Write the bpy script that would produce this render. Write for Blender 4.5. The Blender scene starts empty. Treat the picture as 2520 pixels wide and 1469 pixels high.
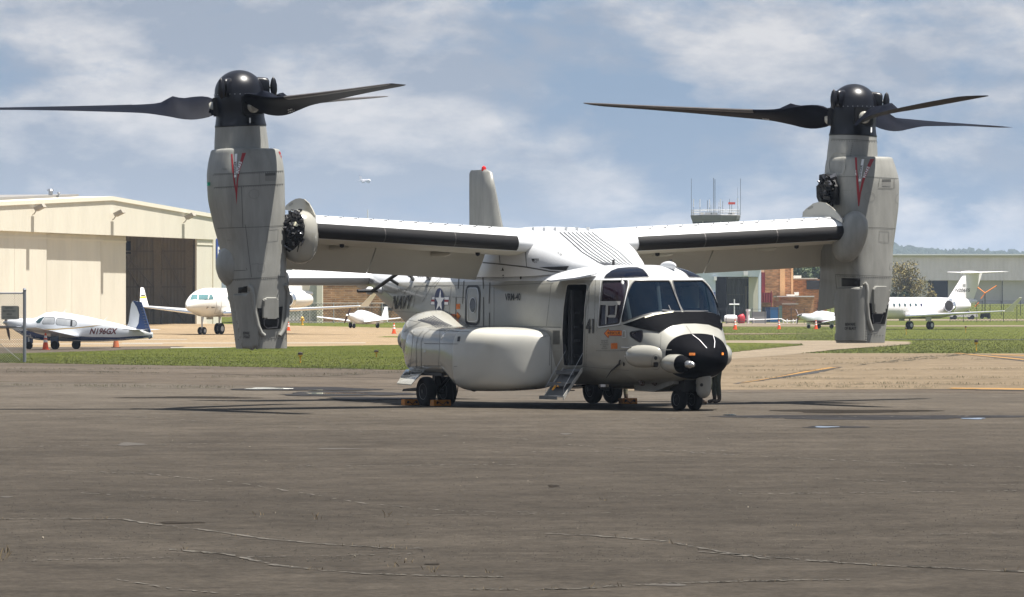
import bpy, bmesh, math, random
import numpy as np
from mathutils import Vector, Matrix, noise
from mathutils.bvhtree import BVHTree
from mathutils.geometry import delaunay_2d_cdt

R = math.radians
scn = bpy.context.scene
# ---------------------------------------------------------------- camera, light, exposure
F = 11651.4; CX = 1260.0; HV = 769.8; CAMZ = 1.893      # focal length and horizon in units of a 2520 px wide picture
cam_d = bpy.data.cameras.new('camera'); cam = bpy.data.objects.new('camera', cam_d)
scn.collection.objects.link(cam); scn.camera = cam
cam.location = (0, 0, CAMZ); cam.rotation_euler = (R(90), 0, 0)
cam_d.sensor_width = 36; cam_d.lens = 36 * F / 2520; cam_d.shift_y = (HV - 734.5) / 2520
cam_d.clip_start = 0.5; cam_d.clip_end = 30000

SUN = Vector((1.70, -0.50, 6.0)).normalized()
sun_el = math.asin(SUN.z); sun_az = math.atan2(SUN.x, SUN.y)
sd = bpy.data.lights.new('sun', 'SUN'); sd.energy = 5.0; sd.angle = R(0.53); sd.color = (1.0, 0.955, 0.89)
so = bpy.data.objects.new('sun', sd); scn.collection.objects.link(so)
so.rotation_euler = SUN.to_track_quat('Z', 'Y').to_euler()
scn.view_settings.view_transform = 'Standard'; scn.view_settings.look = 'None'
scn.view_settings.exposure = 1.2; scn.view_settings.gamma = 1.0; scn.view_settings.use_curve_mapping = False

world = bpy.data.worlds.new('World'); scn.world = world; world.use_nodes = True
nt = world.node_tree; nt.nodes.clear()
def N(nt, t, **k):
    n = nt.nodes.new(t)
    for a, b in k.items():
        if a.startswith('i_'):
            n.inputs[a[2:].replace('_', ' ')].default_value = b
        else: setattr(n, a, b)
    return n
def L(nt, a, b): nt.links.new(a, b)
sky = N(nt, 'ShaderNodeTexSky', sky_type='NISHITA', sun_disc=False, sun_elevation=sun_el, sun_rotation=sun_az,
        altitude=300, air_density=1.0, dust_density=1.6, ozone_density=1.5)
bg = N(nt, 'ShaderNodeBackground', i_Strength=0.05)
out = N(nt, 'ShaderNodeOutputWorld')
tc = N(nt, 'ShaderNodeTexCoord')
mp = N(nt, 'ShaderNodeMapping'); mp.inputs['Scale'].default_value = (1, 1, 2.3); mp.inputs['Location'].default_value = (3.1, 0.4, 0.27)
L(nt, tc.outputs['Generated'], mp.inputs['Vector'])
n1 = N(nt, 'ShaderNodeTexNoise', i_Scale=17.0, i_Detail=12.0, i_Roughness=0.6, i_Distortion=0.15); L(nt, mp.outputs[0], n1.inputs['Vector'])
n2 = N(nt, 'ShaderNodeTexNoise', i_Scale=3.6, i_Detail=4.0, i_Roughness=0.5); L(nt, mp.outputs[0], n2.inputs['Vector'])
ad = N(nt, 'ShaderNodeMath', operation='MULTIPLY_ADD'); L(nt, n2.outputs['Fac'], ad.inputs[0]); ad.inputs[1].default_value = 0.8
L(nt, n1.outputs['Fac'], ad.inputs[2])
rp = N(nt, 'ShaderNodeValToRGB'); L(nt, ad.outputs[0], rp.inputs['Fac'])
rp.color_ramp.elements[0].position = 0.80; rp.color_ramp.elements[0].color = (0, 0, 0, 1)
rp.color_ramp.elements[1].position = 0.925; rp.color_ramp.elements[1].color = (1, 1, 1, 1)
n3 = N(nt, 'ShaderNodeTexNoise', i_Scale=23.0, i_Detail=11.0, i_Roughness=0.6); L(nt, mp.outputs[0], n3.inputs['Vector'])
ccr = N(nt, 'ShaderNodeValToRGB'); L(nt, n3.outputs['Fac'], ccr.inputs['Fac'])
ccr.color_ramp.elements[0].position = 0.45; ccr.color_ramp.elements[0].color = (2.75, 3.2, 3.95, 1)
ccr.color_ramp.elements[1].position = 0.65; ccr.color_ramp.elements[1].color = (6.1, 6.0, 6.05, 1)
base = N(nt, 'ShaderNodeMix', data_type='RGBA'); base.inputs['Factor'].default_value = 0.85
L(nt, sky.outputs[0], base.inputs[6]); base.inputs[7].default_value = (1.6, 2.5, 3.95, 1)
mx = N(nt, 'ShaderNodeMix', data_type='RGBA'); L(nt, rp.outputs[0], mx.inputs['Factor'])
L(nt, base.outputs[2], mx.inputs[6]); L(nt, ccr.outputs[0], mx.inputs[7])
L(nt, mx.outputs[2], bg.inputs['Color']); L(nt, bg.outputs[0], out.inputs['Surface'])

# ---------------------------------------------------------------- helpers
RND = random.Random(7)
def g(v): return tuple(v)
def mat(name, col, rough=0.6, metal=0.0, spec=0.5, noise_amt=0.0, nscale=8.0, bump=0.0, bscale=40.0, coat=0.0, col2=None, alpha=1.0, stretch=(1, 1, 1), emis=None):
    m = bpy.data.materials.new(name); m.use_nodes = True; t = m.node_tree; b = t.nodes['Principled BSDF']
    b.inputs['Base Color'].default_value = (*col, 1); b.inputs['Roughness'].default_value = rough
    b.inputs['Metallic'].default_value = metal; b.inputs['Specular IOR Level'].default_value = spec
    b.inputs['Coat Weight'].default_value = coat; b.inputs['Coat Roughness'].default_value = 0.08
    b.inputs['Alpha'].default_value = alpha
    if noise_amt or col2 or bump:
        c = N(t, 'ShaderNodeTexCoord'); mpn = N(t, 'ShaderNodeMapping'); mpn.inputs['Scale'].default_value = stretch
        L(t, c.outputs['Object'], mpn.inputs['Vector'])
        nz = N(t, 'ShaderNodeTexNoise', i_Scale=nscale, i_Detail=6.0, i_Roughness=0.62); L(t, mpn.outputs[0], nz.inputs['Vector'])
        mxn = N(t, 'ShaderNodeMix', data_type='RGBA')
        rr = N(t, 'ShaderNodeMapRange'); rr.inputs[1].default_value = 0.3; rr.inputs[2].default_value = 0.7
        L(t, nz.outputs['Fac'], rr.inputs[0]); L(t, rr.outputs[0], mxn.inputs['Factor'])
        c2 = col2 if col2 else tuple(min(1, x * (1 + noise_amt)) for x in col)
        c1 = col if col2 else tuple(x * (1 - noise_amt) for x in col)
        mxn.inputs[6].default_value = (*c1, 1); mxn.inputs[7].default_value = (*c2, 1)
        L(t, mxn.outputs[2], b.inputs['Base Color'])
        if bump:
            nb = N(t, 'ShaderNodeTexNoise', i_Scale=bscale, i_Detail=4.0); L(t, mpn.outputs[0], nb.inputs['Vector'])
            bp = N(t, 'ShaderNodeBump', i_Strength=bump, i_Distance=0.02); L(t, nb.outputs['Fac'], bp.inputs['Height']); L(t, bp.outputs[0], b.inputs['Normal'])
    return m

def ribbed(name, col, axis, period, rough=0.5, depth=0.5, noise_amt=0.04, dark=0.9):
    """corrugated sheet metal: fine vertical ribs as relief, ribs run along z"""
    m = mat(name, col, rough, noise_amt=noise_amt, nscale=0.5, stretch=(1, 1, 0.25)); t = m.node_tree; b = t.nodes['Principled BSDF']
    c = N(t, 'ShaderNodeTexCoord'); sp = N(t, 'ShaderNodeSeparateXYZ'); L(t, c.outputs['Object'], sp.inputs[0])
    mu = N(t, 'ShaderNodeMath', operation='MULTIPLY'); L(t, sp.outputs[axis], mu.inputs[0]); mu.inputs[1].default_value = 2 * math.pi / period
    si = N(t, 'ShaderNodeMath', operation='SINE'); L(t, mu.outputs[0], si.inputs[0])
    bp = N(t, 'ShaderNodeBump', i_Strength=depth, i_Distance=0.06); L(t, si.outputs[0], bp.inputs['Height']); L(t, bp.outputs[0], b.inputs['Normal'])
    return m

def link(o, parent=None):
    scn.collection.objects.link(o)
    if parent is not None: o.parent = parent
    return o
def tag(o, label=None, cat=None, group=None, kind=None):
    if label: o['label'] = label
    if cat: o['category'] = cat
    if group: o['group'] = group
    if kind: o['kind'] = kind
    return o
def thing(name, label, cat, loc=(0, 0, 0), rz=0.0, group=None, rx=0.0):
    o = bpy.data.objects.new(name, None); o.location = loc; o.rotation_euler = (rx, 0, rz); o.empty_display_size = 0.3
    link(o); return tag(o, label, cat, group)

class MB:
    def __init__(s): s.v = []; s.f = []; s.m = []; s.mats = []
    def mi(s, m):
        if m not in s.mats: s.mats.append(m)
        return s.mats.index(m)
    def add(s, vs, fs, m=None):
        k = len(s.v); s.v += [tuple(p) for p in vs]; i = s.mi(m) if m else 0
        s.f += [tuple(a + k for a in q) for q in fs]; s.m += [i] * len(fs); return s
    def box(s, c, d, m=None, rot=None):
        vs = [Vector(((i & 1) - .5, ((i >> 1) & 1) - .5, ((i >> 2) & 1) - .5)) for i in range(8)]
        vs = [Vector((p.x * d[0], p.y * d[1], p.z * d[2])) for p in vs]
        if rot is not None: vs = [rot @ p for p in vs]
        vs = [p + Vector(c) for p in vs]
        return s.add(vs, [(0, 2, 3, 1), (4, 5, 7, 6), (0, 1, 5, 4), (2, 6, 7, 3), (0, 4, 6, 2), (1, 3, 7, 5)], m)
    def loft(s, rings, m=None, cap=(True, True), closed=True):
        n = len(rings[0]); vs = [p for r in rings for p in r]; fs = []
        for i in range(len(rings) - 1):
            for j in range(n if closed else n - 1):
                k = (j + 1) % n; fs.append((i * n + j, i * n + k, (i + 1) * n + k, (i + 1) * n + j))
        if cap[0]: fs.append(tuple(range(n))[::-1])
        if cap[1]: fs.append(tuple((len(rings) - 1) * n + j for j in range(n)))
        return s.add(vs, fs, m)
    def tube(s, pts, rad, n=8, m=None, cap=True):
        pts = [Vector(p) for p in pts]; rads = rad if isinstance(rad, (list, tuple)) else [rad] * len(pts)
        rings = []; up = Vector((0, 0, 1)); prev = None
        for i, p in enumerate(pts):
            d = (pts[min(i + 1, len(pts) - 1)] - pts[max(i - 1, 0)])
            d = d.normalized() if d.length > 1e-9 else Vector((0, 0, 1))
            if prev is None:
                a = d.cross(up if abs(d.z) < .95 else Vector((1, 0, 0))).normalized()
            else:
                a = (prev - d * prev.dot(d)); a = a.normalized() if a.length > 1e-6 else d.orthogonal().normalized()
            prev = a; b = d.cross(a)
            rings.append([p + (a * math.cos(2 * math.pi * j / n) + b * math.sin(2 * math.pi * j / n)) * rads[i] for j in range(n)])
        return s.loft(rings, m, (cap, cap))
    def revolve(s, prof, origin, axis, n=24, m=None):
        """prof: list of (t along axis, radius)"""
        ax = Vector(axis).normalized(); a = ax.orthogonal().normalized(); b = ax.cross(a); o = Vector(origin)
        rings = [[o + ax * t + (a * math.cos(2 * math.pi * j / n) + b * math.sin(2 * math.pi * j / n)) * max(r, 1e-4) for j in range(n)] for t, r in prof]
        return s.loft(rings, m, (True, True))
    def prism(s, poly, h0, h1, fn, m=None):
        """poly: 2D outline, fn(a,b,h) -> 3D"""
        n = len(poly); return s.loft([[fn(a, b, h) for a, b in poly] for h in (h0, h1)], m)
    def build(s, name, m=None, parent=None, smooth=False, auto=None, **tags):
        me = bpy.data.meshes.new(name); me.from_pydata(s.v, [], s.f)
        if m is not None and not s.mats: s.mats = [m]
        elif m is not None and None in s.mats: s.mats = [m if q is None else q for q in s.mats]
        for q in s.mats: me.materials.append(q)
        if len(s.mats) > 1: me.polygons.foreach_set('material_index', s.m)
        bm = bmesh.new(); bm.from_mesh(me); bmesh.ops.recalc_face_normals(bm, faces=bm.faces)
        if smooth:
            ang = auto if auto is not None else R(40)
            for f in bm.faces: f.smooth = True
            for e in bm.edges:
                if len(e.link_faces) != 2 or e.calc_face_angle(0) > ang: e.smooth = False
        bm.to_mesh(me); bm.free()
        o = bpy.data.objects.new(name, me); link(o, parent); tag(o, **tags)
        return o

def sell(n, e):
    out = []
    for j in range(n):
        t = 2 * math.pi * j / n; c, s_ = math.cos(t), math.sin(t)
        out.append((math.copysign(abs(c) ** (2 / e), c), math.copysign(abs(s_) ** (2 / e), s_)))
    return out
def interp(tab, x):
    """piecewise smooth (monotone cubic-ish) interpolation of rows (x, a, b, ...)"""
    tab = sorted(tab); xs = [r[0] for r in tab]
    if x <= xs[0]: return tab[0][1:]
    if x >= xs[-1]: return tab[-1][1:]
    i = max(k for k in range(len(xs) - 1) if xs[k] <= x); h = xs[i + 1] - xs[i]; t = (x - xs[i]) / h
    res = []
    for c in range(1, len(tab[0])):
        y0, y1 = tab[i][c], tab[i + 1][c]; d = (y1 - y0) / h
        def slope(k):
            if k <= 0 or k >= len(xs) - 1: return None
            a = (tab[k][c] - tab[k - 1][c]) / (xs[k] - xs[k - 1]); b = (tab[k + 1][c] - tab[k][c]) / (xs[k + 1] - xs[k])
            return 0.0 if a * b <= 0 else 2 * a * b / (a + b)
        m0 = slope(i); m1 = slope(i + 1); m0 = d if m0 is None else m0; m1 = d if m1 is None else m1
        res.append((2 * t**3 - 3 * t**2 + 1) * y0 + (t**3 - 2 * t**2 + t) * h * m0 + (-2 * t**3 + 3 * t**2) * y1 + (t**3 - t**2) * h * m1)
    return res
def W(u, v, Y): return Vector(((u - CX) / F * Y, Y, CAMZ - (v - HV) / F * Y))
def G(u, v):
    Y = CAMZ * F / (v - HV); return ((u - CX) / F * Y, Y)

# ---- things painted or let into a curved surface: found on that surface along sight lines of the survey camera
class Surf:
    def __init__(s, objs, root):
        s.inv = root.matrix_world.inverted() if root else Matrix(); vs = []; fs = []
        for o in objs:
            k = len(vs); vs += [v.co.copy() for v in o.data.vertices]; fs += [tuple(i + k for i in p.vertices) for p in o.data.polygons]
        s.b = BVHTree.FromPolygons(vs, fs); s.o = s.inv @ Vector((0, 0, CAMZ))
    def hit(s, u, v, off=0.0):
        d = (s.inv.to_3x3() @ Vector(((u - CX) / F, 1.0, -(v - HV) / F))).normalized()
        p, n, i, dist = s.b.ray_cast(s.o, d)
        if p is None: return None
        if n.dot(d) > 0: n = -n
        return p + n * off
    def hitn(s, u, v):
        d = (s.inv.to_3x3() @ Vector(((u - CX) / F, 1.0, -(v - HV) / F))).normalized()
        p, n, i, dist = s.b.ray_cast(s.o, d)
        if p is not None and n.dot(d) > 0: n = -n
        return p, n
def round_poly(pts, r, k=4):
    out = []; n = len(pts)
    for i in range(n):
        p = Vector(pts[i]); a = Vector(pts[i - 1]) - p; b = Vector(pts[(i + 1) % n]) - p
        ra = min(r, a.length * .48, b.length * .48); a = p + a.normalized() * ra; b = p + b.normalized() * ra
        for j in range(k + 1):
            t = j / k; out.append(tuple((a * (1 - t) + p * t) * (1 - t) + (p * (1 - t) + b * t) * t))
    return out
def dens(poly, step):
    out = []; n = len(poly)
    for i in range(n):
        a = Vector(poly[i]); b = Vector(poly[(i + 1) % n]); k = max(1, int((b - a).length / step))
        out += [tuple(a + (b - a) * (j / k)) for j in range(k)]
    return out
def cdt(loops, step):
    """triangulate outline (and holes, even-odd) with interior points"""
    pts = []; edges = []
    for lp in loops:
        lp = dens(lp, step); k = len(pts); pts += lp; edges += [(k + i, k + (i + 1) % len(lp)) for i in range(len(lp))]
    xs = [p[0] for p in pts]; ys = [p[1] for p in pts]
    def inside(x, y):
        c = False
        for a, b in edges:
            x0, y0 = pts[a]; x1, y1 = pts[b]
            if (y0 > y) != (y1 > y) and x < (x1 - x0) * (y - y0) / (y1 - y0) + x0: c = not c
        return c
    base = list(pts); x = min(xs) + step * .5
    while x < max(xs):
        y = min(ys) + step * .5
        while y < max(ys):
            if inside(x, y): base.append((x, y))
            y += step
        x += step
    V, E_, Fc = delaunay_2d_cdt([Vector(p) for p in base], edges, [], 0, 1e-5)[:3]
    Fc = [f for f in Fc if inside(sum(V[i].x for i in f) / len(f), sum(V[i].y for i in f) / len(f))]
    return V, Fc
def decal(surf, loops, name, m, parent, off=0.006, step=4.0, mirror=False, flip_only=False, **tags):
    V, Fc = cdt(loops, step); P = [surf.hit(p.x, p.y, off) for p in V]
    Fc = [f for f in Fc if all(P[i] is not None for i in f) and max((P[f[a]] - P[f[a - 1]]).length for a in range(len(f))) < 0.6]
    P = [p if p is not None else Vector() for p in P]
    res = []
    for my in ((1, -1) if mirror else (1,)):
        b = MB(); used = sorted({i for f in Fc for i in f}); mp_ = {i: k for k, i in enumerate(used)}
        b.add([(P[i].x, P[i].y * my, P[i].z) for i in used], [tuple(mp_[i] for i in f) for f in Fc])
        if b.f: res.append(b.build(name, m, parent, smooth=True, **tags))
    return res
def stroke(surf, pts, w, name, m, parent, off=0.006, step=5.0, closed=False, mirror=False, b=None, **tags):
    """thin line of width w (metres) on a surface through picture points"""
    q = [];
    pp = list(pts) + ([pts[0]] if closed else [])
    for i in range(len(pp) - 1):
        a = Vector(pp[i]); c = Vector(pp[i + 1]); k = max(1, int((c - a).length / step))
        q += [a + (c - a) * (j / k) for j in range(k)]
    q.append(Vector(pp[-1])); own = b is None; b = b or MB(); prev = None
    H_ = [surf.hitn(*x) for x in q]
    for i in range(len(H_)):
        p, n = H_[i]
        if p is None: prev = None; continue
        j = i + 1 if i + 1 < len(H_) and H_[i + 1][0] is not None else i - 1
        if j < 0 or H_[j][0] is None: continue
        d = (H_[j][0] - p) * (1 if j > i else -1)
        if d.length > .5: prev = None; continue
        sd_ = d.cross(n).normalized() * w / 2; cur = (p + n * off - sd_, p + n * off + sd_)
        if prev:
            b.add([prev[0], prev[1], cur[1], cur[0]], [(0, 1, 2, 3)])
        prev = cur
    if own and b.f:
        if mirror: MB().add([(x, -y, z) for x, y, z in b.v], b.f).build(name, m, parent, **tags)
        return b.build(name, m, parent, **tags)
    return b
def text_shape(s, bold=0.0):
    c = bpy.data.curves.new('t', 'FONT'); c.body = s; c.offset = bold; c.resolution_u = 3; o = bpy.data.objects.new('t', c); scn.collection.objects.link(o)
    dg = bpy.context.evaluated_depsgraph_get(); me = bpy.data.meshes.new_from_object(o.evaluated_get(dg))
    bm = bmesh.new(); bm.from_mesh(me); bmesh.ops.triangulate(bm, faces=bm.faces)
    bm.verts.ensure_lookup_table()
    vs = [(v.co.x, v.co.y) for v in bm.verts]; fs = [tuple(v.index for v in f.verts) for f in bm.faces]; bm.free()
    bpy.data.objects.remove(o); bpy.data.meshes.remove(me); bpy.data.curves.remove(c)
    x0 = min(v[0] for v in vs); x1 = max(v[0] for v in vs); y0 = min(v[1] for v in vs); y1 = max(v[1] for v in vs)
    return [((a - x0) / (x1 - x0), (b - y0) / (y1 - y0)) for a, b in vs], fs
def text_decal(surf, s, p0, p1, up, name, m, parent, off=0.008, bold=0.0, **tags):
    """p0,p1: baseline ends, up: vector of the letter height, all in picture coordinates"""
    vs, fs = text_shape(s, bold); p0 = Vector(p0); dx = Vector(p1) - p0; dy = Vector(up); P = [surf.hit(*(p0 + dx * a + dy * b), off) for a, b in vs]
    fs = [f for f in fs if all(P[i] is not None for i in f)]
    if not fs: return None
    b = MB(); b.add([p if p is not None else Vector() for p in P], fs); return b.build(name, m, parent, **tags)
def text_flat(s, w, h, place, name, m, parent, bold=0.0, **tags):
    vs, fs = text_shape(s, bold); b = MB(); b.add([place(a * w, c * h) for a, c in vs], fs); return b.build(name, m, parent, **tags)
def text3(s, o, ex, ey, name, m, parent, bold=0.0, **tags):
    o, ex, ey = Vector(o), Vector(ex), Vector(ey); return text_flat(s, 1, 1, lambda a, b: o + ex * a + ey * b, name, m, parent, bold, **tags)
def copy_thing(root, loc, rz=None, label=None):
    r = root.copy(); link(r); r.location = loc
    if rz is not None: r.rotation_euler = (0, 0, rz)
    if label: r['label'] = label
    for ch in list(root.children):
        c = ch.copy(); link(c, r)
        for gch in list(ch.children): link(gch.copy(), c)
    return r
def boolean(o, cutter, op='DIFFERENCE'):
    md = o.modifiers.new('b', 'BOOLEAN'); md.operation = op; md.object = cutter; md.solver = 'EXACT'; md.material_mode = 'TRANSFER'
    dg = bpy.context.evaluated_depsgraph_get(); me = bpy.data.meshes.new_from_object(o.evaluated_get(dg))
    o.modifiers.clear(); old = o.data; o.data = me; bpy.data.meshes.remove(old)
    bpy.data.objects.remove(cutter)
# ---------------------------------------------------------------- materials of the aircraft
def fus_mat():
    m = mat('navy_grey_white_paint', (0.33, 0.335, 0.325), 0.28, coat=0.35); t = m.node_tree; b = t.nodes['Principled BSDF']
    c = N(t, 'ShaderNodeTexCoord'); sp = N(t, 'ShaderNodeSeparateXYZ'); L(t, c.outputs['Object'], sp.inputs[0])
    gt = N(t, 'ShaderNodeMath', operation='GREATER_THAN'); L(t, sp.outputs[2], gt.inputs[0]); gt.inputs[1].default_value = 2.545
    nz = N(t, 'ShaderNodeTexNoise', i_Scale=2.2, i_Detail=7.0, i_Roughness=0.6); L(t, c.outputs['Object'], nz.inputs['Vector'])
    rr = N(t, 'ShaderNodeMapRange'); rr.inputs[1].default_value = .3; rr.inputs[2].default_value = .7; rr.inputs[3].default_value = .9; rr.inputs[4].default_value = 1.05
    L(t, nz.outputs['Fac'], rr.inputs[0])
    mx_ = N(t, 'ShaderNodeMix', data_type='RGBA'); L(t, gt.outputs[0], mx_.inputs['Factor'])
    mx_.inputs[6].default_value = (0.30, 0.293, 0.258, 1); mx_.inputs[7].default_value = (0.58, 0.59, 0.6, 1)
    ml = N(t, 'ShaderNodeMix', data_type='RGBA', blend_type='MULTIPLY'); ml.inputs['Factor'].default_value = 1
    L(t, mx_.outputs[2], ml.inputs[6]); L(t, rr.outputs[0], ml.inputs[7]); L(t, ml.outputs[2], b.inputs['Base Color'])
    nb = N(t, 'ShaderNodeTexNoise', i_Scale=1.6, i_Detail=2.0); L(t, c.outputs['Object'], nb.inputs['Vector'])
    bp = N(t, 'ShaderNodeBump', i_Strength=0.25, i_Distance=0.02); L(t, nb.outputs['Fac'], bp.inputs['Height']); L(t, bp.outputs[0], b.inputs['Normal'])
    return m
M_FUS = fus_mat()
M_GREY = mat('navy_grey_paint', (0.245, 0.243, 0.222), 0.45, noise_amt=0.17, nscale=3.2, coat=0.1, bump=0.1, bscale=1.5, stretch=(1.6, 1.6, 0.35))
M_GLOSS = mat('glossy_grey_paint', (0.31, 0.30, 0.262), 0.18, noise_amt=0.05, nscale=1.5, coat=0.5, bump=0.15, bscale=1.3)
M_PALE = mat('sunlit_grey_paint', (0.50, 0.49, 0.44), 0.24, noise_amt=.05, nscale=1.2, coat=.3, bump=.12, bscale=1.2)  # the grey paint made paler: sunlight on the sponson nose put into the colour
M_WHITE = mat('white_topside_paint', (0.58, 0.59, 0.6), 0.4, noise_amt=0.04, nscale=1.2, coat=0.2)
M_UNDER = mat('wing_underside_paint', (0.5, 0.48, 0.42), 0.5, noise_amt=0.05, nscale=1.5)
M_BLK = mat('matt_black_paint', (0.003, 0.0032, 0.0045), 0.65, spec=.03, noise_amt=0.25, nscale=3)
M_HUB = mat('rotor_hub_black', (0.005, 0.0055, 0.009), 0.33, spec=.4, noise_amt=0.2, nscale=4)
M_BOOT = mat('deice_boot_rubber', (0.009, 0.0085, 0.009), 0.55, spec=.3, noise_amt=0.35, nscale=2.0, stretch=(1, .3, 3))
M_BLADE = mat('rotor_blade_black', (0.0035, 0.0045, 0.009), 0.55, spec=.05, noise_amt=0.25, nscale=3)
M_LE = mat('worn_titanium_edge', (0.075, 0.068, 0.066), 0.5, metal=0.3, noise_amt=0.2, nscale=6)
M_TYRE = mat('tyre_rubber', (0.009, 0.009, 0.01), 0.8, spec=.2, noise_amt=0.2)
M_RIM = mat('wheel_rim_grey', (0.25, 0.26, 0.27), 0.45, metal=0.3, noise_amt=0.1)
M_METAL = mat('bare_metal', (0.5, 0.5, 0.5), 0.3, metal=0.9)
M_DARK = mat('dark_mechanical', (0.008, 0.008, 0.009), 0.45, spec=.3, noise_amt=0.5, nscale=9)
M_PIPE = mat('oily_fittings', (0.12, 0.12, 0.13), 0.3, metal=0.6, noise_amt=0.4, nscale=9)
M_CREAM = mat('primer_cream', (0.8, 0.76, 0.56), 0.6)
M_LINE = mat('panel_seam', (0.085, 0.085, 0.08), 0.7)
M_VG = mat('vortex_tab', (.10, .10, .10), .6)
M_LINEL = mat('panel_seam_faint', (0.2, 0.198, 0.185), 0.7)
M_STRIPE = mat('walkway_stripe', (0.04, 0.042, 0.05), 0.8)
M_RED = mat('warning_red', (0.28, 0.015, 0.02), 0.45)
M_MARKB = mat('marking_black', (0.02, 0.02, 0.022), 0.55)
M_MARKW = mat('marking_white', (0.78, 0.78, 0.78), 0.5)
M_NAVY = mat('insignia_navy', (0.018, 0.024, 0.07), 0.4)
M_ORANGE = mat('rescue_orange', (0.72, 0.2, 0.015), 0.5)
M_INT = mat('cabin_interior', (0.045, 0.047, 0.05), 0.7, noise_amt=0.3, nscale=5)
M_INTL = mat('cockpit_trim', (0.75, 0.75, 0.70), 0.7)
M_STEP = mat('airstair_metal', (0.10, 0.105, 0.11), 0.5, metal=0.2, noise_amt=0.15)
def glass_mat(name, tint, a, rough=0.03):
    m = bpy.data.materials.new(name); m.use_nodes = True; t = m.node_tree; b = t.nodes['Principled BSDF']
    b.inputs['Base Color'].default_value = (*tint, 1); b.inputs['Roughness'].default_value = rough; b.inputs['Specular IOR Level'].default_value = 0.45
    tr = N(t, 'ShaderNodeBsdfTransparent'); tr.inputs[0].default_value = (0.62, 0.72, 0.78, 1); ms = N(t, 'ShaderNodeMixShader'); ms.inputs[0].default_value = a
    L(t, tr.outputs[0], ms.inputs[1]); L(t, b.outputs[0], ms.inputs[2]); L(t, ms.outputs[0], t.nodes['Material Output'].inputs['Surface']); return m
M_GLASS = glass_mat('windscreen_glass', (0.002, 0.007, 0.016), 0.74)
M_GLASSP = glass_mat('tinted_side_glass', (0.022, 0.012, 0.02), 0.72)
M_GLASSD = mat('overhead_tinted_glass', (0.0012, 0.002, 0.008), 0.08, spec=0.3)

# ---------------------------------------------------------------- the tiltrotor
AX, AY, APSI = 0.1744, 97.662, 0.5104
AC = thing('tiltrotor_aircraft', 'large grey and white navy tiltrotor on the apron with upright engine pods and black rotors', 'aircraft',
           (AX, AY, -0.005), math.atan2(-math.cos(APSI), math.sin(APSI)), rx=0.0)
bpy.context.view_layer.update()
AC.matrix_world = Matrix.Translation((AX, AY, -0.005)) @ Matrix.Rotation(math.atan2(-math.cos(APSI), math.sin(APSI)), 4, 'Z') @ Matrix.Rotation(0.0048, 4, 'X')
bpy.context.view_layer.update()
def sc(s_, ox, oy):     # reader for enlarged survey crops -> picture coordinates
    return lambda *q: [((ox + q[i] / s_) / 1.6254, (oy + q[i + 1] / s_) / 1.6254) for i in range(0, len(q), 2)]
zW = sc(4.846, 2400, 1030); zN = sc(3.866, 2400, 1280); z5 = sc(2.16, 2100, 1000); z4 = sc(2.099, 1500, 950); zS = sc(3.193, 1560, 1180)
z3 = sc(2.26, 1100, 750); z2 = sc(1.7486, 700, 600); z8 = sc(1.6317, 3150, 500); z6 = sc(1.9385, 2200, 700)

def r3(q, y):
    u, v = q; k = (u - CX) / F; s_, c_ = math.sin(APSI), math.cos(APSI); x = (k * (AY + y * s_) - AX - y * c_) / (s_ + k * c_); Y = AY - x * c_ + y * s_
    return Vector((x, y, CAMZ - (v - HV) / F * Y - y * .0048 + .005))
FT = [(-7.35, 2.50, 2.82, .10, 2.2), (-6.9, 2.42, 2.86, .30, 2.4), (-6.4, 2.37, 2.87, .48, 2.6), (-5.8, 2.31, 2.87, .66, 2.8), (-5.1, 2.24, 2.86, .84, 3.0),
      (-4.3, 2.0, 2.82, 1.02, 3.2), (-3.2, 1.58, 2.81, 1.17, 3.3), (-2.2, 1.12, 2.81, 1.24, 3.4), (-1.2, .7, 2.82, 1.27, 3.4), (-.4, .5, 2.82, 1.27, 3.8),
      (1, .46, 2.83, 1.27, 4.0), (2.6, .46, 2.84, 1.27, 3.9), (4.6, .46, 2.85, 1.265, 3.4), (5.2, .47, 2.83, 1.24, 3.4), (5.5, .49, 2.79, 1.2, 3.4), (5.75, .5, 2.72, 1.165, 3.4),
      (5.9, .5, 2.64, 1.14, 3.4), (6.0, .51, 2.54, 1.115, 3.3), (6.2, .53, 2.23, 1.06, 3.1), (6.42, .55, 1.95, .97, 2.9), (6.7, .58, 1.71, .845, 2.7),
      (6.95, .62, 1.50, .70, 2.5), (7.15, .67, 1.42, .60, 2.4), (7.35, .74, 1.30, .45, 2.3), (7.48, .82, 1.19, .29, 2.2), (7.56, .98, 1.04, .04, 2)]
def fring(x, n=64, ins=0.0, floor=None):
    zb, zt, b, e = interp(FT, x); zc = (zb + zt) / 2; h = (zt - zb) / 2 - ins; b -= ins
    r = [(x, b * c, zc + h * s_) for c, s_ in sell(n, e)]
    if floor is not None: r = [(p[0], p[1], max(p[2], floor)) for p in r]
    return r
xs = [-7.35 + i * 0.25 for i in range(43)] ; xs = [x for x in xs if x < 3.4] + [3.4 + i * .12 for i in range(18)] + [5.56 + i * .06 for i in range(24)]
xs = [x for x in xs if x < 6.94] + [6.95]
b = MB(); b.loft([fring(x) for x in xs]); fus = b.build('fuselage', M_FUS, AC, smooth=True, auto=R(50))
S0 = Surf([fus], AC)
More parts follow.
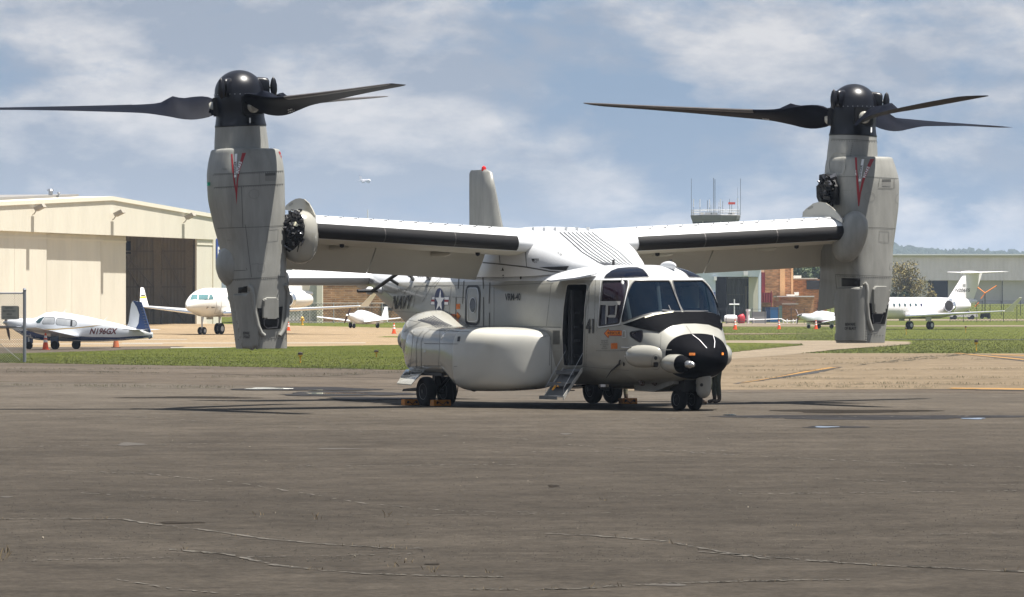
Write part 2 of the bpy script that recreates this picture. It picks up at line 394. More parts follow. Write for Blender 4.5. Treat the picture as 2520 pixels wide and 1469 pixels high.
# hollow cabin and openings
b = MB(); b.loft([fring(x, 48, .055, .78) for x in [3.5, 3.9, 4.3, 4.7, 5.0, 5.3, 5.5, 5.7, 5.85, 5.95, 6.05, 6.2, 6.35, 6.5]])
cav = b.build('cavity', M_INT); cav.matrix_world = AC.matrix_world.copy(); bpy.context.view_layer.update()
boolean(fus, cav)
WIN = {
 'windscreen': round_poly(zW(432, 1250, 425, 1130, 470, 900, 560, 630, 615, 505, 668, 447, 1335, 447, 1362, 480, 1585, 1043, 1240, 1050, 1000, 1078, 800, 1130, 600, 1195), 2.5, 2),
 'side_window': round_poly(z5(672, 266, 883, 264, 886, 300, 812, 632, 640, 657), 4, 3),
 'overhead_window': round_poly(zW(88, 395, 120, 340, 230, 255, 350, 210, 560, 192, 720, 192, 830, 232, 900, 305, 950, 383), 2, 2),
 'chin_window': round_poly(zN(465, 188, 600, 165, 655, 160, 664, 250, 636, 338, 612, 342, 470, 250), 4, 3),
 'cabin_door_opening': round_poly(z5(365, 295, 545, 293, 520, 500, 505, 1000, 335, 1000, 322, 720, 335, 500), 7, 3)}
def prism_from(poly, depth_in, depth_out, my=1):
    H_ = [S0.hitn(*p) for p in dens(poly, 6)]; H_ = [h for h in H_ if h[0] is not None]
    n = sum((h[1] for h in H_), Vector()).normalized()
    r0 = [h[0] - n * depth_in for h in H_]; r1 = [h[0] + n * depth_out for h in H_]
    fl = lambda q: [(p.x, p.y * my, p.z) for p in q]
    return MB().loft([fl(r0), fl(r1)])
for nme, poly in WIN.items():
    for my in (1, -1):
        if nme == 'cabin_door_opening' and my == -1: continue
        if nme == 'overhead_window': continue
        o = prism_from(poly, 0.22 if nme != 'cabin_door_opening' else 0.5, 0.12, my).build('cut', M_INT)
        o.matrix_world = AC.matrix_world.copy(); bpy.context.view_layer.update(); boolean(fus, o)
for p_ in fus.data.polygons: p_.use_smooth = True
bm = bmesh.new(); bm.from_mesh(fus.data)
for e in bm.edges:
    e.smooth = len(e.link_faces) == 2 and e.calc_face_angle(0) < R(38) and e.link_faces[0].material_index == e.link_faces[1].material_index
bm.to_mesh(fus.data); bm.free(); fus.data.update()
glassm = {'windscreen': M_GLASS, 'side_window': M_GLASSP, 'overhead_window': M_GLASSD, 'chin_window': M_GLASSP}
M_FRAME = mat('window_frame_paint', (0.36, 0.35, 0.32), 0.35)
for nme in glassm:
    off = -0.012 if nme != 'overhead_window' else 0.006
    for w_ in decal(S0, [WIN[nme]], nme, glassm[nme], fus, off, 5, mirror=True): w_.data.name = nme
    stroke(S0, WIN[nme], 0.022, nme + '_seal', M_MARKB, fus, 0.007, closed=True, mirror=True)
stroke(S0, round_poly(z5(660, 258, 893, 256, 896, 300, 822, 642, 630, 667), 4, 3), 0.012, 'side_window_frame', M_MARKW, fus, 0.009, closed=True, mirror=True)
stroke(S0, WIN['cabin_door_opening'], 0.03, 'door_frame', M_FRAME, fus, 0.012, closed=True)
# sliding pane and mullion in the side window
S1 = S0
stroke(S0, z5(646, 458, 826, 458), 0.075, 'window_mullion', M_FRAME, fus, 0.008)
stroke(S0, z5(706, 465, 700, 640), 0.035, 'window_mullion', M_FRAME, fus, 0.008)
stroke(S0, z5(716, 470, 795, 470, 785, 572, 712, 572), 0.05, 'sliding_pane_frame', M_FRAME, fus, 0.012, closed=True)
# nose
b = MB(); b.loft([fring(x, 64) for x in [6.952, 7.0, 7.08, 7.16, 7.24, 7.32, 7.39, 7.45, 7.5, 7.54, 7.56]]); radome = b.build('radome', M_BLK, AC, smooth=True, auto=R(60))
SN = Surf([fus, radome], AC)
hood = zW(450, 1300, 650, 1232, 830, 1165, 1000, 1112, 1250, 1078, 1420, 1068, 1700, 1068, 2000, 1066, 2200, 1090, 2330, 1145, 2420, 1190, 2420, 1330, 2440, 1440,
          2390, 1440, 2300, 1370, 2100, 1295, 1850, 1272, 1600, 1277, 1400, 1315, 1250, 1390, 1150, 1452, 800, 1385)
decal(S0, [hood], 'antiglare_hood', M_BLK, fus, 0.02, 4)
for q, w_ in ((zN(1430, 228, 1540, 310, 1650, 435), .012), (zN(1750, 235, 1775, 330, 1768, 430), .01)): stroke(SN, q, w_, 'lightning_strip', M_MARKW, radome)
decal(SN, [zN(1380, 510, 1470, 510, 1470, 547, 1380, 547)], 'orange_label', M_ORANGE, radome)
decal(SN, [zN(1880, 505, 1908, 505, 1908, 542, 1880, 542)], 'orange_label', M_ORANGE, radome)
text_decal(SN, 'DANGER', zN(1388, 527)[0], zN(1462, 527)[0], (0, -2.0), 'label_text', M_MARKB, radome, .01)
text_decal(SN, 'RF ENERGY', zN(1388, 543)[0], zN(1462, 543)[0], (0, -2.0), 'label_text', M_MARKB, radome, .01)
# centre windscreen wipers
for a_ in ((1200, 1035, 1430, 1050), (1640, 1055, 2080, 1050)): stroke(S0, zW(*a_), 0.02, 'wiper', M_MARKB, fus, 0.03)
stroke(S0, zW(1320, 940, 1370, 1050), 0.015, 'wiper', M_MARKB, fus, 0.03)
stroke(S0, zW(870, 1175, 1080, 1115, 1300, 1085, 1410, 1072), 0.03, 'wiper_arm', M_CREAM, fus, 0.03)

# centre wing fairing
WT = [(4.45, .25, 2.80), (4.1, .55, 2.93), (3.7, .80, 3.08), (3.3, .98, 3.27), (2.95, 1.12, 3.44), (2.5, 1.19, 3.56), (1.9, 1.2, 3.63), (1, 1.2, 3.66), (.1, 1.15, 3.6), (-.8, 1.05, 3.4), (-1.5, .8, 3.12), (-2.3, .4, 2.82)]
b = MB(); rings = []
for i in range(56):
    x = -2.3 + 6.75 * i / 55; w_, zt = interp(WT, x); zb_ = 2.74
    rings.append([(x, w_ * c, zb_ + (zt - zb_) * max(s_, -0.12)) for c, s_ in sell(48, 2.7)])
b.loft(rings); fair = b.build('wing_fairing', M_WHITE, AC, smooth=True, auto=R(60))
SF = Surf([fair, fus], AC); SFair = Surf([fair], AC)
b = MB()
for i in range(9): b = stroke(SFair, z6(75 + i * 31, 445, 150 + i * 32, 510, 250 + i * 36, 600, 380 + i * 30, 680, 450 + i * 26, 706), 0.026, '', None, None, 0.012, b=b)
b.build('walkway_stripes', M_STRIPE, fair, kind='stuff')
stroke(SF, z4(905, 210, 1040, 222, 1270, 248, 1480, 285, 1560, 290), 0.025, 'fairing_seam', M_LINE, fair)
stroke(SF, z4(1045, 150, 1052, 215), 0.02, 'fairing_seam', M_LINE, fair); stroke(SF, z4(1262, 98, 1275, 246), 0.02, 'fairing_seam', M_LINE, fair)
decal(SF, [z4(1380, 248, 1500, 246, 1630, 240, 1608, 278, 1480, 270)], 'fairing_gap', M_MARKB, fair, .012)
decal(SF, [z4(1314, 178, 1378, 178, 1378, 184, 1338, 184, 1330, 212)], 'fold_mark', M_MARKB, fair)
text_decal(SF, '57°', z4(1338, 212)[0], z4(1378, 212)[0], (0, -7), 'fold_mark_text', M_MARKB, fair)
decal(SF, [z4(1050, 278, 1085, 280, 1075, 250, 1068, 262, 1066, 275)], 'fold_mark', M_MARKB, fair)
for q in (z4(1530, 130, 1565, 155), z4(1655, 65, 1672, 95)): text_decal(SF, 'NO STEP', q[0], q[1], (3, -4), 'no_step_text', M_LINE, fair)
for q in ((1078, 325, 8, 14), (1225, 338, 8, 15)):
    decal(SF, [z4(*[w for k in range(10) for w in (q[0] + q[2] * math.cos(k * .628), q[1] + q[3] * math.sin(k * .628))])], 'vent_hole', M_MARKB, fus)
# vortex fins on top
for u, v in zip(range(1312, 1480, 27), [560] * 7):
    p = SF.hit(u, v + 7)
    if p: MB().box((p.x, p.y, p.z + .03), (.12, .012, .07)).build('blade_aerial', M_WHITE, fair)

# markings and seams on the fuselage side
text_decal(S0, 'NAVY', z4(140, 602)[0], z4(300, 598)[0], Vector(z4(320, 485)[0]) - Vector(z4(296, 598)[0]), 'navy_marking', M_MARKB, fus, .02, bold=0.022)
text_decal(S0, 'VRM-40', z4(1096, 530)[0], z4(1226, 528)[0], (0, -17.5), 'unit_marking', M_MARKB, fus, .015, bold=0.02)
text_decal(S0, '41', z5(530, 720)[0], z5(598, 720)[0], (0, -36), 'side_number', M_MARKB, fus, .015, bold=0.03)
def ell(cx, cy, a, b_, n=28): return [(cx + a * math.cos(2 * math.pi * k / n), cy + b_ * math.sin(2 * math.pi * k / n)) for k in range(n)]
c0 = z4(544, 535)[0]
decal(S0, [z4(*[w for p in [(480, 493), (627, 495), (617, 568), (466, 566)] for w in p])], 'insignia_bars', M_NAVY, fus, .005)
decal(S0, [z4(484, 497, 624, 499, 616, 564, 470, 562)], 'insignia_bars_white', M_MARKW, fus, .007)
decal(S0, [z4(476, 520, 621, 523, 618, 541, 473, 538)], 'insignia_bars_red', M_RED, fus, .009)
decal(S0, [ell(c0[0], c0[1], 12.3, 32)], 'insignia_disc', M_NAVY, fus, .011)
st = []
for k in range(10):
    a_ = -math.pi / 2 + k * math.pi / 5; r = 1.0 if k % 2 == 0 else .39
    st.append((c0[0] + 1 + 12.0 * r * math.cos(a_) - 2.0 * r * math.sin(a_), c0[1] + 28 * r * math.sin(a_)))
decal(S0, [st], 'insignia_star', M_MARKW, fus, .014, 3)
def arrow(pts, txt, t0, t1):
    decal(S0, [pts], 'rescue_arrow', M_ORANGE, fus, .006); stroke(S0, pts, .012, 'rescue_arrow_outline', M_RED, fus, .009, closed=True)
    text_decal(S0, txt, t0, t1, (0, -6.5), 'rescue_text', M_MARKB, fus, .012, bold=.01)
arrow(z4(622, 646, 690, 643, 690, 625, 720, 660, 693, 696, 692, 680, 624, 682), 'RESCUE', z4(628, 676)[0], z4(690, 674)[0])
arrow(zN(70, 207, 136, 135, 140, 165, 342, 165, 342, 238, 140, 240, 136, 278), 'RESCUE', zN(125, 222)[0], zN(320, 222)[0])
decal(S0, [z4(680, 558, 716, 556, 716, 600, 682, 602)], 'orange_placard', M_ORANGE, fus)
decal(S0, [zN(172, 358, 272, 355, 272, 445, 172, 447)], 'orange_placard', M_ORANGE, fus)
for k, s_ in enumerate(('CARTRIDGE', 'ACTUATED', 'DEVICES')):
    text_decal(S0, s_, zN(177, 382 + 30 * k)[0], zN(267, 382 + 30 * k)[0], (0, -3.3), 'placard_text', M_RED, fus, .01)
    text_decal(S0, s_, z4(684, 571 + 13 * k)[0], z4(713, 571 + 13 * k)[0], (0, -2.6), 'placard_text', M_RED, fus, .01)
for k, s_ in enumerate(('PUSH BUTTON', 'PULL HANDLE', 'OUT 10 FT AT 45°', 'WINDOW', 'BLOWS OUT')):
    w_ = (50, 52, 66, 27, 42)[k]; text_decal(S0, s_, zN(75 - w_, 330 + 29 * k)[0], zN(75 + w_, 330 + 29 * k)[0], (0, -3.0), 'instruction_text', M_LINE, fus, .01)
text_decal(S0, '169461', z3(835, 866)[0], z3(898, 864)[0], (0, -11), 'serial_number', M_MARKB, fus)
text_decal(S0, 'NAVY', z3(838, 808)[0], z3(858, 807)[0], (0, -4), 'serial_text', M_LINE, fus)
# cabin escape door with round window
esc = round_poly(z4(775, 410, 868, 410, 882, 470, 874, 700, 858, 728, 772, 720, 762, 690, 768, 450), 6, 3)
stroke(S0, esc, .055, 'escape_door_seal', M_MARKB, fus, .008, closed=True)
stroke(S0, round_poly(z4(785, 424, 860, 424, 870, 480, 862, 700, 782, 708, 774, 480), 5, 3), .015, 'escape_door_rim', M_METAL, fus, .01, closed=True)
ce = z4(824, 568)[0]; decal(S0, [ell(ce[0], ce[1], 7.8, 18)], 'cabin_window', mat('cabin_window_dark', (.02, .02, .024), .15), fus, .008)
stroke(S0, ell(ce[0], ce[1], 8.2, 18.6), .012, 'cabin_window_rim', M_METAL, fus, .011, closed=True)
for q in ((706, 335, 700, 430), (682, 505, 676, 750), (748, 365, 735, 555), (902, 205, 912, 430), (912, 500, 912, 752), (948, 215, 960, 310), (966, 380, 960, 555), (962, 630, 962, 752)):
    stroke(S0, z4(*q), .028, 'seam_strip', M_LINE, fus, .007)
faint = MB()
for q in ((330, 403, 1100, 400, 1500, 380), (600, 750, 1100, 742, 1560, 752), (560, 330, 480, 400, 400, 540), (480, 330, 410, 380, 340, 470, 320, 590), (290, 400, 240, 480), (650, 500, 760, 505)):
    stroke(S0, z4(*q), .013, '', None, None, .005, b=faint)
for q in ((560, 295, 548, 420, 500, 640), (640, 480, 620, 700), (500, 1005, 660, 1020, 900, 1040)): stroke(S0, z5(*q), .013, '', None, None, .005, b=faint)
for q in ((945, 195, 940, 330, 930, 455), (930, 462, 1110, 460), (310, 465, 420, 465, 440, 510), (1330, 85, 1420, 220)): stroke(SN, zN(*q), .013, '', None, None, .005, b=faint)
faint.build('panel_lines', M_LINEL, fus, kind='stuff')
for k in range(6): stroke(S0, z5(247 + 10 * k, 695, 247 + 10 * k, 815), .022, 'vent_louvre', M_LINE, fus, .007)
def rivets(surf, rows, parent, m=None, s=.011):
    b = MB()
    for q, n in rows:
        a, c = Vector(q[0]), Vector(q[-1])
        for k in range(n):
            t = k / (n - 1) * (len(q) - 1); i = min(int(t), len(q) - 2); p = Vector(q[i]).lerp(Vector(q[i + 1]), t - i); h_, nn = surf.hitn(*p)
            if h_: b.box(h_, (s, s, s))
    return b.build('rivet_row', m or M_LINE, parent, kind='stuff')
rivets(S0, [(z4(600, 745, 1560, 757), 90), (z4(330, 408, 640, 403), 40), (z4(640, 420, 620, 700), 30), (z4(1000, 760, 1000, 420), 36), (z4(1480, 390, 1440, 740), 36), (z4(560, 335, 500, 420), 14), (z5(560, 300, 540, 640, 530, 1000), 60), (z5(640, 675, 830, 650), 22), (z5(620, 870, 900, 870), 26), (z4(60, 420, 240, 600), 24), (z4(160, 620, 620, 640), 40), (z5(610, 262, 600, 640), 34)], fus)
# raised plates and pods
def plate(surf, poly, h, name, m, parent, step=4, base=-0.02, mirror=False, inset=0.0, edge=None):
    V, Fc = cdt([poly], step); P0 = []; P1 = []
    for p in V:
        a, n = surf.hitn(p.x, p.y)
        if a is None: P0.append(None); P1.append(None)
        else: P0.append(a + n * base); P1.append(a + n * h)
    Fc = [f for f in Fc if all(P0[i] is not None for i in f)]
    if not Fc: return None
    ec = {}
    for f in Fc:
        for i in range(len(f)):
            e = (f[i - 1], f[i]); ec[tuple(sorted(e))] = ec.get(tuple(sorted(e)), 0) + 1
    used = sorted({i for f in Fc for i in f}); mp_ = {i: k for k, i in enumerate(used)}; n = len(used)
    border = {i for e, c_ in ec.items() if c_ == 1 for i in e}
    out_ = None
    for my in ((1, -1) if mirror else (1,)):
        bb = MB(); vs = [P1[i] if (i not in border or inset == 0) else P0[i].lerp(P1[i], inset) for i in used] + [P0[i] for i in used]
        fs = [tuple(mp_[i] for i in f) for f in Fc] + [(mp_[a], mp_[c_], mp_[c_] + n, mp_[a] + n) for (a, c_), k in ec.items() if k == 1]
        bb.add([(p.x, p.y * my, p.z) for p in vs], fs); out_ = bb.build(name, m, parent, smooth=True, auto=R(50))
    return out_
def ellipsoid(c, r, m, name, parent, n=20, k=14, rot=None, e=2.0):
    bb = MB(); rings = []
    for i in range(k + 1):
        t = math.pi * i / k; rr_ = max(math.sin(t) ** (2 / e), 1e-3); x = -math.copysign(abs(math.cos(t)) ** (2 / e), math.cos(t))
        rings.append([Vector((r[0] * x, r[1] * rr_ * cc, r[2] * rr_ * ss)) for cc, ss in sell(n, e)])
    if rot is not None: rings = [[rot @ p for p in q] for q in rings]
    rings = [[p + Vector(c) for p in q] for q in rings]
    bb.loft(rings); return bb.build(name, m, parent, smooth=True, auto=R(60))
for sg in (-1, 1):       # sensor blisters on the cheeks
    o = ellipsoid((6.46, sg * .80, 1.07), (.46, .27, .235), M_GLOSS, 'sensor_blister', AC, rot=Matrix.Rotation(-sg * 0.5, 3, 'Z'), e=2.5)
    if sg == -1: SB = Surf([o, fus], AC); blis = o
cb = zN(862, 587)[0]; decal(SB, [ell(cb[0], cb[1], 4.1, 4.6)], 'sensor_lens', M_MARKB, blis, .01, 2)
decal(SB, [round_poly(zN(828, 650, 898, 648, 898, 726, 828, 726), 2, 2)], 'sensor_lens', M_MARKB, blis, .01, 3)
stroke(SB, round_poly(zN(835, 535, 890, 530, 930, 600, 940, 690, 905, 760, 830, 765, 795, 690, 805, 600), 4, 2), .012, 'sensor_plate', M_LINEL, blis, .008, closed=True)
# refuelling probe stub
b = MB(); b.revolve([(0, .05), (.12, .14), (.3, .185), (.55, .185), (.62, .175)], (6.72, -.62, .93), (1, .06, -.02), 24); b.build('refuelling_probe_fairing', M_GLOSS, AC, smooth=True)
b = MB(); b.revolve([(.62, .172), (.74, .15), (.84, .09)], (6.72, -.62, .93), (1, .06, -.02), 24); b.build('refuelling_probe', M_BLK, AC, smooth=True)
b = MB(); b.revolve([(.84, .075), (.93, .07), (.94, .055), (1.02, .05), (1.05, .02)], (6.72, -.62, .93), (1, .06, -.02), 16); b.build('probe_nozzle', M_METAL, AC, smooth=True)
# turret under the nose
b = MB(); b.revolve([(-.16, .14), (0, .15), (.02, .14), (.14, .145), (.22, .115), (.27, .06), (.29, 0)], (7.02, .12, .53), (0, 0, -1), 24); tur = b.build('sensor_turret', M_GREY, AC, smooth=True)
ST = Surf([tur], AC); q = zN(1572, 1003)[0]; decal(ST, [ell(q[0], q[1], 3.8, 4.2)], 'turret_lens', M_MARKB, tur, .006, 2)
# keel fairing and belly bits
b = MB(); b.prism([(5.15, .47), (5.15, .37), (5.9, .36), (6.62, .52), (6.62, .66), (5.3, .6)], -.33, .33, lambda a, c, h: (a, h, c)); b.build('keel_fairing', M_GREY, AC)
b = MB(); b.prism([(6.3, .62), (6.3, .40), (6.35, .38), (6.85, .38), (6.85, .62)], -.2, .2, lambda a, c, h: (a, h, c)); b.build('nose_gear_bay', M_DARK, AC)
b = MB(); b.box((3.0, -.75, .36), (1.0, .05, .02)); [b.box((x, -.75, .44), (.04, .03, .16)) for x in (2.7, 3.3)]; b.build('belly_aerial', M_DARK, AC)
b = MB(); b.revolve([(0, .1), (.05, .1), (.09, .06), (.1, 0)], (4.85, -.85, .5), (0, 0, -1), 16); b.build('belly_light', M_METAL, AC, smooth=True)
# static probes, handle, mirror on the nose side
for q in (zN(360, 418, 480, 430, 510, 405), zN(410, 552, 520, 560, 555, 535)):
    H_ = [S0.hit(*p, .05) for p in q]; MB().tube([H_[0], H_[1], H_[2]], .012, 6).build('pitot_probe', M_METAL, fus)
H_ = [S0.hit(*p, .05) for p in zN(120, 860, 200, 760, 325, 665, 335, 610)]; MB().tube(H_, [.006, .012, .022, .018], 6).build('blade_aerial', M_MARKB, fus)
stroke(S0, round_poly(zN(355, 165, 405, 165, 408, 270, 350, 270), 2, 2), .02, 'rescue_handle', M_METAL, fus, .015, closed=True)
decal(S0, [ell(*zN(372, 680)[0], 2.4, 5)], 'probe_base', M_MARKB, fus, .01, 2)
# roof bits
ellipsoid((5.50, .25, 2.81), (.30, .05, .10), M_WHITE, 'roof_fairing', AC)
for x, y in ((4.4, -.35), (5.1, .55)): MB().box((x, y, 2.88), (.07, .02, .14)).build('blade_aerial', M_MARKB, AC)
# upper half of the crew door, swung up as an awning
b = MB(); t_ = .02
P = [S0.hit(*p, .02) for p in z5(205, 216, 640, 163)]
b.prism([(3.75, -1.02), (5.0, -1.02), (5.0, -1.15), (4.75, -1.36), (4.1, -1.55), (3.85, -1.5)], 0, .035, lambda a, c, h: (a - .1, c, 2.66 + h + (c + 1.02) * .28)); b.build('upper_crew_door', M_WHITE, AC)
# airstair hanging from the sill
st_ = MB()
def stp(x, t): return Vector((x, -1.27 - .43 * t, .80 - .55 * t))
MB().add([stp(3.99, 0), stp(4.73, 0), stp(4.73, 1), stp(3.99, 1)], [(0, 1, 2, 3)])
st_.add([stp(3.99, 0), stp(4.73, 0), stp(4.73, 1), stp(3.99, 1)], [(0, 1, 2, 3)]); stair = st_.build('airstair', M_STEP, AC)
for x in (3.98, 4.72):
    MB().add([stp(x, 0) + Vector((0, 0, .03)), stp(x, 1) + Vector((0, 0, .03)), stp(x, 1) + Vector((0, 0, -.05)), stp(x, 0) + Vector((0, 0, -.05))] +
            [stp(x + .03, 0) + Vector((0, 0, .03)), stp(x + .03, 1) + Vector((0, 0, .03)), stp(x + .03, 1) + Vector((0, 0, -.05)), stp(x + .03, 0) + Vector((0, 0, -.05))],
            [(0, 1, 2, 3), (7, 6, 5, 4), (0, 4, 5, 1), (1, 5, 6, 2), (2, 6, 7, 3), (3, 7, 4, 0)]).build('stringer', M_FRAME, stair)
for t in (.08, .5, .97):
    p = stp(4.36, t); MB().box((p.x, p.y - .04, p.z), (.7, .2, .022)).build('tread', M_STEP, stair)
    MB().box((p.x, p.y - .14, p.z - .03), (.7, .012, .06)).build('riser', M_STEP, stair)
for x in (4.0, 4.72): MB().tube([stp(x, .95) + Vector((0, 0, .05)), stp(x, .95) + Vector((0, 0, .16)), (x, -1.22, 1.15)], .0035, 4).build('stair_cable', M_METAL, stair)
b = MB(); b.tube([stp(4.25, .8) + Vector((0, -.05, .03)), stp(4.33, .62) + Vector((0, -.05, .07)), stp(4.42, .62) + Vector((0, -.05, .07)), stp(4.4, .72) + Vector((0, -.05, .05))], .022, 6); b.build('yellow_handle', mat('yellow_grip', (.75, .33, .02), .5), stair)
# cabin inside the door
b = MB(); b.box((4.0, -1.0, 1.6), (.05, .3, 1.5)); b.box((4.12, -1.13, 1.6), (.05, .05, 1.5)); b.build('door_bulkhead', M_INT, AC)
for z_ in (1.05, 1.35, 1.62, 1.9): MB().box((4.1, -1.05, z_), (.16, .12, .05)).build('cabin_fitting', M_PIPE, AC)
# cockpit
for y_ in (-.55, .55):
    b = MB(); b.box((5.35, y_, 1.25), (.5, .5, .14)); b.box((5.08, y_, 1.72), (.14, .48, .95), rot=Matrix.Rotation(-.15, 3, 'Y')); b.box((5.0, y_, 2.25), (.1, .28, .22)); b.build('crew_seat', M_INT, AC)
b = MB(); b.prism([(5.85, .8), (5.85, 1.55), (6.05, 1.75), (6.35, 1.8), (6.45, 1.5), (6.45, .8)], -.75, .75, lambda a, c, h: (a, h, c)); b.build('instrument_panel', M_DARK, AC)
b = MB(); b.tube([(6.02, -.93, 1.72), (5.93, -.98, 2.2), (5.7, -.9, 2.55)], .05, 8); b.build('windscreen_post', M_INTL, AC, smooth=True)
b = MB(); b.tube([(5.92, -.25, 2.5), (6.22, -.36, 1.85)], .04, 8); b.build('cockpit_strut', M_INTL, AC, smooth=True)
b = MB(); b.box((5.55, .72, 2.2), (.03, .4, .42)); b.build('sunlit_visor', M_CREAM, AC)
b = MB(); b.box((5.5, 0, 2.56), (.5, .4, .1)); b.build('overhead_panel', M_DARK, AC)

# ---------------------------------------------------------------- wing
def le(y): y = abs(y); return 2.44 + (y - 1.27) * .087, 3.30 + (y - 1.27) * .0487
AF = [(0, 0), (.015, .06), (.06, .13), (.15, .2), (.4, .28), (.8, .33), (1.3, .3), (1.66, .24), (1.66, -.06), (1.6, -.12), (1.3, -.19), (.8, -.24), (.4, -.22), (.15, -.165), (.06, -.12), (.015, -.06)]
def wpt(y, a, d, off=0):
    x, z = le(y); return (x - a, y, z + d)
def crv(n=40):
    """upper-front-lower curve of the section, resampled"""
    seq = AF[7::-1] + AF[:7:-1]; return seq
for sg in (-1, 1):
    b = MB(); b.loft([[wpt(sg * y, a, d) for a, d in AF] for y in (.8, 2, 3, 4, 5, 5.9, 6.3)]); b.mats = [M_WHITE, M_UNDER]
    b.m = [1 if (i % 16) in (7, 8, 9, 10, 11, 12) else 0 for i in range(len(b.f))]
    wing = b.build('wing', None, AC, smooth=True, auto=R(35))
    SW = Surf([wing], AC)
    b = MB(); rw = [(-.002 + .06 * 0 + a - .010, d * 1.04) for a, d in [(.06, .132), (.015, .062), (0, 0), (.015, -.062), (.06, -.122), (.11, -.148)]]
    b.loft([[wpt(sg * y, a, d) for a, d in rw] for y in (1.4, 2.2, 3, 3.8, 4.6, 5.4, 6.12)], closed=False, cap=(False, False)); boot = b.build('deicing_boot', M_BOOT, wing, smooth=True)
    SBt = Surf([boot], AC)
    for y0, y1 in ((1.35, 3.95), (3.98, 6.72)):
        rings = []
        for y in (y0, y1):
            x, z = le(sg * y); hx, hz = x - 1.60, z - .10; d = Vector((-math.cos(R(63)), 0, -math.sin(R(63)))); n = Vector((d.z, 0, -d.x))
            H0 = Vector((hx, sg * y, hz)); rings.append([H0 + n * .02, H0 + n * .02 + d * .68, H0 + d * .69 - n * .02, H0 - n * .13 + d * .2, H0 - n * .15 + d * .02, H0 - n * .08 - d * .04])
        b = MB(); b.loft(rings); b.build('flaperon', M_UNDER, wing, smooth=False)
    for y in (2.6, 5.0):
        x, z = le(y); b = MB(); b.revolve([(-.5, .01), (-.3, .05), (0, .06), (.3, .05), (.45, .01)], (x - 1.2, sg * y, z - .27), (1, 0, 0), 10); b.build('flap_hinge_fairing', M_UNDER, wing, smooth=True)
    for y in (2.1, 5.3):
        x, z = le(y); b = MB(); b.revolve([(0, .05), (.06, .045), (.08, 0)], (x - .5, sg * y, z - .22), (0, 0, -1), 10); b.build('drain_fitting', M_DARK, wing, smooth=True)
    seg = None
    for y in (2.9, 4.55):
        seg = MB()
        for k in range(len(rw) - 1):
            (a0, d0), (a1, d1) = rw[k], rw[k + 1]; seg.add([wpt(sg * y, a0 - .004, d0), wpt(sg * (y + .02), a0 - .004, d0), wpt(sg * (y + .02), a1 - .004, d1), wpt(sg * y, a1 - .004, d1)], [(0, 1, 2, 3)])
        seg.build('boot_joint', M_LE, boot)
    vg = MB()
    for k in range(26):
        y = 1.7 + k * .175; x, z = le(y); a = .42 if k % 2 else .62; zz = z + (.283 if k % 2 else .31)
        vg.box((x - a, sg * y, zz + .006), (.085, .01, .02), rot=Matrix.Rotation(.35 * (1 if k % 2 else -1), 3, 'Z'))
    vg.build('vortex_generator', M_VG, wing, kind='stuff')
    # tilt fairing between wing tip and pod, with its upright guard plate
    if sg == 1:
        ellipsoid(r3((2094, 583), 6.35), (.36, .30, .56), M_GREY, 'tilt_fairing', AC, rot=Matrix.Rotation(0.3, 3, 'Y') @ Matrix.Rotation(-.22, 3, 'X'), e=2.2)
    else:
        o = ellipsoid(r3((740, 583), -6.33), (.42, .34, .53), M_GLOSS, 'tilt_fairing', AC, rot=Matrix.Rotation(0.2, 3, 'Y'), e=2.3)
        STF = Surf([o], AC); hole = z3(96, 185, 160, 198, 218, 218, 258, 275, 276, 350, 270, 430, 232, 505, 180, 562, 135, 588, 96, 560)
        decal(STF, [hole], 'fairing_opening', M_DARK, o, .012, 3); stroke(STF, hole[1:10], .03, 'opening_lip', M_GLOSS, o, .02)
        r_ = random.Random(3); bb = MB()
        for k in range(70):
            q = z3(r_.uniform(105, 255), r_.uniform(210, 560))[0]; p, n_ = STF.hitn(*q)
            if p is None or abs(q[0] - 720) + abs(q[1] - 575) * .45 > 45: continue
            p = p + n_ * .02
            if r_.random() < .5: dd = Vector((r_.uniform(-1, 1), r_.uniform(-1, 1), r_.uniform(-1, 1))).normalized() * r_.uniform(.04, .13); bb.tube([p - dd, p + dd], r_.uniform(.008, .02), 6, r_.choice([M_DARK, M_PIPE]))
            else: bb.box(p, (r_.uniform(.03, .08), .04, r_.uniform(.03, .08)), r_.choice([M_DARK, M_DARK, M_PIPE]), Matrix.Rotation(r_.uniform(0, 3), 3, (1, .3, .5)))
        bb.build('exposed_gearbox', None, o, kind='stuff'); q = z3(165, 318, 215, 310, 232, 345, 175, 360); decal(STF, [q], 'fitting_plate', M_CREAM, o, .03, 3)
        H_ = [STF.hit(*p, .03) for p in z3(112, 270, 150, 340, 180, 385)]; H_ = [p for p in H_ if p]
        if len(H_) > 1: MB().tube(H_, .02, 6).build('fitting_rod', M_MARKB, o)
    yy_ = sg * 6.12; oq = (z3(100, 200, 108, 165, 150, 128, 200, 102, 235, 96, 275, 105, 315, 140, 350, 200, 372, 250, 374, 310, 330, 300, 250, 230) if sg == -1 else z8(104, 600, 108, 568, 130, 545, 175, 512, 215, 501, 255, 508, 300, 540, 340, 580, 362, 610, 366, 640, 300, 600))
    P_ = [r3(q, yy_) for q in oq]; gp = MB(); gp.loft([[(p.x, yy_ - .012, p.z) for p in P_], [(p.x, yy_ + .012, p.z) for p in P_]]); pl_ = gp.build('guard_plate', M_GLOSS, AC)
    SP = Surf([pl_], AC)
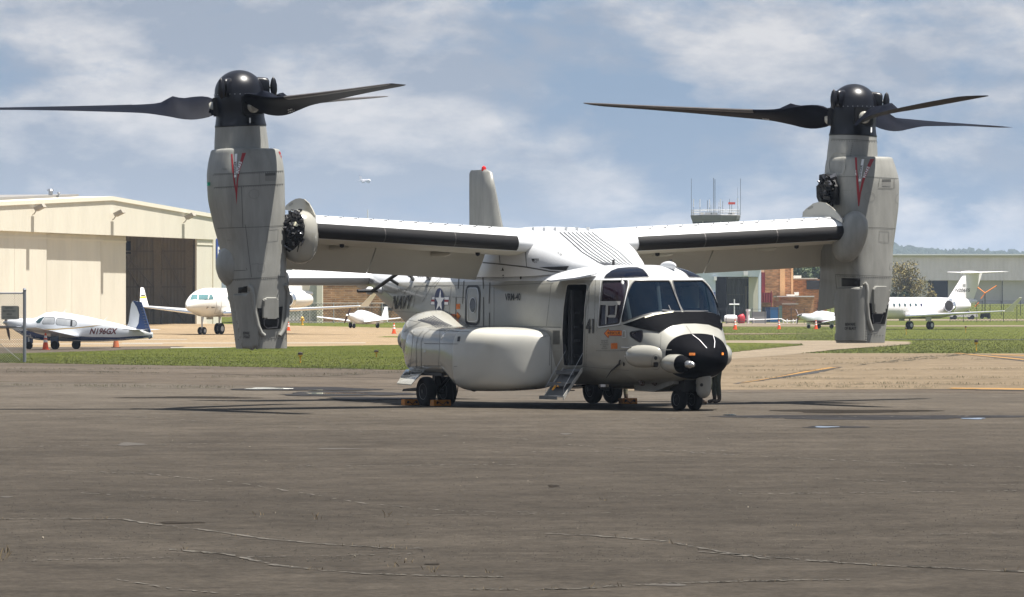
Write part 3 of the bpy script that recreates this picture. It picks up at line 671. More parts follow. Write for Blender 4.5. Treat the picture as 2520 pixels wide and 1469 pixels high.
    if sg == -1:
        text_decal(SP, 'NO STEP', z3(134, 172)[0], z3(168, 148)[0], (-2.5, -3.5), 'no_step_text', M_MARKB, pl_); text_decal(SP, 'NO STEP', z3(279, 140)[0], z3(308, 168)[0], (2.5, -3.5), 'no_step_text', M_MARKB, pl_)
    else:
        text_decal(SP, 'NO STEP', z8(137, 552)[0], z8(170, 540)[0], (-1.5, -4.5), 'no_step_text', M_MARKB, pl_); text_decal(SP, 'NO STEP', z8(272, 535)[0], z8(305, 550)[0], (1.5, -4.5), 'no_step_text', M_MARKB, pl_)
# ---------------------------------------------------------------- engine pods and rotors
NT_ = [(1.24, .52, .014, .46, .44), (1.6, .51, .02, .49, .455), (1.98, .50, .026, .52, .476), (2.49, .48, .05, .565, .515), (3.17, .39, .04, .645, .555), (3.7, .33, .07, .695, .61),
       (4.2, .29, .087, .725, .655), (4.6, .28, .077, .73, .66), (4.9, .25, .05, .70, .63), (5.05, .235, .035, .66, .60)]
XM = 1.6
def mast(sg, z): return (XM, sg * (7.11 + .044 * (z - 4.4)), z)
def nring(sg, z, sc_=1.0, n=56):
    sx, sy, a, b_ = interp(NT_, z); m_ = mast(sg, z)
    return [(m_[0] + sx + a * sc_ * c, m_[1] + sg * (sy + b_ * sc_ * s_), z) for c, s_ in sell(n, 3.4)]
NAC = {}; HUBS = {}
def cluster(name, parent, c, ext, seed, n=26):
    r = random.Random(seed); b = MB()
    for i in range(n):
        p = Vector(c) + Vector((r.uniform(-1, 1) * ext[0], r.uniform(-1, 1) * ext[1], r.uniform(-1, 1) * ext[2]))
        mm = r.choice([M_DARK, M_DARK, M_DARK, M_PIPE])
        if r.random() < .5:
            q = Vector((r.uniform(-1, 1), r.uniform(-.4, .4), r.uniform(-1, 1))).normalized() * r.uniform(.08, .28); b.tube([p - q / 2, p + q / 2], r.uniform(.018, .05), 8, mm)
        else: b.box(p, (r.uniform(.06, .16), r.uniform(.05, .12), r.uniform(.06, .18)), mm, Matrix.Rotation(r.uniform(0, 3), 3, (r.random(), r.random(), r.random())))
    return b.build(name, None, parent, smooth=True, kind='stuff')
for sg in (-1, 1):
    b = MB(); zs = [1.24 + i * .1 for i in range(39)]; rings = [nring(sg, z) for z in zs]
    rings += [nring(sg, 5.09, .985), nring(sg, 5.12, .95), nring(sg, 5.135, .86)]
    rings = [nring(sg, 1.235, .96)] + rings; b.loft(rings)
    nac = b.build('engine_pod', M_GREY, AC, smooth=True, auto=R(42))
    b = MB(); b.loft([[(mast(sg, z)[0] + r * math.cos(t), mast(sg, z)[1] + r * math.sin(t) * 1.0, z) for t in [2 * math.pi * k / 40 for k in range(40)]] for z, r in ((4.7, .56), (5.0, .545), (5.3, .525), (5.62, .495))])
    # blend of the collar into the outboard side
    col = b.build('rotor_collar', M_GREY, nac, smooth=True)
    NAC[sg] = (nac, col); SNc = Surf([nac, col], AC)
    # inlet throat lip on the inboard shoulder
    zz = z2 if sg == -1 else z8
    # V shaped intake warning
    if sg == -1:
        V1 = zz(393, 28, 403, 28, 411, 140, 421, 225, 428, 262, 434, 200, 450, 100, 470, 22, 496, 20, 475, 80, 452, 150, 440, 220, 436, 300, 431, 385, 424, 300, 410, 215, 400, 130)
        lab = zz(419, 28, 436, 26, 429, 190, 414, 192); tD = (zz(428, 172)[0], zz(432, 80)[0], (-6, 0)); tI = (zz(447, 166)[0], zz(468, 84)[0], (-7, -2)); tJ = None
    else:
        V1 = zz(440, 212, 453, 212, 456, 300, 464, 380, 470, 440, 485, 360, 512, 285, 540, 222, 566, 222, 532, 290, 502, 360, 480, 440, 468, 530, 462, 530, 452, 420, 445, 300)
        lab = zz(484, 223, 500, 223, 478, 368, 463, 368); tD = (zz(478, 350)[0], zz(490, 262)[0], (-5, -.5)); tI = (zz(506, 346)[0], zz(536, 275)[0], (-6.5, -2)); tJ = (zz(452, 330)[0], zz(453, 293)[0], (-3.5, 0))
    decal(SNc, [V1], 'intake_warning', M_RED, nac, .006, 3); decal(SNc, [lab], 'warning_label', M_MARKW, nac, .008, 3)
    text_decal(SNc, 'DANGER', *tD, 'danger_text', M_MARKB, nac, .011, bold=.02); text_decal(SNc, 'INTAKE', *tI, 'intake_text', M_MARKW, nac, .011, bold=.03)
    if tJ: text_decal(SNc, 'JET', *tJ, 'jet_text', M_MARKW, nac, .011, bold=.01)
    if sg == -1: decal(SNc, [zz(722, 12, 732, 10, 752, 50, 765, 95, 758, 85, 740, 50)], 'intake_warning', M_RED, nac, .006, 3)
    # seams
    sm = MB(); fm = MB()
    if sg == -1:
        for q in ((300, 547, 470, 541, 600, 538, 785, 525), (275, 168, 400, 165, 560, 155, 770, 145), (275, 262, 500, 250, 770, 236), (465, 260, 475, 540), (490, 520, 495, 545, 535, 890), (400, 845, 505, 840, 500, 825), (405, 905, 535, 898, 785, 882)):
            stroke(SNc, zz(*q), .010, '', None, None, .006, b=sm)
        for q in ((590, 155, 592, 240), (400, 300, 395, 545), (330, 130, 360, 130, 360, 137, 330, 137, 330, 130), (365, 630, 400, 630, 400, 615), (390, 770, 415, 770, 415, 755)): stroke(SNc, zz(*q), .010, '', None, None, .006, b=fm)
        for q in (ell(*zz(552, 308)[0], 13, 12, 8), ell(*zz(672, 1095)[0], 11.5, 11, 14)): stroke(SNc, q, .01, '', None, None, .006, closed=True, b=fm)
        for q in (zz(648, 555, 722, 550, 718, 630, 645, 638), zz(580, 800, 625, 795, 625, 845, 580, 848)): stroke(SNc, round_poly(q, 2, 2), .01, '', None, None, .006, closed=True, b=fm)
        for q in ((655, 640, 640, 720, 628, 778), (535, 800, 585, 793)): stroke(SNc, zz(*q), .012, '', None, None, .005, b=fm)
        vent = zz(630, 172, 702, 168, 702, 215, 630, 217); tB = None
    else:
        for q in ((270, 340, 390, 337, 560, 340, 750, 352), (495, 668, 600, 670, 728, 678), (300, 975, 450, 980, 695, 990), (345, 1060, 345, 1075, 505, 1078), (290, 92, 420, 95, 607, 105), (600, 350, 590, 412, 695, 415, 695, 352)):
            stroke(SNc, zz(*q), .010, '', None, None, .006, b=sm)
        for q in ((390, 95, 385, 185, 335, 185), (355, 430, 355, 600), (300, 430, 425, 425), (415, 920, 470, 975, 410, 978), (425, 1105, 485, 1108, 485, 1180, 420, 1188), (440, 1305, 490, 1310, 488, 1395)): stroke(SNc, zz(*q), .010, '', None, None, .006, b=fm)
        for q in (ell(*zz(537, 470)[0], 13, 12, 8), ell(*zz(721, 483)[0], 6.5, 12, 8), ell(*zz(606, 1160)[0], 9.5, 11, 14)): stroke(SNc, q, .01, '', None, None, .006, closed=True, b=fm)
        for q in (zz(600, 690, 662, 692, 660, 765, 596, 760), zz(668, 902, 690, 902, 688, 945, 665, 942)): stroke(SNc, round_poly(q, 2, 2), .01, '', None, None, .006, closed=True, b=fm)
        vent = zz(617, 362, 674, 362, 672, 402, 617, 400); tB = 1
    sm.build('panel_seam', M_LINE, nac, kind='stuff'); fm.build('panel_outline', M_LINEL, nac, kind='stuff')
    decal(SNc, [vent], 'vent', M_LINEL, nac, .004); stroke(SNc, [vent[0], vent[1]], .05, 'vent_shade', M_LINE, nac, .006)
    # row of rivet dots
    rv = MB()
    rows = ([(272, 176, 768, 152, 34), (276, 268, 768, 242, 30), (408, 912, 783, 890, 26), (420, 1325, 770, 1318, 16)] if sg == -1 else [(300, 984, 690, 998, 28), (290, 100, 600, 112, 20), (345, 985, 470, 990, 12), (512, 1365, 640, 1375, 8), (425, 120, 410, 200, 7)])
    for x0, y0, x1, y1, n_ in rows:
        for k in range(n_):
            t = k / (n_ - 1); p, nn = SNc.hitn(*zz(x0 + (x1 - x0) * t, y0 + (y1 - y0) * t)[0])
            if p: rv.box(p, (.014, .014, .014))
    rv.build('fastener', M_LINE, nac, kind='stuff')
    # exhaust end: outlet opening, tongue, pipes, cooling scoop and blast box
    if sg == -1:
        box_ = zz(414, 1010, 505, 1004, 530, 985, 545, 1010, 560, 1100, 590, 1290, 584, 1392, 480, 1386, 450, 1250, 425, 1110); scoop = zz(440, 960, 510, 950, 506, 1000, 440, 1002)
        opn = zz(576, 1105, 606, 1106, 608, 1175, 718, 1175, 722, 1098, 752, 1094, 738, 1250, 607, 1256); tng = zz(612, 1045, 640, 1030, 700, 1030, 722, 1045, 716, 1170, 700, 1182, 622, 1180, 608, 1170)
        noz = zz(618, 1186, 634, 1178, 700, 1176, 716, 1184, 712, 1238, 640, 1246, 620, 1225)
        pipes = (zz(514, 950, 532, 960, 545, 1010, 556, 1120, 578, 1225, 600, 1278, 622, 1298), zz(765, 940, 778, 985, 778, 1120, 770, 1200, 750, 1265, 728, 1298)); bb_ = (478, 1290, 522, 1290, 478, 1316, 526, 1316)
    else:
        box_ = zz(330, 1062, 470, 1058, 505, 1040, 515, 1090, 512, 1412, 318, 1408, 305, 1240, 312, 1110, 326, 1090); scoop = zz(350, 998, 478, 998, 474, 1056, 352, 1056)
        opn = zz(533, 1162, 548, 1164, 552, 1228, 625, 1230, 648, 1168, 660, 1168, 634, 1298, 544, 1298); tng = zz(552, 1070, 570, 1050, 640, 1052, 660, 1075, 652, 1150, 628, 1222, 612, 1232, 556, 1228)
        noz = zz(548, 1236, 560, 1230, 610, 1232, 618, 1240, 600, 1290, 556, 1294)
        pipes = (zz(500, 1030, 513, 1045, 518, 1090, 514, 1150, 522, 1260, 536, 1310, 546, 1340), zz(692, 1080, 690, 1120, 672, 1220, 655, 1280, 634, 1325, 620, 1342)); bb_ = (378, 1310, 444, 1310, 375, 1336, 449, 1336)
    plate(SNc, scoop, .012, 'cooling_scoop', M_DARK, nac, inset=.5)
    bx = plate(SNc, box_, .045, 'blast_box', M_GREY, nac, inset=.55)
    plate(SNc, opn, .008, 'exhaust_opening', M_DARK, nac, 3); plate(SNc, tng, .06, 'exhaust_tongue', M_GREY, nac, 3, inset=.45)
    plate(SNc, noz, .03, 'exhaust_nozzle', M_HUB, nac, 3); stroke(SNc, noz, .02, 'nozzle_rim', M_PIPE, nac, .035, closed=True)
    for q in pipes:
        H_ = [SNc.hit(*p, .03) for p in q]; H_ = [p for p in H_ if p]
        if len(H_) > 2: MB().tube(H_, .042, 10).build('drain_pipe', M_GREY, nac, smooth=True)
    SX = Surf([bx, nac], AC)
    text_decal(SX, 'BEWARE', zz(*bb_[0:2])[0], zz(*bb_[2:4])[0], (0, -7), 'blast_text', M_MARKB, nac, .01, bold=.02); text_decal(SX, 'OF BLAST', zz(*bb_[4:6])[0], zz(*bb_[6:8])[0], (0, -7), 'blast_text', M_MARKB, nac, .01, bold=.02)
    # inboard / outboard fittings
    if sg == 1:
        cc_ = r3(z8(262, 430)[0], 6.36); cluster('exposed_gearbox', nac, tuple(cc_), (.2, .06, .30), 5, 34)
        b = MB(); P_ = [r3(q, 6.42) for q in z8(198, 400, 215, 385, 218, 325, 250, 318, 290, 340, 320, 400, 322, 520, 235, 505, 212, 500, 200, 470)]; b.loft([[(p.x, 6.40, p.z) for p in P_], [(p.x, 6.5, p.z) for p in P_]]); b.build('gearbox_housing', M_DARK, nac)
        ri = ell(*zz(325, 262)[0], 20, 30, 24); stroke(SNc, [p for p in ri if p[1] < zz(0, 330)[0][1]], .035, 'inlet_lip', M_GLOSS, nac, .015)
        b = MB(); b.prism([(1.15, 1.9), (1.9, 2.0), (1.75, 3.3), (1.3, 3.35)], 6.56, 6.6, lambda a, c, h: (a, h, c)); b.build('side_fin', M_GREY, nac)
    else:
        # inboard lower fin seen beside the pod
        b = MB(); b.prism([(1.3, 2.25), (2.1, 1.9), (2.2, 2.5), (2.0, 2.95), (1.4, 2.95)], -6.5, -6.42, lambda a, c, h: (a, h, c)); b.build('side_fin', M_GREY, nac)
    # outboard bulge (oil cooler fairing)
    ellipsoid((1.85 if sg == -1 else 1.6, sg * 7.44, 2.86), (.46, .33, .45), M_GREY, 'outboard_fairing', nac, e=2.0)
    MB().box((1.6, sg * 7.86, 4.45), (.05, .05, .07)).build('position_light', mat('position_light_%s' % ('green' if sg < 0 else 'red'), (.05, .5, .3) if sg < 0 else (.5, .03, .03), .2), nac)
    # ---- hub
    m0 = Vector(mast(sg, 5.6)); ax = Vector((0, sg * .044, 1)).normalized()
    b = MB(); b.revolve([(-.02, .505), (0, .51), (.03, .497), (.16, .475), (.3, .475), (.45, .488), (.60, .492), (.62, .485), (.64, .484)] + [(.64 + .45 * math.sin(t), .484 * math.cos(t)) for t in [R(a_) for a_ in range(8, 91, 7)]], m0, ax, 48)
    hub = b.build('rotor_hub', M_HUB, AC, smooth=True, auto=R(50)); HUBS[sg] = hub; SH = Surf([hub], AC)
    rv = MB()
    for k in range(30):
        a_ = k * math.pi / 15; rv.box(m0 + ax * .60 + Vector((.494 * math.cos(a_), .494 * math.sin(a_), 0)), (.014, .014, .014))
    rv.build('fastener', M_METAL, hub, kind='stuff')
    toW = AC.matrix_world.to_3x3(); toL = toW.inverted()
    angs = (183, -56.7, 62.7) if sg == -1 else (167, -68, 51)
    rotdir = -1 if sg == -1 else 1          # +1 counter-clockwise from above
    C0 = m0 + ax * .36
    for k_, A_ in enumerate(angs):
        d = (toL @ Vector((math.cos(R(A_)), math.sin(R(A_)), 0))); d = (d - ax * d.dot(ax)).normalized()
        mo = ax.cross(d) * rotdir            # direction of motion = leading edge side
        BT = [(.50, .50, 36, .16, .5), (.62, .66, 36, .17, .5), (.9, .82, 33, .14, .46), (1.15, .86, 27, .12, .42), (1.4, .84, 20, .11, .38), (1.9, .79, 12, .095, .33), (2.6, .78, 8.5, .085, .3), (3.6, .71, 5.5, .07, .29), (4.6, .63, 3.5, .055, .28), (5.4, .56, 2.5, .045, .28), (5.68, .44, 2, .035, .33), (5.8, .2, 2, .02, .7)]
        rows = []; lead = []
        for i in range(47):
            r = .5 + 5.3 * (i / 46); ch, pt, th, lf, _ = None, None, None, None, None
            ch, pt, th, lf = interp(BT, r); p = R(pt); cd = mo * math.cos(p) + ax * math.sin(p); nn = -mo * math.sin(p) + ax * math.cos(p)
            c_ = C0 + d * r + ax * (.035 * r) + cd * 0
            sec = [(lf, 0), (lf - .03, .45), (lf - .12, .85), (lf - .3, 1.0), (lf - .55, .75), (lf - .8, .35), (lf - 1, .04), (lf - 1, -.04), (lf - .8, -.25), (lf - .55, -.55), (lf - .3, -.75), (lf - .12, -.65), (lf - .03, -.35)]
            bump_ = .10 * math.exp(-((r - 1.32) / .14) ** 2)
            rows.append([c_ + cd * a * ch + nn * (b_ * th * .5 + (bump_ if b_ > 0.3 and a > -.15 else 0)) for a, b_ in sec])
            if r > 2.0: lead.append([c_ + cd * (a * ch + .006) + nn * b_ * th * .53 for a, b_ in [(lf - .10, .82), (lf - .03, .47), (lf, 0), (lf - .03, -.4), (lf - .10, -.66), (lf - .16, -.72)]])
        b = MB(); b.loft(rows); bl = b.build('blade', M_BLADE, hub, smooth=True, auto=R(55))
        b = MB(); b.loft(lead, closed=False, cap=(False, False)); b.build('blade_edge', M_LE, hub, smooth=True)
        b = MB(); b.revolve([(.35, .135), (.56, .13), (.6, .1)], C0, d, 16); b.build('pitch_housing', M_GLOSS, hub, smooth=True)
        # white tip bands
        for rr0 in ((3.05, 3.22) if (sg == -1 and k_ == 2) or (sg == 1 and k_ == 0) else ()):
            q = []
            for r in (rr0, rr0 + .055):
                ch, pt, th, lf = interp(BT, r); p = R(pt); cd = mo * math.cos(p) + ax * math.sin(p); nn = -mo * math.sin(p) + ax * math.cos(p); c_ = C0 + d * r + ax * (.035 * r)
                q.append([c_ + cd * (a * ch) + nn * (b_ * th * .5 + .006) for a, b_ in [(lf - .12, .85), (lf - .3, 1.0), (lf - .55, .75), (lf - .8, .35), (lf - .99, .06)]])
            b = MB(); b.loft(q, closed=False, cap=(False, False)); b.build('blade_band', M_MARKW, hub)
        # absorber between the blades, beside the dome
        am = R(A_ + 60); dm = toL @ Vector((math.cos(am), math.sin(am), 0)); dm = (dm - ax * dm.dot(ax)).normalized(); tm = ax.cross(dm)
        base = m0 + ax * .72 + dm * .47; rot = Matrix((dm, tm, ax)).transposed()
        b = MB(); b.loft([[base + rot @ Vector((x_, .085 * c, .02 + h_ * s_)) for c, s_ in sell(16, 3)] for x_, h_ in ((-.12, .2), (0, .19), (.1, .17), (.13, .12))]); b.build('absorber_arm', M_HUB, hub, smooth=True, auto=R(50))
        b = MB(); bp_ = base + dm * .21; b.revolve([(-.21, .005), (-.16, .045), (-.05, .07), (.05, .07), (.16, .045), (.21, .005)], bp_ + ax * 0.0, ax, 14); b.tube([base + dm * .08, bp_ + dm * .05], .02, 6); b.build('absorber_weight', M_HUB, hub, smooth=True)
        b = MB(); b.tube([base + dm * .1 + ax * .02, base + dm * .16 + ax * .02], .025, 6); b.build('absorber_pin', M_METAL, hub)
        # open slot beside each cuff
        fr = Vector(C0) + d * .42 + ax * .17
        b = MB(); b.box(C0 + d * .44 + ax * .02, (.16, .42, .36), rot=Matrix((d, ax.cross(d), ax)).transposed()); b.build('cuff_recess', M_DARK, hub)
    if sg == -1:
        decal(SH, [z2(0, 0, 0, 1, 1, 1)] if False else [[(613, 290), (617, 290), (617, 301), (615, 304), (613, 301)]], 'hub_index_mark', M_MARKW, hub, .006, 2)
    else: decal(SH, [[(2142, 313), (2145.5, 313), (2145.5, 324), (2143.5, 327), (2142, 324)]], 'hub_index_mark', M_MARKW, hub, .006, 2)
    SBl = Surf([o for o in hub.children if o.name.startswith('blade') and 'edge' not in o.name and 'band' not in o.name], AC)
    if sg == 1:
        text_decal(SBl, 'TO FOLD', (1876, 293), (1893, 295), (0, -3), 'blade_text', M_MARKW, hub, .006); text_decal(SBl, 'II BLG I II', (1873, 297), (1895, 300), (0, -3), 'blade_text', M_MARKW, hub, .006)
    else: text_decal(SBl, 'TO FOLD', (708, 272), (719, 269), (.6, -3), 'blade_text', M_MARKW, hub, .006); text_decal(SBl, 'II BLG I', (709, 277), (724, 273), (.6, -3), 'blade_text', M_MARKW, hub, .006)

# ---------------------------------------------------------------- tail
for sg in (-1, 1):
    b = MB(); ch0 = 1.75
    secs = []
    for z, xl, xt, th in ((2.2, -5.45, -7.0, .15), (2.65, -5.3, -7.1, .2), (3.2, -5.45, -7.16, .19), (3.84, -5.73, -7.16, .17), (4.6, -6.0, -7.16, .13), (4.98, -6.14, -7.15, .1), (5.05, -6.35, -7.08, .04)):
        c_ = xl - xt; secs.append([(xl, sg * 2.75, z), (xl - .06 * c_, sg * 2.75 + th * .5, z), (xl - .3 * c_, sg * 2.75 + th * .7, z), (xt, sg * 2.75 + .01, z), (xt, sg * 2.75 - .01, z), (xl - .3 * c_, sg * 2.75 - th * .7, z), (xl - .06 * c_, sg * 2.75 - th * .5, z)])
    b.loft(secs); fin = b.build('tail_fin', M_GREY, AC, smooth=True, auto=R(50))
    if sg == 1:
        b = MB(); b.revolve([(0, .05), (.04, .055), (.09, .045), (.12, 0)], (-6.5, 2.75, 5.02), (0, 0, 1), 12); b.build('red_beacon', mat('beacon_red', (.6, .02, .02), .2), fin, smooth=True)
b = MB(); secs = []
for y in (-2.75, -2, -1.2, -.5, .5, 1.2, 2, 2.75):
    xl, xt, z0 = -5.12, -6.75, 2.655; secs.append([(xl + .0, y, z0), (xl - .05, y, z0 + .09), (xl - .2, y, z0 + .15), (xl - .6, y, z0 + .17), (xt, y, z0 + .01), (xt, y, z0 - .01), (xl - .6, y, z0 - .16), (xl - .2, y, z0 - .15), (xl - .05, y, z0 - .09)])
b.loft(secs); stab = b.build('tailplane', M_WHITE, AC, smooth=True, auto=R(50))
b = MB()
for k in range(7): b.box((-5.5, -2.6 + .1 * k, 2.835), (.5, .014, .006))
b.build('walkway_stripes', M_STRIPE, stab)
# flight sensors: dark rods and struts on the rear fuselage
b = MB(); hh = lambda q, o=.05: S0.hit(*q, o)
p1, p2, p3, p4, p5 = [r3(q, y) for q, y in zip(z3(750, 935, 965, 932, 885, 935, 1040, 825, 1120, 772), (-1.55, -.95, -1.35, -1.42, -1.45))]
rod = MB(); rod.tube([p1, p2], .035, 8).tube([p3, p5], .04, 8); rod.tube([p4, r3(z3(1135, 885)[0], -1.05)], .035, 8)
for q0, q1 in ((z3(1215, 778)[0], z3(1262, 840)[0]), (z3(1372, 785)[0], z3(1410, 825)[0])): rod.tube([r3(q0, -1.5), r3(q1, -1.0)], .035, 8)
rod.build('sensor_strut', M_MARKB, AC, smooth=True)
for q in (z3(862, 932)[0], z3(970, 925)[0], z3(1135, 875)[0], z3(1268, 832)[0], z3(1412, 815)[0]): ellipsoid(r3(q, -1.02), (.09, .1, .09), M_WHITE, 'sensor_boss', AC, 10, 8)
b = MB()
for k in range(8): b = stroke(S0, z3(1180 + 18 * k, 778, 1215 + 18 * k, 812), .014, '', None, None, .006, b=b)
b.build('walkway_stripes', M_STRIPE, fus)

# ---------------------------------------------------------------- sponsons
SPT = [(3.55, 1.16, 1.0, 1.05), (3.51, 1.32, .72, 1.32), (3.42, 1.58, .53, 1.46), (3.24, 1.90, .43, 1.54), (2.95, 2.17, .375, 1.58), (2.5, 2.37, .35, 1.61), (2.05, 2.46, .335, 1.62), (1.7, 2.47, .335, 1.62),
       (1.45, 2.45, .38, 1.62), (1.2, 2.42, .50, 1.62), (1.0, 2.39, .58, 1.62), (.2, 2.29, .62, 1.63), (-.5, 2.21, .63, 1.66), (-1.0, 2.1, .64, 1.68), (-1.5, 1.92, .68, 1.66), (-1.9, 1.66, .8, 1.6), (-2.15, 1.35, 1.0, 1.45), (-2.22, 1.15, 1.15, 1.3)]
HPT = [(.75, .12, 1.55), (.4, .30, 1.60), (.1, .45, 1.66), (-.3, .58, 1.78), (-.7, .68, 1.89), (-1.05, .70, 1.96), (-1.4, .66, 1.93), (-1.75, .5, 1.8), (-2.0, .3, 1.6)]
for sg in (-1, 1):
    b = MB(); rings = []; xr_ = []
    for i in range(80):
        x = 3.55 - 5.77 * (i / 79) ** 1.25; yo, zb, zt = interp(SPT, x); yi = .9; yc = (yo + yi) / 2; hw = (yo - yi) / 2; zc = (zb + zt) / 2; h = (zt - zb) / 2
        rings.append([(x, sg * (yc + hw * c), zc + h * s_) for c, s_ in sell(56, 4.0 if x > 1 else 3.4)]); xr_.append(x)
    ks = next(i for i, x in enumerate(xr_) if x < 1.62); b.loft(rings[ks:]); nb_ = MB(); nb_.loft(rings[:ks + 1], cap=(True, False)); spn = b.build('sponson', M_GLOSS, AC, smooth=True, auto=R(60))
    b = MB(); rings = []
    for i in range(30):
        x = .75 - 2.75 * i / 29; hw, zt = interp(HPT, x); yc = 1.35
        rings.append([(x, sg * (yc + hw * c), 1.35 + (zt - 1.35) * s_) for c, s_ in sell(32, 2.4)])
    b.loft(rings); hp = b.build('sponson_fairing', M_GLOSS, spn, smooth=True, auto=R(60))
    spnose = nb_.build('sponson_nose', M_PALE, AC, smooth=True, auto=R(60))  # split off to carry the paler colour that stands for sunlight
    if sg == -1:
        SSp = Surf([spn, hp, spnose], AC); 
        for k in range(7): stroke(SSp, zS(360 + 31 * k, 320 - 9 * k, 520 + 27 * k, 365 - 3 * k, 600 + 34 * k, 415 - 2 * k), .02, 'louvre', M_STRIPE, spn, .006)
        for q in ((430, 455, 360, 530, 335, 640, 340, 928), (520, 440, 440, 500, 400, 600, 400, 928)): stroke(SSp, zS(*q), .016, 'sponson_seam', M_LINE, spn)
        fl = MB()
        for q in ((1060, 440, 1010, 465, 820, 462, 500, 440), (440, 915, 640, 918), (815, 950, 815, 912, 860, 912), (240, 445, 300, 500, 360, 530), (130, 470, 190, 470, 230, 430), (235, 425, 400, 340)): stroke(SSp, zS(*q), .013, '', None, None, .005, b=fl)
        stroke(SSp, zS(2040, 430, 2045, 600, 2035, 900), .013, '', None, None, .005, b=fl); fl.build('panel_lines', M_LINEL, spn, kind='stuff')
        decal(SSp, [zS(868, 532, 902, 530, 890, 592, 860, 592)], 'fuel_vent', M_MARKB, spn)
        rivets(SSp, [(zS(300, 470, 260, 900), 40), (zS(440, 620, 860, 625), 50), (zS(640, 450, 620, 930), 40), (zS(2060, 440, 2060, 1000), 50), (zS(160, 300, 380, 350), 26), (zS(420, 900, 660, 905), 26)], spn)
        text_decal(SSp, 'GROUND POWER', zS(1952, 530)[0], zS(2028, 530)[0], (0, -1.6), 'power_text', M_LINE, spn)
        b = MB(); b.revolve([(0, .02), (.03, .22), (.14, .26), (.2, .26)], SSp.hit(984, 822) + Vector((-.18, 0, 0)) if SSp.hit(984, 822) else (-2.1, -1.55, 1.35), (1, 0, 0), 20); b.build('exhaust_cap', M_GREY, spn, smooth=True)
        ellipsoid(r3(zS(555, 685)[0], -2.27), (.42, .02, .075), M_GLOSS, 'side_aerial', spn, rot=Matrix.Rotation(-.2, 3, 'Y'))
        ellipsoid(r3(zS(775, 960)[0], -2.24), (.08, .05, .38), M_GLOSS, 'strake', spn, rot=Matrix.Rotation(-.75, 3, 'Y') @ Matrix.Rotation(.1, 3, 'Z'))
    # wheel well shadowed box and gear doors
    b = MB(); b.box((0, sg * 1.95, .66), (1.3, .5, .06)); b.build('wheel_well', M_DARK, spn)
    dr = MB(); q = []; HP = [(r3((1052, 907), -1.8), r3((1000, 909), -1.8)), (r3((1047, 912), -2.05), r3((995, 914), -2.05)), (r3((1037, 920), -2.25), r3((988, 924), -2.25)), (r3((1024, 932), -2.42), r3((982, 935), -2.42)), (r3((1012, 946), -2.5), r3((977, 943), -2.5))]
    dr.loft([[(a.x, -sg * a.y, a.z), (c.x, -sg * c.y, c.z), (c.x, -sg * c.y, c.z - .02), (a.x, -sg * a.y, a.z - .02)] for a, c in HP]); gd = dr.build('gear_door', M_GLOSS, spn, smooth=True)
    if sg == -1:
        for k in range(4): a, c = HP[1][0].lerp(HP[2][0], k / 4), HP[1][1].lerp(HP[2][1], k / 4); MB().add([a.lerp(c, .55) + Vector((0, 0, .008)), a.lerp(c, .95) + Vector((0, 0, .008)), a.lerp(c, .95) + Vector((0, -.03, .0)), a.lerp(c, .55) + Vector((0, -.03, .0))], [(0, 1, 2, 3)]).build('door_stripe', M_STRIPE, gd)
# ---------------------------------------------------------------- landing gear
def wheel(parent, c, r, w, name='wheel'):
    c = Vector(c); pr = []
    for k in range(13):
        t = math.pi * k / 12; pr.append((-w / 2 * math.cos(t) ** 1 if True else 0, r - w * .42 * (1 - abs(math.sin(t)) ** .7)))
    pr = [(-w / 2 * .8, r * .52)] + [(-w / 2 * math.copysign(abs(math.cos(math.pi * k / 12)) ** .6, math.cos(math.pi * k / 12)), r - .36 * w * (1 - math.sin(math.pi * k / 12) ** .8)) for k in range(13)] + [(w / 2 * .8, r * .52)]
    b = MB(); b.revolve(pr, c, (0, 1, 0), 32); ty = b.build(name, M_TYRE, parent, smooth=True)
    b = MB(); b.revolve([(-w * .36, .02), (-w * .38, r * .12), (-w * .38, r * .2), (-w * .3, r * .3), (-w * .33, r * .46), (-w * .42, r * .53), (w * .42, r * .53), (w * .33, r * .46), (w * .3, r * .3), (w * .38, r * .2), (w * .36, .02)], c, (0, 1, 0), 24); b.build('rim', M_RIM, ty, smooth=True)
    return ty
for sg in (-1, 1):
    for y in (1.73, 2.20): wheel(AC, (0, sg * y, .305), .305, .2)
    b = MB(); b.tube([(0, sg * 1.6, .305), (0, sg * 2.3, .305)], .045, 10); b.tube([(0, sg * 1.96, .3), (.05, sg * 1.95, .75)], .07, 10, M_METAL); b.tube([(.1, sg * 1.96, .35), (.6, sg * 1.9, .7)], .035, 8); b.box((-.4, sg * 1.7, .5), (.5, .04, .3), rot=Matrix.Rotation(.2, 3, 'Y'))
    b.mats = [M_DARK, M_METAL]; b.m = [1 if q == 1 else 0 for q in b.m]; b.build('main_gear_leg', None, AC, smooth=True)
    b = MB(); b.prism([(-1.2, .34), (-.2, .40), (-.2, .36), (-1.25, .29)], sg * 1.55, sg * 2.1, lambda a, c, h: (a, h, c)); b.build('lower_gear_door', M_DARK, AC)
for y in (-.175, .175): wheel(AC, (6.59, y, .215), .215, .15)
b = MB(); b.tube([(6.59, -.25, .215), (6.59, .25, .215)], .03, 8); b.tube([(6.59, 0, .15), (6.57, 0, .35)], .05, 10, M_METAL); b.tube([(6.58, 0, .33), (6.55, 0, .75)], .075, 10); b.tube([(6.5, 0, .3), (6.3, 0, .6)], .03, 8); b.box((6.7, 0, .52), (.1, .16, .12))
b.mats = [M_DARK, M_METAL]; b.m = [1 if q == 1 else 0 for q in b.m]; b.build('nose_gear_leg', None, AC, smooth=True)
MB().tube([(.55, -1.9, .52), (.55, -1.9, .42), (.6, -1.9, .18), (.75, -1.95, .12), (.95, -2.0, .3), (1.0, -2.0, .48)], .01, 6).build('grounding_cable', M_DARK, AC)
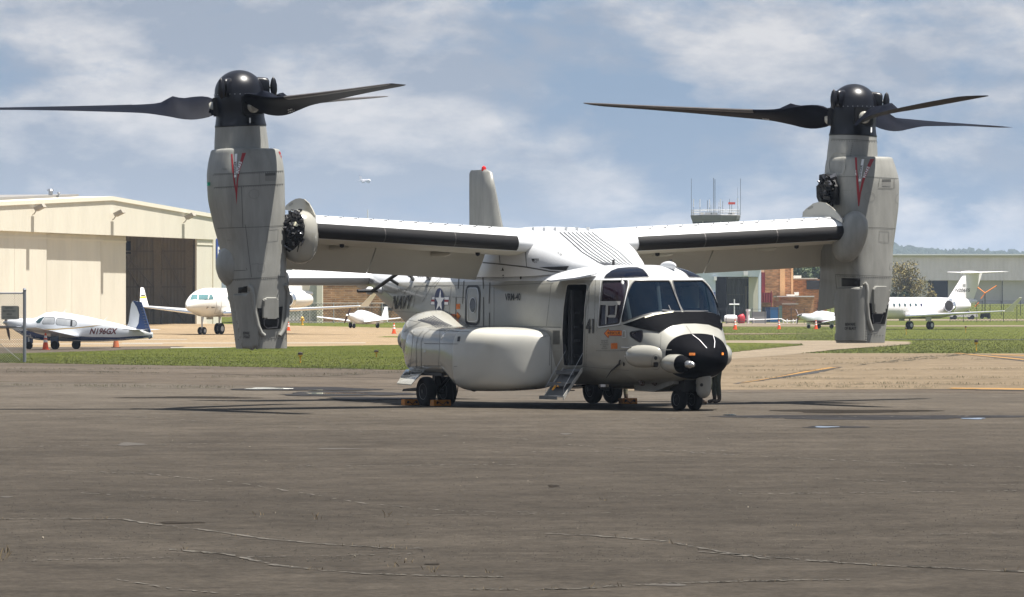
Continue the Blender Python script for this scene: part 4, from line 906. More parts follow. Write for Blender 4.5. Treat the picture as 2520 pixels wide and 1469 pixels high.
ellipsoid((.75, -1.5, .42), (.12, .12, .12), M_DARK, 'drain_can', AC, 12, 8)

# ---------------------------------------------------------------- wheel chocks
M_CHOCK = mat('chock_yellow', (.42, .15, .008), .55, noise_amt=.25, nscale=14)
acm = AC.matrix_world
def chock(x, y, label, l=.5, rz=0.0):
    p = acm @ Vector((x, y, 0)); t = thing('wheel_chock', label, 'chock', (p.x, p.y, 0.0), AC.rotation_euler.z + rz, 'yellow wheel chocks by the main wheels')
    b = MB()
    b.prism(round_poly([(-.085, .002), (.085, .002), (.07, .125), (-.07, .125)], .02, 2), -l / 2, l / 2, lambda a, c, h: (a, h, c)); [b.tube([(.062, k * l * .3, .065), (.098, k * l * .3, .065)], .022, 8, M_DARK) for k in (-1, 1)]; b.mats = [M_CHOCK, M_DARK]; b.m = [1 if len(b.f) - 20 <= i else 0 for i in range(len(b.f))]
    b.build('chock_body', None, t); b = MB(); b.tube([(.07, -l * .3, .10), (.11, 0, .02), (.07, l * .3, .10)], .008, 6); b.build('rope_handle', M_DARK, t); return t
chock(.42, -2.1, 'yellow wheel chock in front of the main wheels below the left sponson', .40); chock(-.42, -2.35, 'yellow wheel chock half hidden behind the leftmost main wheel', .34)
chock(.55, 2.25, 'yellow wheel chock under the aircraft belly by the far main wheels', .36)

# ---------------------------------------------------------------- people
M_SUIT = mat('olive_flight_suit', (.045, .05, .035), .85, noise_amt=.25, nscale=12, bump=.4, bscale=16); M_SKIN = mat('skin', (.45, .26, .18), .55); M_BOOTS = mat('leather_boots', (.06, .04, .028), .6); M_HAIR = mat('short_hair', (.03, .02, .015), .8)
M_TAN = mat('camo_trousers', (.16, .14, .09), .85, col2=(.08, .085, .05), nscale=14)
def person(label, loc, rz, pose, top=M_SUIT, leg=M_SUIT, parent_mat=None):
    t = thing('person', label, 'person', loc, rz)
    J = pose; ed = [('pel', 'sp'), ('sp', 'ch'), ('ch', 'nk'), ('nk', 'hd'), ('hd', 'tp')]
    for s_ in 'LR': ed += [('pel', 'hip' + s_), ('hip' + s_, 'kn' + s_), ('kn' + s_, 'an' + s_), ('an' + s_, 'to' + s_), ('ch', 'sh' + s_), ('sh' + s_, 'el' + s_), ('el' + s_, 'wr' + s_), ('wr' + s_, 'pa' + s_)]
    rad = dict(pel=.15, sp=.14, ch=.165, nk=.06, hd=.1, tp=.085, hip=.105, kn=.065, an=.045, to=.04, sh=.07, el=.045, wr=.03, pa=.035)
    names = list(J); vs = [J[k] for k in names]; es = [(names.index(a), names.index(c)) for a, c in ed]; rr_ = [rad.get(k, rad.get(k[:-1])) for k in names]
    for s_ in 'LR':
        pa = Vector(J['pa' + s_]); d = (pa - Vector(J['wr' + s_])).normalized(); side = d.cross(Vector((0, 0, 1)) if abs(d.z) < .9 else Vector((1, 0, 0))).normalized(); dn = d.cross(side)
        for k in range(5):
            a = len(vs); off = (k - 1.5) * .021
            if k == 4: q = [pa - d * .03 + side * .04, pa + d * .01 + side * .065 + dn * .01, pa + d * .035 + side * .07 + dn * .02]
            else: l = (.032, .038, .035, .027)[k]; q = [pa + d * .045 + side * off, pa + d * (.045 + l) + side * off + dn * .008, pa + d * (.045 + 1.8 * l) + side * off + dn * .025]
            vs += [tuple(x) for x in q]; rr_ += [.0095, .0085, .0075]; es += [(names.index('pa' + s_), a), (a, a + 1), (a + 1, a + 2)]
    me = bpy.data.meshes.new('body'); me.from_pydata([tuple(v) for v in vs], es, []); o = bpy.data.objects.new('body', me); link(o, t)
    sk = o.modifiers.new('sk', 'SKIN'); 
    for i, v in enumerate(me.skin_vertices[0].data): v.radius = (rr_[i] * (1.25 if names[i:i + 1] and names[i] in ('ch', 'pel', 'sp') else 1), rr_[i])
    me.skin_vertices[0].data[names.index('pel')].use_root = True
    sb = o.modifiers.new('sb', 'SUBSURF'); sb.levels = 2; sb.render_levels = 2
    dg = bpy.context.evaluated_depsgraph_get(); m2 = bpy.data.meshes.new_from_object(o.evaluated_get(dg)); o.modifiers.clear(); o.data = m2
    m2.materials.clear(); [m2.materials.append(q) for q in (top, leg, M_SKIN, M_BOOTS)]
    nkz = Vector(J['nk']); 
    for p in m2.polygons:
        p.use_smooth = True; c = p.center; mi = 0
        segs = [('L', M_SUIT), ('R', M_SUIT)]
        if (c - Vector(J['hd'])).length < .19 and (c - Vector(J['ch'])).length > .2: mi = 2
        elif min((c - Vector(J['pa' + s_])).length for s_ in 'LR') < .12: mi = 2
        elif min(min((c - Vector(J['an' + s_])).length, (c - Vector(J['to' + s_])).length) for s_ in 'LR') < .13: mi = 3
        elif min(min((c - Vector(J['kn' + s_])).length, (c - Vector(J['an' + s_])).length, (c - (Vector(J['kn' + s_]) + Vector(J['hip' + s_])) / 2).length) for s_ in 'LR') < .2: mi = 1
        p.material_index = mi
    hd = Vector(J['hd']); f_ = Vector((1, 0, 0))
    ellipsoid(hd + Vector((-.012, 0, .055)), (.115, .095, .10), M_HAIR, 'hair', t, 14, 10)
    b = MB()
    for s_ in (-1, 1): b.box(hd + Vector((.102, s_ * .035, .0)), (.012, .026, .012))
    b.box(hd + Vector((.1, 0, -.07)), (.012, .05, .01)); b.build('eyes_and_mouth', M_HAIR, t)
    b = MB(); b.tube([hd + Vector((.1, 0, .01)), hd + Vector((.125, 0, -.03)), hd + Vector((.1, 0, -.04))], [.008, .014, .008], 6); b.build('nose', M_SKIN, t, smooth=True)
    return t
def stand(lean=0.0):
    J = dict(pel=(0, 0, .93), sp=(.02, 0, 1.12), ch=(.03 + lean, 0, 1.36), nk=(.03 + lean, 0, 1.52), hd=(.05 + lean, 0, 1.64), tp=(.05 + lean, 0, 1.72))
    for s_, k in (('L', 1), ('R', -1)): J.update({'hip' + s_: (0, k * .1, .86), 'kn' + s_: (.03, k * .12, .48), 'an' + s_: (-.01, k * .13, .075), 'to' + s_: (.15, k * .15, .045), 'sh' + s_: (.02 + lean, k * .2, 1.43), 'el' + s_: (.02 + lean, k * .27, 1.15), 'wr' + s_: (.14 + lean, k * .25, .94), 'pa' + s_: (.19 + lean, k * .245, .87)})
    return J
def kneel():
    J = dict(pel=(0, 0, .42), sp=(.06, 0, .6), ch=(.14, 0, .82), nk=(.18, 0, .97), hd=(.22, 0, 1.08), tp=(.22, 0, 1.16))
    for s_, k in (('L', 1), ('R', -1)): J.update({'hip' + s_: (0, k * .1, .38), 'kn' + s_: (.38, k * .16, .46 if k > 0 else .1), 'an' + s_: (.3 if k > 0 else -.05, k * .16, .075), 'to' + s_: (.46 if k > 0 else -.14, k * .17, .045), 'sh' + s_: (.14, k * .19, .89), 'el' + s_: (.34, k * .24, .72), 'wr' + s_: (.55, k * .16, .74), 'pa' + s_: (.62, k * .14, .75)})
    return J
def pt(u, Y): return ((u - CX) / F * Y, Y, 0)
person('person in an olive flight suit standing behind the aircraft nose, legs in view', pt(1764, 98.3), R(200), stand())
person('person in dark clothes crouching behind the nose wheels', pt(1738, 97.3), R(215), kneel())
person('person in camouflage trousers standing behind the far main wheels', pt(1531, 99.5), R(140), stand(), leg=M_TAN)
pp = acm @ Vector((5.5, -.55, .50)); J = dict(pel=(0, 0, .92), sp=(-.05, 0, 1.1), ch=(-.1, 0, 1.35), nk=(-.1, 0, 1.5), hd=(-.06, 0, 1.62), tp=(-.06, 0, 1.7))
for s_, k in (('L', 1), ('R', -1)): J.update({'hip' + s_: (0, k * .1, .9), 'kn' + s_: (.42, k * .14, .98), 'an' + s_: (.5, k * .14, .56), 'to' + s_: (.62, k * .14, .53), 'sh' + s_: (-.1, k * .2, 1.4), 'el' + s_: (.12, k * .3, 1.28), 'wr' + s_: (.32, k * .26, 1.45), 'pa' + s_: (.38, k * .24, 1.5)})
person('pilot seated in the cockpit with one arm raised behind the windscreen', (pp.x, pp.y, -.03), AC.rotation_euler.z, J)
# ================================================================ SETTING
def sstep(a, b, x):
    t = min(1, max(0, (x - a) / (b - a))); return t * t * (3 - 2 * t)
def lin(tab, x):
    if x <= tab[0][0]: return tab[0][1]
    for (a, p), (c, q) in zip(tab, tab[1:]):
        if x <= c: return p + (q - p) * (x - a) / (c - a)
    return tab[-1][1]
ZL = [(0, 0), (295, 0), (343, .28), (420, .56), (450, .85), (700, 1.6), (1050, 3.2), (2500, 10), (9000, 30)]
ZR = [(0, 0), (430, 0), (490, .2), (530, .3), (620, .5), (700, 1.0), (1050, 3.9), (2500, 12), (9000, 30)]
def gz(x, y):
    t = sstep(-0.012, 0.02, x / max(y, 1)); return lin(ZL, y) * (1 - t) + lin(ZR, y) * t
def PG(u, v):
    """ground point seen at a picture position"""
    lo, hi = 20.0, 6000.0; k = (v - HV) / F
    for _ in range(50):
        m = (lo + hi) / 2
        if CAMZ - k * m > gz((u - CX) / F * m, m): lo = m
        else: hi = m
    return Vector(((u - CX) / F * lo, lo, gz((u - CX) / F * lo, lo)))
def ground_mat():
    m = mat('ground_grass_far', (.075, .10, .028), .9); return m
def tarmac(name, c1, c2, rough=.75, grazing_lift=None, crack=True, spec=.04):
    m = bpy.data.materials.new(name); m.use_nodes = True; t = m.node_tree; b = t.nodes['Principled BSDF']
    b.inputs['Roughness'].default_value = rough; b.inputs['Specular IOR Level'].default_value = spec
    c = N(t, 'ShaderNodeTexCoord')
    def nz(scale, detail, rough_, stretch=(1, 1, 1)):
        mp_ = N(t, 'ShaderNodeMapping'); mp_.inputs['Scale'].default_value = stretch; L(t, c.outputs['Object'], mp_.inputs[0])
        n_ = N(t, 'ShaderNodeTexNoise', i_Scale=scale, i_Detail=detail, i_Roughness=rough_); L(t, mp_.outputs[0], n_.inputs['Vector']); return n_.outputs['Fac']
    def rng(x, a, b_, lo, hi):
        r = N(t, 'ShaderNodeMapRange'); r.inputs[1].default_value = a; r.inputs[2].default_value = b_; r.inputs[3].default_value = lo; r.inputs[4].default_value = hi; L(t, x, r.inputs[0]); return r.outputs[0]
    def mulv(x, f):
        q = N(t, 'ShaderNodeMix', data_type='RGBA', blend_type='MULTIPLY'); q.inputs['Factor'].default_value = 1; L(t, x, q.inputs[6]); L(t, f, q.inputs[7]); return q.outputs[2]
    mx_ = N(t, 'ShaderNodeMix', data_type='RGBA'); L(t, rng(nz(.12, 6, .62), .36, .64, 0, 1), mx_.inputs['Factor']); mx_.inputs[6].default_value = (*c1, 1); mx_.inputs[7].default_value = (*c2, 1)
    col = mx_.outputs[2]
    col = mulv(col, rng(nz(.8, 7, .65), .3, .7, .74, 1.24))
    col = mulv(col, rng(nz(12, 6, .85), .3, .7, .5, 1.55))
    col = mulv(col, rng(nz(3.5, 8, .8), .3, .7, .66, 1.4))
    # pale specks of aggregate
    vo = N(t, 'ShaderNodeTexVoronoi', i_Scale=7.0); L(t, c.outputs['Object'], vo.inputs['Vector'])
    sp_ = rng(vo.outputs['Distance'], .02, .045, 1, 0)
    q = N(t, 'ShaderNodeMix', data_type='RGBA'); L(t, sp_, q.inputs['Factor']); L(t, col, q.inputs[6]); q.inputs[7].default_value = (.09, .08, .065, 1); col = q.outputs[2]
    if grazing_lift:
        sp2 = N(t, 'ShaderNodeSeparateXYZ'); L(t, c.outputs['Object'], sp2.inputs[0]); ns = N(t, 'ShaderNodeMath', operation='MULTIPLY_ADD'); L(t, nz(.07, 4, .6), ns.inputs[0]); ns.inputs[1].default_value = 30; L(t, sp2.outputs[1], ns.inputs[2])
        col = mulv(col, rng(ns.outputs[0], 70, 128, 1.0, grazing_lift))  # lightens with distance: grazing-light brightening put into the asphalt colour
    L(t, col, b.inputs['Base Color'])
    bp = N(t, 'ShaderNodeBump', i_Strength=.5, i_Distance=.01); L(t, nz(45, 3, .6), bp.inputs['Height']); L(t, bp.outputs[0], b.inputs['Normal'])
    return m
M_ASPH = tarmac('apron_asphalt', (.0335, .0285, .0228), (.0435, .0370, .0295), grazing_lift=1.9)
M_CONC = tarmac('old_concrete', (.118, .091, .060), (.150, .116, .078))
M_CONC2 = tarmac('pale_taxiway', (.155, .126, .09), (.185, .150, .108))
M_TANC = tarmac('tan_apron', (.195, .143, .087), (.225, .168, .104))
M_MIDC = tarmac('mid_tone_asphalt', (.060, .049, .038), (.083, .068, .053))
def grass_mat(name, a, b_, c_):
    m = mat(name, a, 1.0, spec=.0); t = m.node_tree; bs = t.nodes['Principled BSDF']; c = N(t, 'ShaderNodeTexCoord')
    n1_ = N(t, 'ShaderNodeTexNoise', i_Scale=.12, i_Detail=6, i_Roughness=.65); L(t, c.outputs['Object'], n1_.inputs['Vector'])
    mp_ = N(t, 'ShaderNodeMapping'); mp_.inputs['Scale'].default_value = (1.0, .3, 1); L(t, c.outputs['Object'], mp_.inputs[0])
    n2_ = N(t, 'ShaderNodeTexNoise', i_Scale=2.6, i_Detail=6, i_Roughness=.75); L(t, mp_.outputs[0], n2_.inputs['Vector'])
    r1 = N(t, 'ShaderNodeValToRGB'); L(t, n1_.outputs['Fac'], r1.inputs[0]); e = r1.color_ramp.elements; e[0].position = .35; e[0].color = (*a, 1); e[1].position = .7; e[1].color = (*b_, 1)
    r2 = N(t, 'ShaderNodeMapRange'); r2.inputs[1].default_value = .32; r2.inputs[2].default_value = .68; r2.inputs[3].default_value = .35; r2.inputs[4].default_value = 1.6; L(t, n2_.outputs['Fac'], r2.inputs[0])
    q = N(t, 'ShaderNodeMix', data_type='RGBA', blend_type='MULTIPLY'); q.inputs['Factor'].default_value = 1; L(t, r1.outputs[0], q.inputs[6]); L(t, r2.outputs[0], q.inputs[7])
    L(t, q.outputs[2], bs.inputs['Base Color']); return m
M_GRASS = grass_mat('mown_grass', (.044, .055, .013), (.074, .080, .021), None)
M_GRASSR = grass_mat('bright_grass', (.060, .074, .017), (.100, .104, .031), None)
M_BLADEG = mat('grass_blades', (.064, .084, .017), .8, col2=(.12, .124, .038), nscale=.8)
M_DRY = mat('dry_grass', (.12, .088, .045), .8)
M_YEL = mat('faded_yellow_paint', (.24, .125, .022), .7, noise_amt=.25, nscale=3, stretch=(1, 1, 1)); M_LBLK = mat('line_border_black', (.02, .018, .017), .8, noise_amt=.4, nscale=2)
M_WL = mat('faded_white_paint', (.3, .29, .26), .7, noise_amt=.1)

# terrain sheet to the horizon
b = MB(); ys = [5, 20, 40, 60, 80, 100, 125, 150, 175, 200, 230, 260, 295, 320, 343, 370, 400, 420, 450, 490, 530, 575, 620, 660, 700, 800, 900, 1050, 1400, 2500, 5000, 9000]
xsn = [-1.2, -.6, -.3, -.15, -.1, -.08, -.06, -.04, -.03, -.02, -.012, -.004, .004, .012, .02, .03, .04, .06, .08, .1, .15, .3, .6, 1.2]
vs = [(k * max(y, 60), y, gz(k * max(y, 60), y) - .02) for y in ys for k in xsn]; n = len(xsn)
b.add(vs, [(i * n + j, i * n + j + 1, (i + 1) * n + j + 1, (i + 1) * n + j) for i in range(len(ys) - 1) for j in range(n - 1)])
tag(b.build('ground', M_GRASSR, None, smooth=True), kind='structure')
def sheet(name, pts, m, z=0.0, step=None, world_pts=False, kind='structure', jag=0.0, seed=1, **tg):
    """flat area following the ground; outline in picture coordinates"""
    r = random.Random(seed)
    P = [Vector(p) for p in pts] if world_pts else [PG(*p).to_2d() for p in pts]
    if jag:
        Q = []
        for i in range(len(P)):
            a, c = P[i], P[(i + 1) % len(P)]; k = max(1, int((c - a).length / (jag * 2.5))); k = min(k, 160)
            for j in range(k):
                q = a + (c - a) * (j / k); Q.append(q + Vector((r.uniform(-1, 1), r.uniform(-1, 1))) * jag * (1 if j else .3))
        P = Q
    tri = delaunay_2d_cdt(P, [], [list(range(len(P)))], 1, 1e-4); V, Fc = tri[0], tri[2]
    bb = MB(); bm = bmesh.new(); vv = [bm.verts.new((p.x, p.y, 0)) for p in V]
    for f in Fc:
        try: bm.faces.new([vv[i] for i in f])
        except ValueError: pass
    if any(gz(p.x, p.y) > .001 for p in V):
        for y in ys:
            geom = bm.verts[:] + bm.edges[:] + bm.faces[:]
            if min(p.y for p in V) < y < max(p.y for p in V): bmesh.ops.bisect_plane(bm, geom=geom, plane_co=(0, y, 0), plane_no=(0, 1, 0))
        for _ in range(2): bmesh.ops.subdivide_edges(bm, edges=[e for e in bm.edges if e.calc_length() > 6], cuts=1)
        bmesh.ops.triangulate(bm, faces=bm.faces)
    for v in bm.verts: v.co.z = gz(v.co.x, v.co.y) + z
    bmesh.ops.recalc_face_normals(bm, faces=bm.faces)
    if bm.faces and sum(f.normal.z for f in bm.faces) < 0: bmesh.ops.reverse_faces(bm, faces=bm.faces)
    me = bpy.data.meshes.new(name); bm.to_mesh(me); bm.free(); me.materials.append(m); o = bpy.data.objects.new(name, me); link(o); tag(o, kind=kind, **tg); return o
# asphalt apron in front, concrete apron behind it
front = [(-70, 5), (70, 5), (70, 128), (16, 124), (-1, 122), (-30, 140), (-70, 150)]
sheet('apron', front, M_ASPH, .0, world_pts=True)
sheet('pale_strip', [(-400, 934), (300, 942), (900, 957), (1250, 962), (1700, 966), (2700, 968), (2700, 948), (1900, 946), (1400, 935), (1000, 907), (600, 903), (300, 897), (0, 891), (-400, 890)], M_MIDC, .004, jag=.8, seed=3)  # paler jagged sheet beyond the dark asphalt
sheet('concrete_apron', [(1500, 962), (1900, 959), (2300, 958), (2900, 955), (2900, 868), (2520, 870), (1966, 869.5), (1840, 877), (1500, 895)], M_CONC, .008, jag=.5, seed=4)
sheet('left_concrete', [(-200, 912), (300, 915), (900, 930), (1300, 935), (1300, 906), (1000, 910), (700, 903.5), (300, 897), (0, 891), (-200, 890)], M_MIDC, .010, jag=.3, seed=5)
# left grass verge and the tan ramp beyond
sheet('tan_ramp', [(-500, 872), (1500, 860), (1500, 812), (1100, 808), (700, 801), (500, 796.5), (-500, 796.5)], M_TANC, .004)
sheet('ramp_edge', [(-500, 873), (60, 871), (250, 865), (450, 861), (450, 852), (-500, 858)], M_MIDC, .008, jag=.3)
gl = sheet('grass_verge', [(-500, 890), (0, 893), (300, 898), (700, 905), (1000, 911), (1300, 914), (1500, 914), (1500, 848), (1000, 849), (600, 855), (420, 858), (250, 864), (60, 870), (-500, 872)], M_GRASS, .02, jag=.35, seed=8)
# right: service road and islands of grass
sheet('taxiway', [(1500, 900), (1790, 885), (1966, 871), (2050, 861), (2182, 852), (2240, 847), (2240, 841), (2140, 838.5), (1900, 838), (1500, 838)], M_CONC2, .012, jag=.15)
sheet('grass_island', [(1500, 892), (1700, 878), (1790, 869), (1880, 859), (1978, 849.5), (1940, 846), (1850, 844.5), (1500, 845)], M_GRASSR, .025, jag=.2, seed=9)
sheet('taxiway', [(1500, 803.5), (2900, 803.5), (2900, 799.5), (2200, 801), (1500, 798.5)], M_CONC2, .012)
sheet('taxiway', [(1500, 800), (2060, 799), (2060, 794.5), (1500, 794.5)], M_CONC2, .016)
sheet('taxiway', [(2150, 789), (2900, 789), (2900, 785.5), (2150, 785.5)], M_CONC2, .012)
sheet('worn_path', [(1600, 824), (1870, 823), (2015, 821), (1870, 820), (1600, 820)], M_CONC, .012)
sheet('drainage_ditch', [(2190, 836.5), (2900, 837), (2900, 835), (2190, 835)], mat('ditch_grass', (.018, .024, .007), .9), .012)
# painted lines
sheet('yellow_line', [(1812, 945.5), (1870, 938), (2000, 921), (2050, 909), (2071, 904), (2058, 902.5), (1990, 911), (1900, 930), (1806, 945)], M_LBLK, .014, jag=.1)
sheet('yellow_line', [(1820, 944.3), (1870, 937), (1990, 916.5), (2050, 906.5), (2068, 904), (2040, 905), (1985, 913.5), (1910, 929), (1832, 941.5)], M_YEL, .018)
sheet('yellow_line', [(2346, 869.8), (2520, 890), (2700, 911), (2700, 902), (2520, 881), (2362, 869)], M_LBLK, .014); 
sheet('yellow_line', [(2346, 869.8), (2520, 887), (2700, 906), (2700, 902.5), (2520, 884), (2362, 869.4)], M_YEL, .018); sheet('yellow_line', [(2440, 873.5), (2700, 883), (2700, 880), (2440, 872)], M_YEL, .018)
sheet('yellow_line', [(2330, 957.8), (2520, 961), (2700, 964), (2700, 960), (2520, 957), (2345, 955.5)], M_YEL, .018, jag=.12); sheet('yellow_line', [(2400, 960.5), (2700, 966), (2700, 962), (2400, 959)], M_LBLK, .014)
for v0, v1, a, c in ((854.5, 856, 420, 560), (854, 855.2, 560, 1100), (843.5, 844.5, 300, 900), (835, 835.8, -200, 460), (846, 847, -200, 400)): sheet('white_line', [(a, v0 + .6), (c, v0), (c, v1), (a, v1 + .6)], M_WL, .012)
# puddles, wet patches, tyre stains
M_WATER = mat('puddle_water', (.03, .035, .04), .02, spec=1.0); M_WET = mat('wet_asphalt', (.022, .0205, .0205), .7, spec=.06, noise_amt=.6, nscale=.9); M_STAIN = mat('asphalt_stain', (.02, .0165, .013), .8, spec=.03, noise_amt=.2, nscale=1.2)
def blob(name, u0, u1, v0, v1, m, z, seed, **tg):
    r = random.Random(seed); pts = []
    for k in range(40):
        a = 2 * math.pi * k / 40; q = 1 + .22 * math.sin(3 * a + seed) + r.uniform(-.1, .1); pts.append(((u0 + u1) / 2 + (u1 - u0) / 2 * math.cos(a) * min(q, 1.15), (v0 + v1) / 2 + (v1 - v0) / 2 * math.sin(a) * q))
    return sheet(name, pts, m, z, **tg)
blob('wet_patch', 1975, 2132, 1048, 1053.6, M_WET, .004, 1); blob('puddle', 2002, 2062, 1049.8, 1052.8, M_WATER, .008, 2)
blob('wet_patch', 1770, 2530, 1021.5, 1032, M_WET, .004, 3); blob('puddle', 2368, 2425, 1029, 1032.5, M_WATER, .008, 4); blob('puddle', 1782, 1812, 1020, 1023, M_WATER, .008, 5)
blob('wet_patch', 585, 930, 954, 962, M_WET, .012, 6); blob('wet_patch', 690, 1010, 964, 975, M_WET, .012, 26); blob('wet_patch', 800, 1030, 978, 985, M_WET, .013, 27); blob('puddle', 602, 716, 955.5, 958.8, M_WATER, .016, 7); blob('puddle', 740, 895, 967.5, 971, M_WATER, .016, 8); blob('puddle', 760, 800, 960.6, 961.6, M_WATER, .016, 18)
blob('wet_patch', 1900, 2300, 1008, 1016, M_STAIN, .004, 9); blob('wet_patch', 300, 640, 976, 981, M_STAIN, .004, 12)
for k in range(9):
    u = RND.uniform(-100, 2600); v = RND.uniform(1040, 1460); w_ = RND.uniform(20, 160); blob('oil_stain', u, u + w_, v, v + RND.uniform(2, 9), M_STAIN if k % 2 else mat('pale_scuff_%d' % k, (.043, .036, .028), .85, noise_amt=.2, nscale=3), .004, 20 + k)
# cracks with pale crumbled edges; they run across the asphalt, some with dry weeds
CR = [[(-60, 1279), (180, 1277), (300, 1278), (370, 1290), (500, 1304), (640, 1325), (780, 1338), (960, 1350), (1060, 1351)], [(420, 1353), (560, 1365), (680, 1392), (760, 1401), (900, 1413), (1100, 1419), (1240, 1421)],
      [(600, 1372), (900, 1367), (1040, 1362)], [(1150, 1452), (1400, 1451), (1620, 1437), (1900, 1430), (2100, 1427)], [(1340, 1314), (1480, 1320), (1640, 1333), (1780, 1360), (1900, 1378)], [(1720, 1358), (2050, 1384), (2160, 1392), (2300, 1398), (2560, 1410)],
      [(100, 1157), (350, 1166), (560, 1185), (720, 1210), (900, 1240), (1100, 1258), (1320, 1262)], [(100, 1012), (400, 1030), (700, 1052), (1000, 1068), (1300, 1082)], [(1380, 1094), (1600, 1108), (1900, 1125), (2200, 1140), (2560, 1152)],
      [(700, 1148), (1000, 1146), (1300, 1144)], [(1200, 1113), (1500, 1111), (1800, 1110)], [(1500, 1223), (1800, 1216), (2100, 1214), (2500, 1208)], [(2000, 1176), (2250, 1188), (2560, 1196)], [(200, 1214), (400, 1226), (560, 1240)], [(2180, 1318), (2560, 1311)],
      [(80, 1380), (420, 1372)], [(900, 1270), (1200, 1268), (1500, 1263)], [(1500, 1032), (1800, 1030), (2100, 1026), (2500, 1024)], [(-40, 1101), (300, 1096), (600, 1091)], [(250, 1420), (420, 1450), (600, 1466)]]
ck = MB(); ce_ = MB(); weeds = []
for ci, line in enumerate(CR):
    r = random.Random(ci); pts = []
    for (a, c) in zip(line, line[1:]):
        k = max(2, int((c[0] - a[0]) / 9)); pts += [(a[0] + (c[0] - a[0]) * j / k, a[1] + (c[1] - a[1]) * j / k + r.uniform(-.9, .9)) for j in range(k)]
    pts.append(line[-1]); W_ = [PG(*p) for p in pts]; main = ci in (0, 1, 4, 5, 3); wd = [abs(r.gauss(.0, 1)) * (.020 if main else .008) + .005 for _ in W_]
    for i in range(len(W_) - 1):
        if r.random() < (.14 if main else .5): continue
        d = (W_[i + 1] - W_[i]); nn = Vector((-d.y, d.x, 0)).normalized(); a, c = W_[i], W_[i + 1]; z1 = Vector((0, 0, .006)); z2_ = Vector((0, 0, .0095))
        ce_.add([a - nn * wd[i] * 1.5 + z1, c - nn * wd[i + 1] * 1.5 + z1, c + nn * wd[i + 1] + z1, a + nn * wd[i] + z1], [(0, 1, 2, 3)])
        if main or r.random() < .4: ck.add([a + z2_, c + z2_, c + nn * .006 + z2_, a + nn * .006 + z2_], [(0, 1, 2, 3)])
        if main and r.random() < .5: weeds.append((a, r.uniform(.3, 1)))
M_CRP = mat('crumbled_joint', (.080, .070, .056), .9, noise_amt=.35, nscale=5)
tag(ce_.build('pavement_crack', M_CRP), kind='structure'); tag(ck.build('pavement_crack', mat('crack_dark', (.02, .018, .016), .9)), kind='structure')
# joints of the concrete with weeds growing in them
JT = [[(1790, 905), (1980, 899), (2182, 893), (2350, 876), (2420, 868)], [(2110, 900), (2260, 880), (2390, 871)], [(1800, 915), (2050, 913), (2300, 910), (2520, 909)], [(1900, 886), (2200, 884), (2520, 886)], [(1800, 932), (2200, 934), (2520, 931)], [(2080, 868.5), (2300, 868.6), (2500, 869)],
      [(0, 910), (250, 911), (520, 908)], [(0, 918), (400, 921)], [(640, 906), (800, 905), (920, 911)], [(700, 911), (1000, 913)], [(500, 931), (760, 928), (1000, 917)], [(0, 950), (380, 955), (560, 957)], [(1950, 948), (2200, 947), (2520, 949)], [(1830, 955), (2300, 956)]]
jt = MB(); wgr = MB(); wg = MB(); r = random.Random(31)
def tuft(bb, p, h, n, spread=.12):
    for _ in range(n):
        a = r.uniform(0, 6.28); q = p + Vector((r.uniform(-1, 1) * spread, r.uniform(-1, 1) * spread, 0)); l = h * r.uniform(.5, 1.2); t = Vector((math.cos(a), math.sin(a), 0)); w_ = Vector((-t.y, t.x, 0)) * .0025
        bb.add([q - w_, q + w_, q + t * l * .35 + Vector((0, 0, l * .7)) + w_ * .6, q + t * l * .7 + Vector((0, 0, l))], [(0, 1, 2), (0, 2, 3)])
for line in JT:
    pts = []
    for (a, c) in zip(line, line[1:]):
        k = max(2, int((c[0] - a[0]) / 6)); pts += [(a[0] + (c[0] - a[0]) * j / k, a[1] + (c[1] - a[1]) * j / k + r.uniform(-.25, .25)) for j in range(k)]
    W_ = [PG(*p) for p in pts]
    for a, c in zip(W_, W_[1:]):
        if r.random() < .25: continue
        d = (c - a); nn = Vector((-d.y, d.x, 0)).normalized() * r.uniform(.03, .09); z1 = Vector((0, 0, .022)); jt.add([a - nn + z1, c - nn + z1, c + nn + z1, a + nn + z1], [(0, 1, 2, 3)])
        if r.random() < .5: tuft(wgr, a + z1, r.uniform(.03, .08), 10, .35)
tag(jt.build('pavement_joint', mat('joint_dirt', (.033, .028, .014), .9)), kind='structure')
for p, s_ in weeds:
    if r.random() < .25: tuft(wg, p, .03 * s_ + .008, 3, .08)
for u, v, h in ((785, 1278, .22), (635, 1268, .16), (1000, 1293, .1), (1960, 1295, .1), (945, 1272, .2), (1010, 1385, .12), (1070, 1408, .16), (1050, 1402, .13), (1200, 1410, .1), (970, 1395, .12), (2160, 1392, .1), (10, 1380, .3), (15, 1360, .25), (2050, 893, .5), (1480, 1232, .12)):
    for _ in range(2): tuft(wg, PG(u + r.uniform(-7, 7), v), h * .3, 3, .04)
tag(wgr.build('green_weeds', mat('joint_weeds', (.045, .05, .016), .8)), kind='stuff')
wd_ = wg.build('dry_weeds', M_DRY); tag(wd_, kind='stuff')
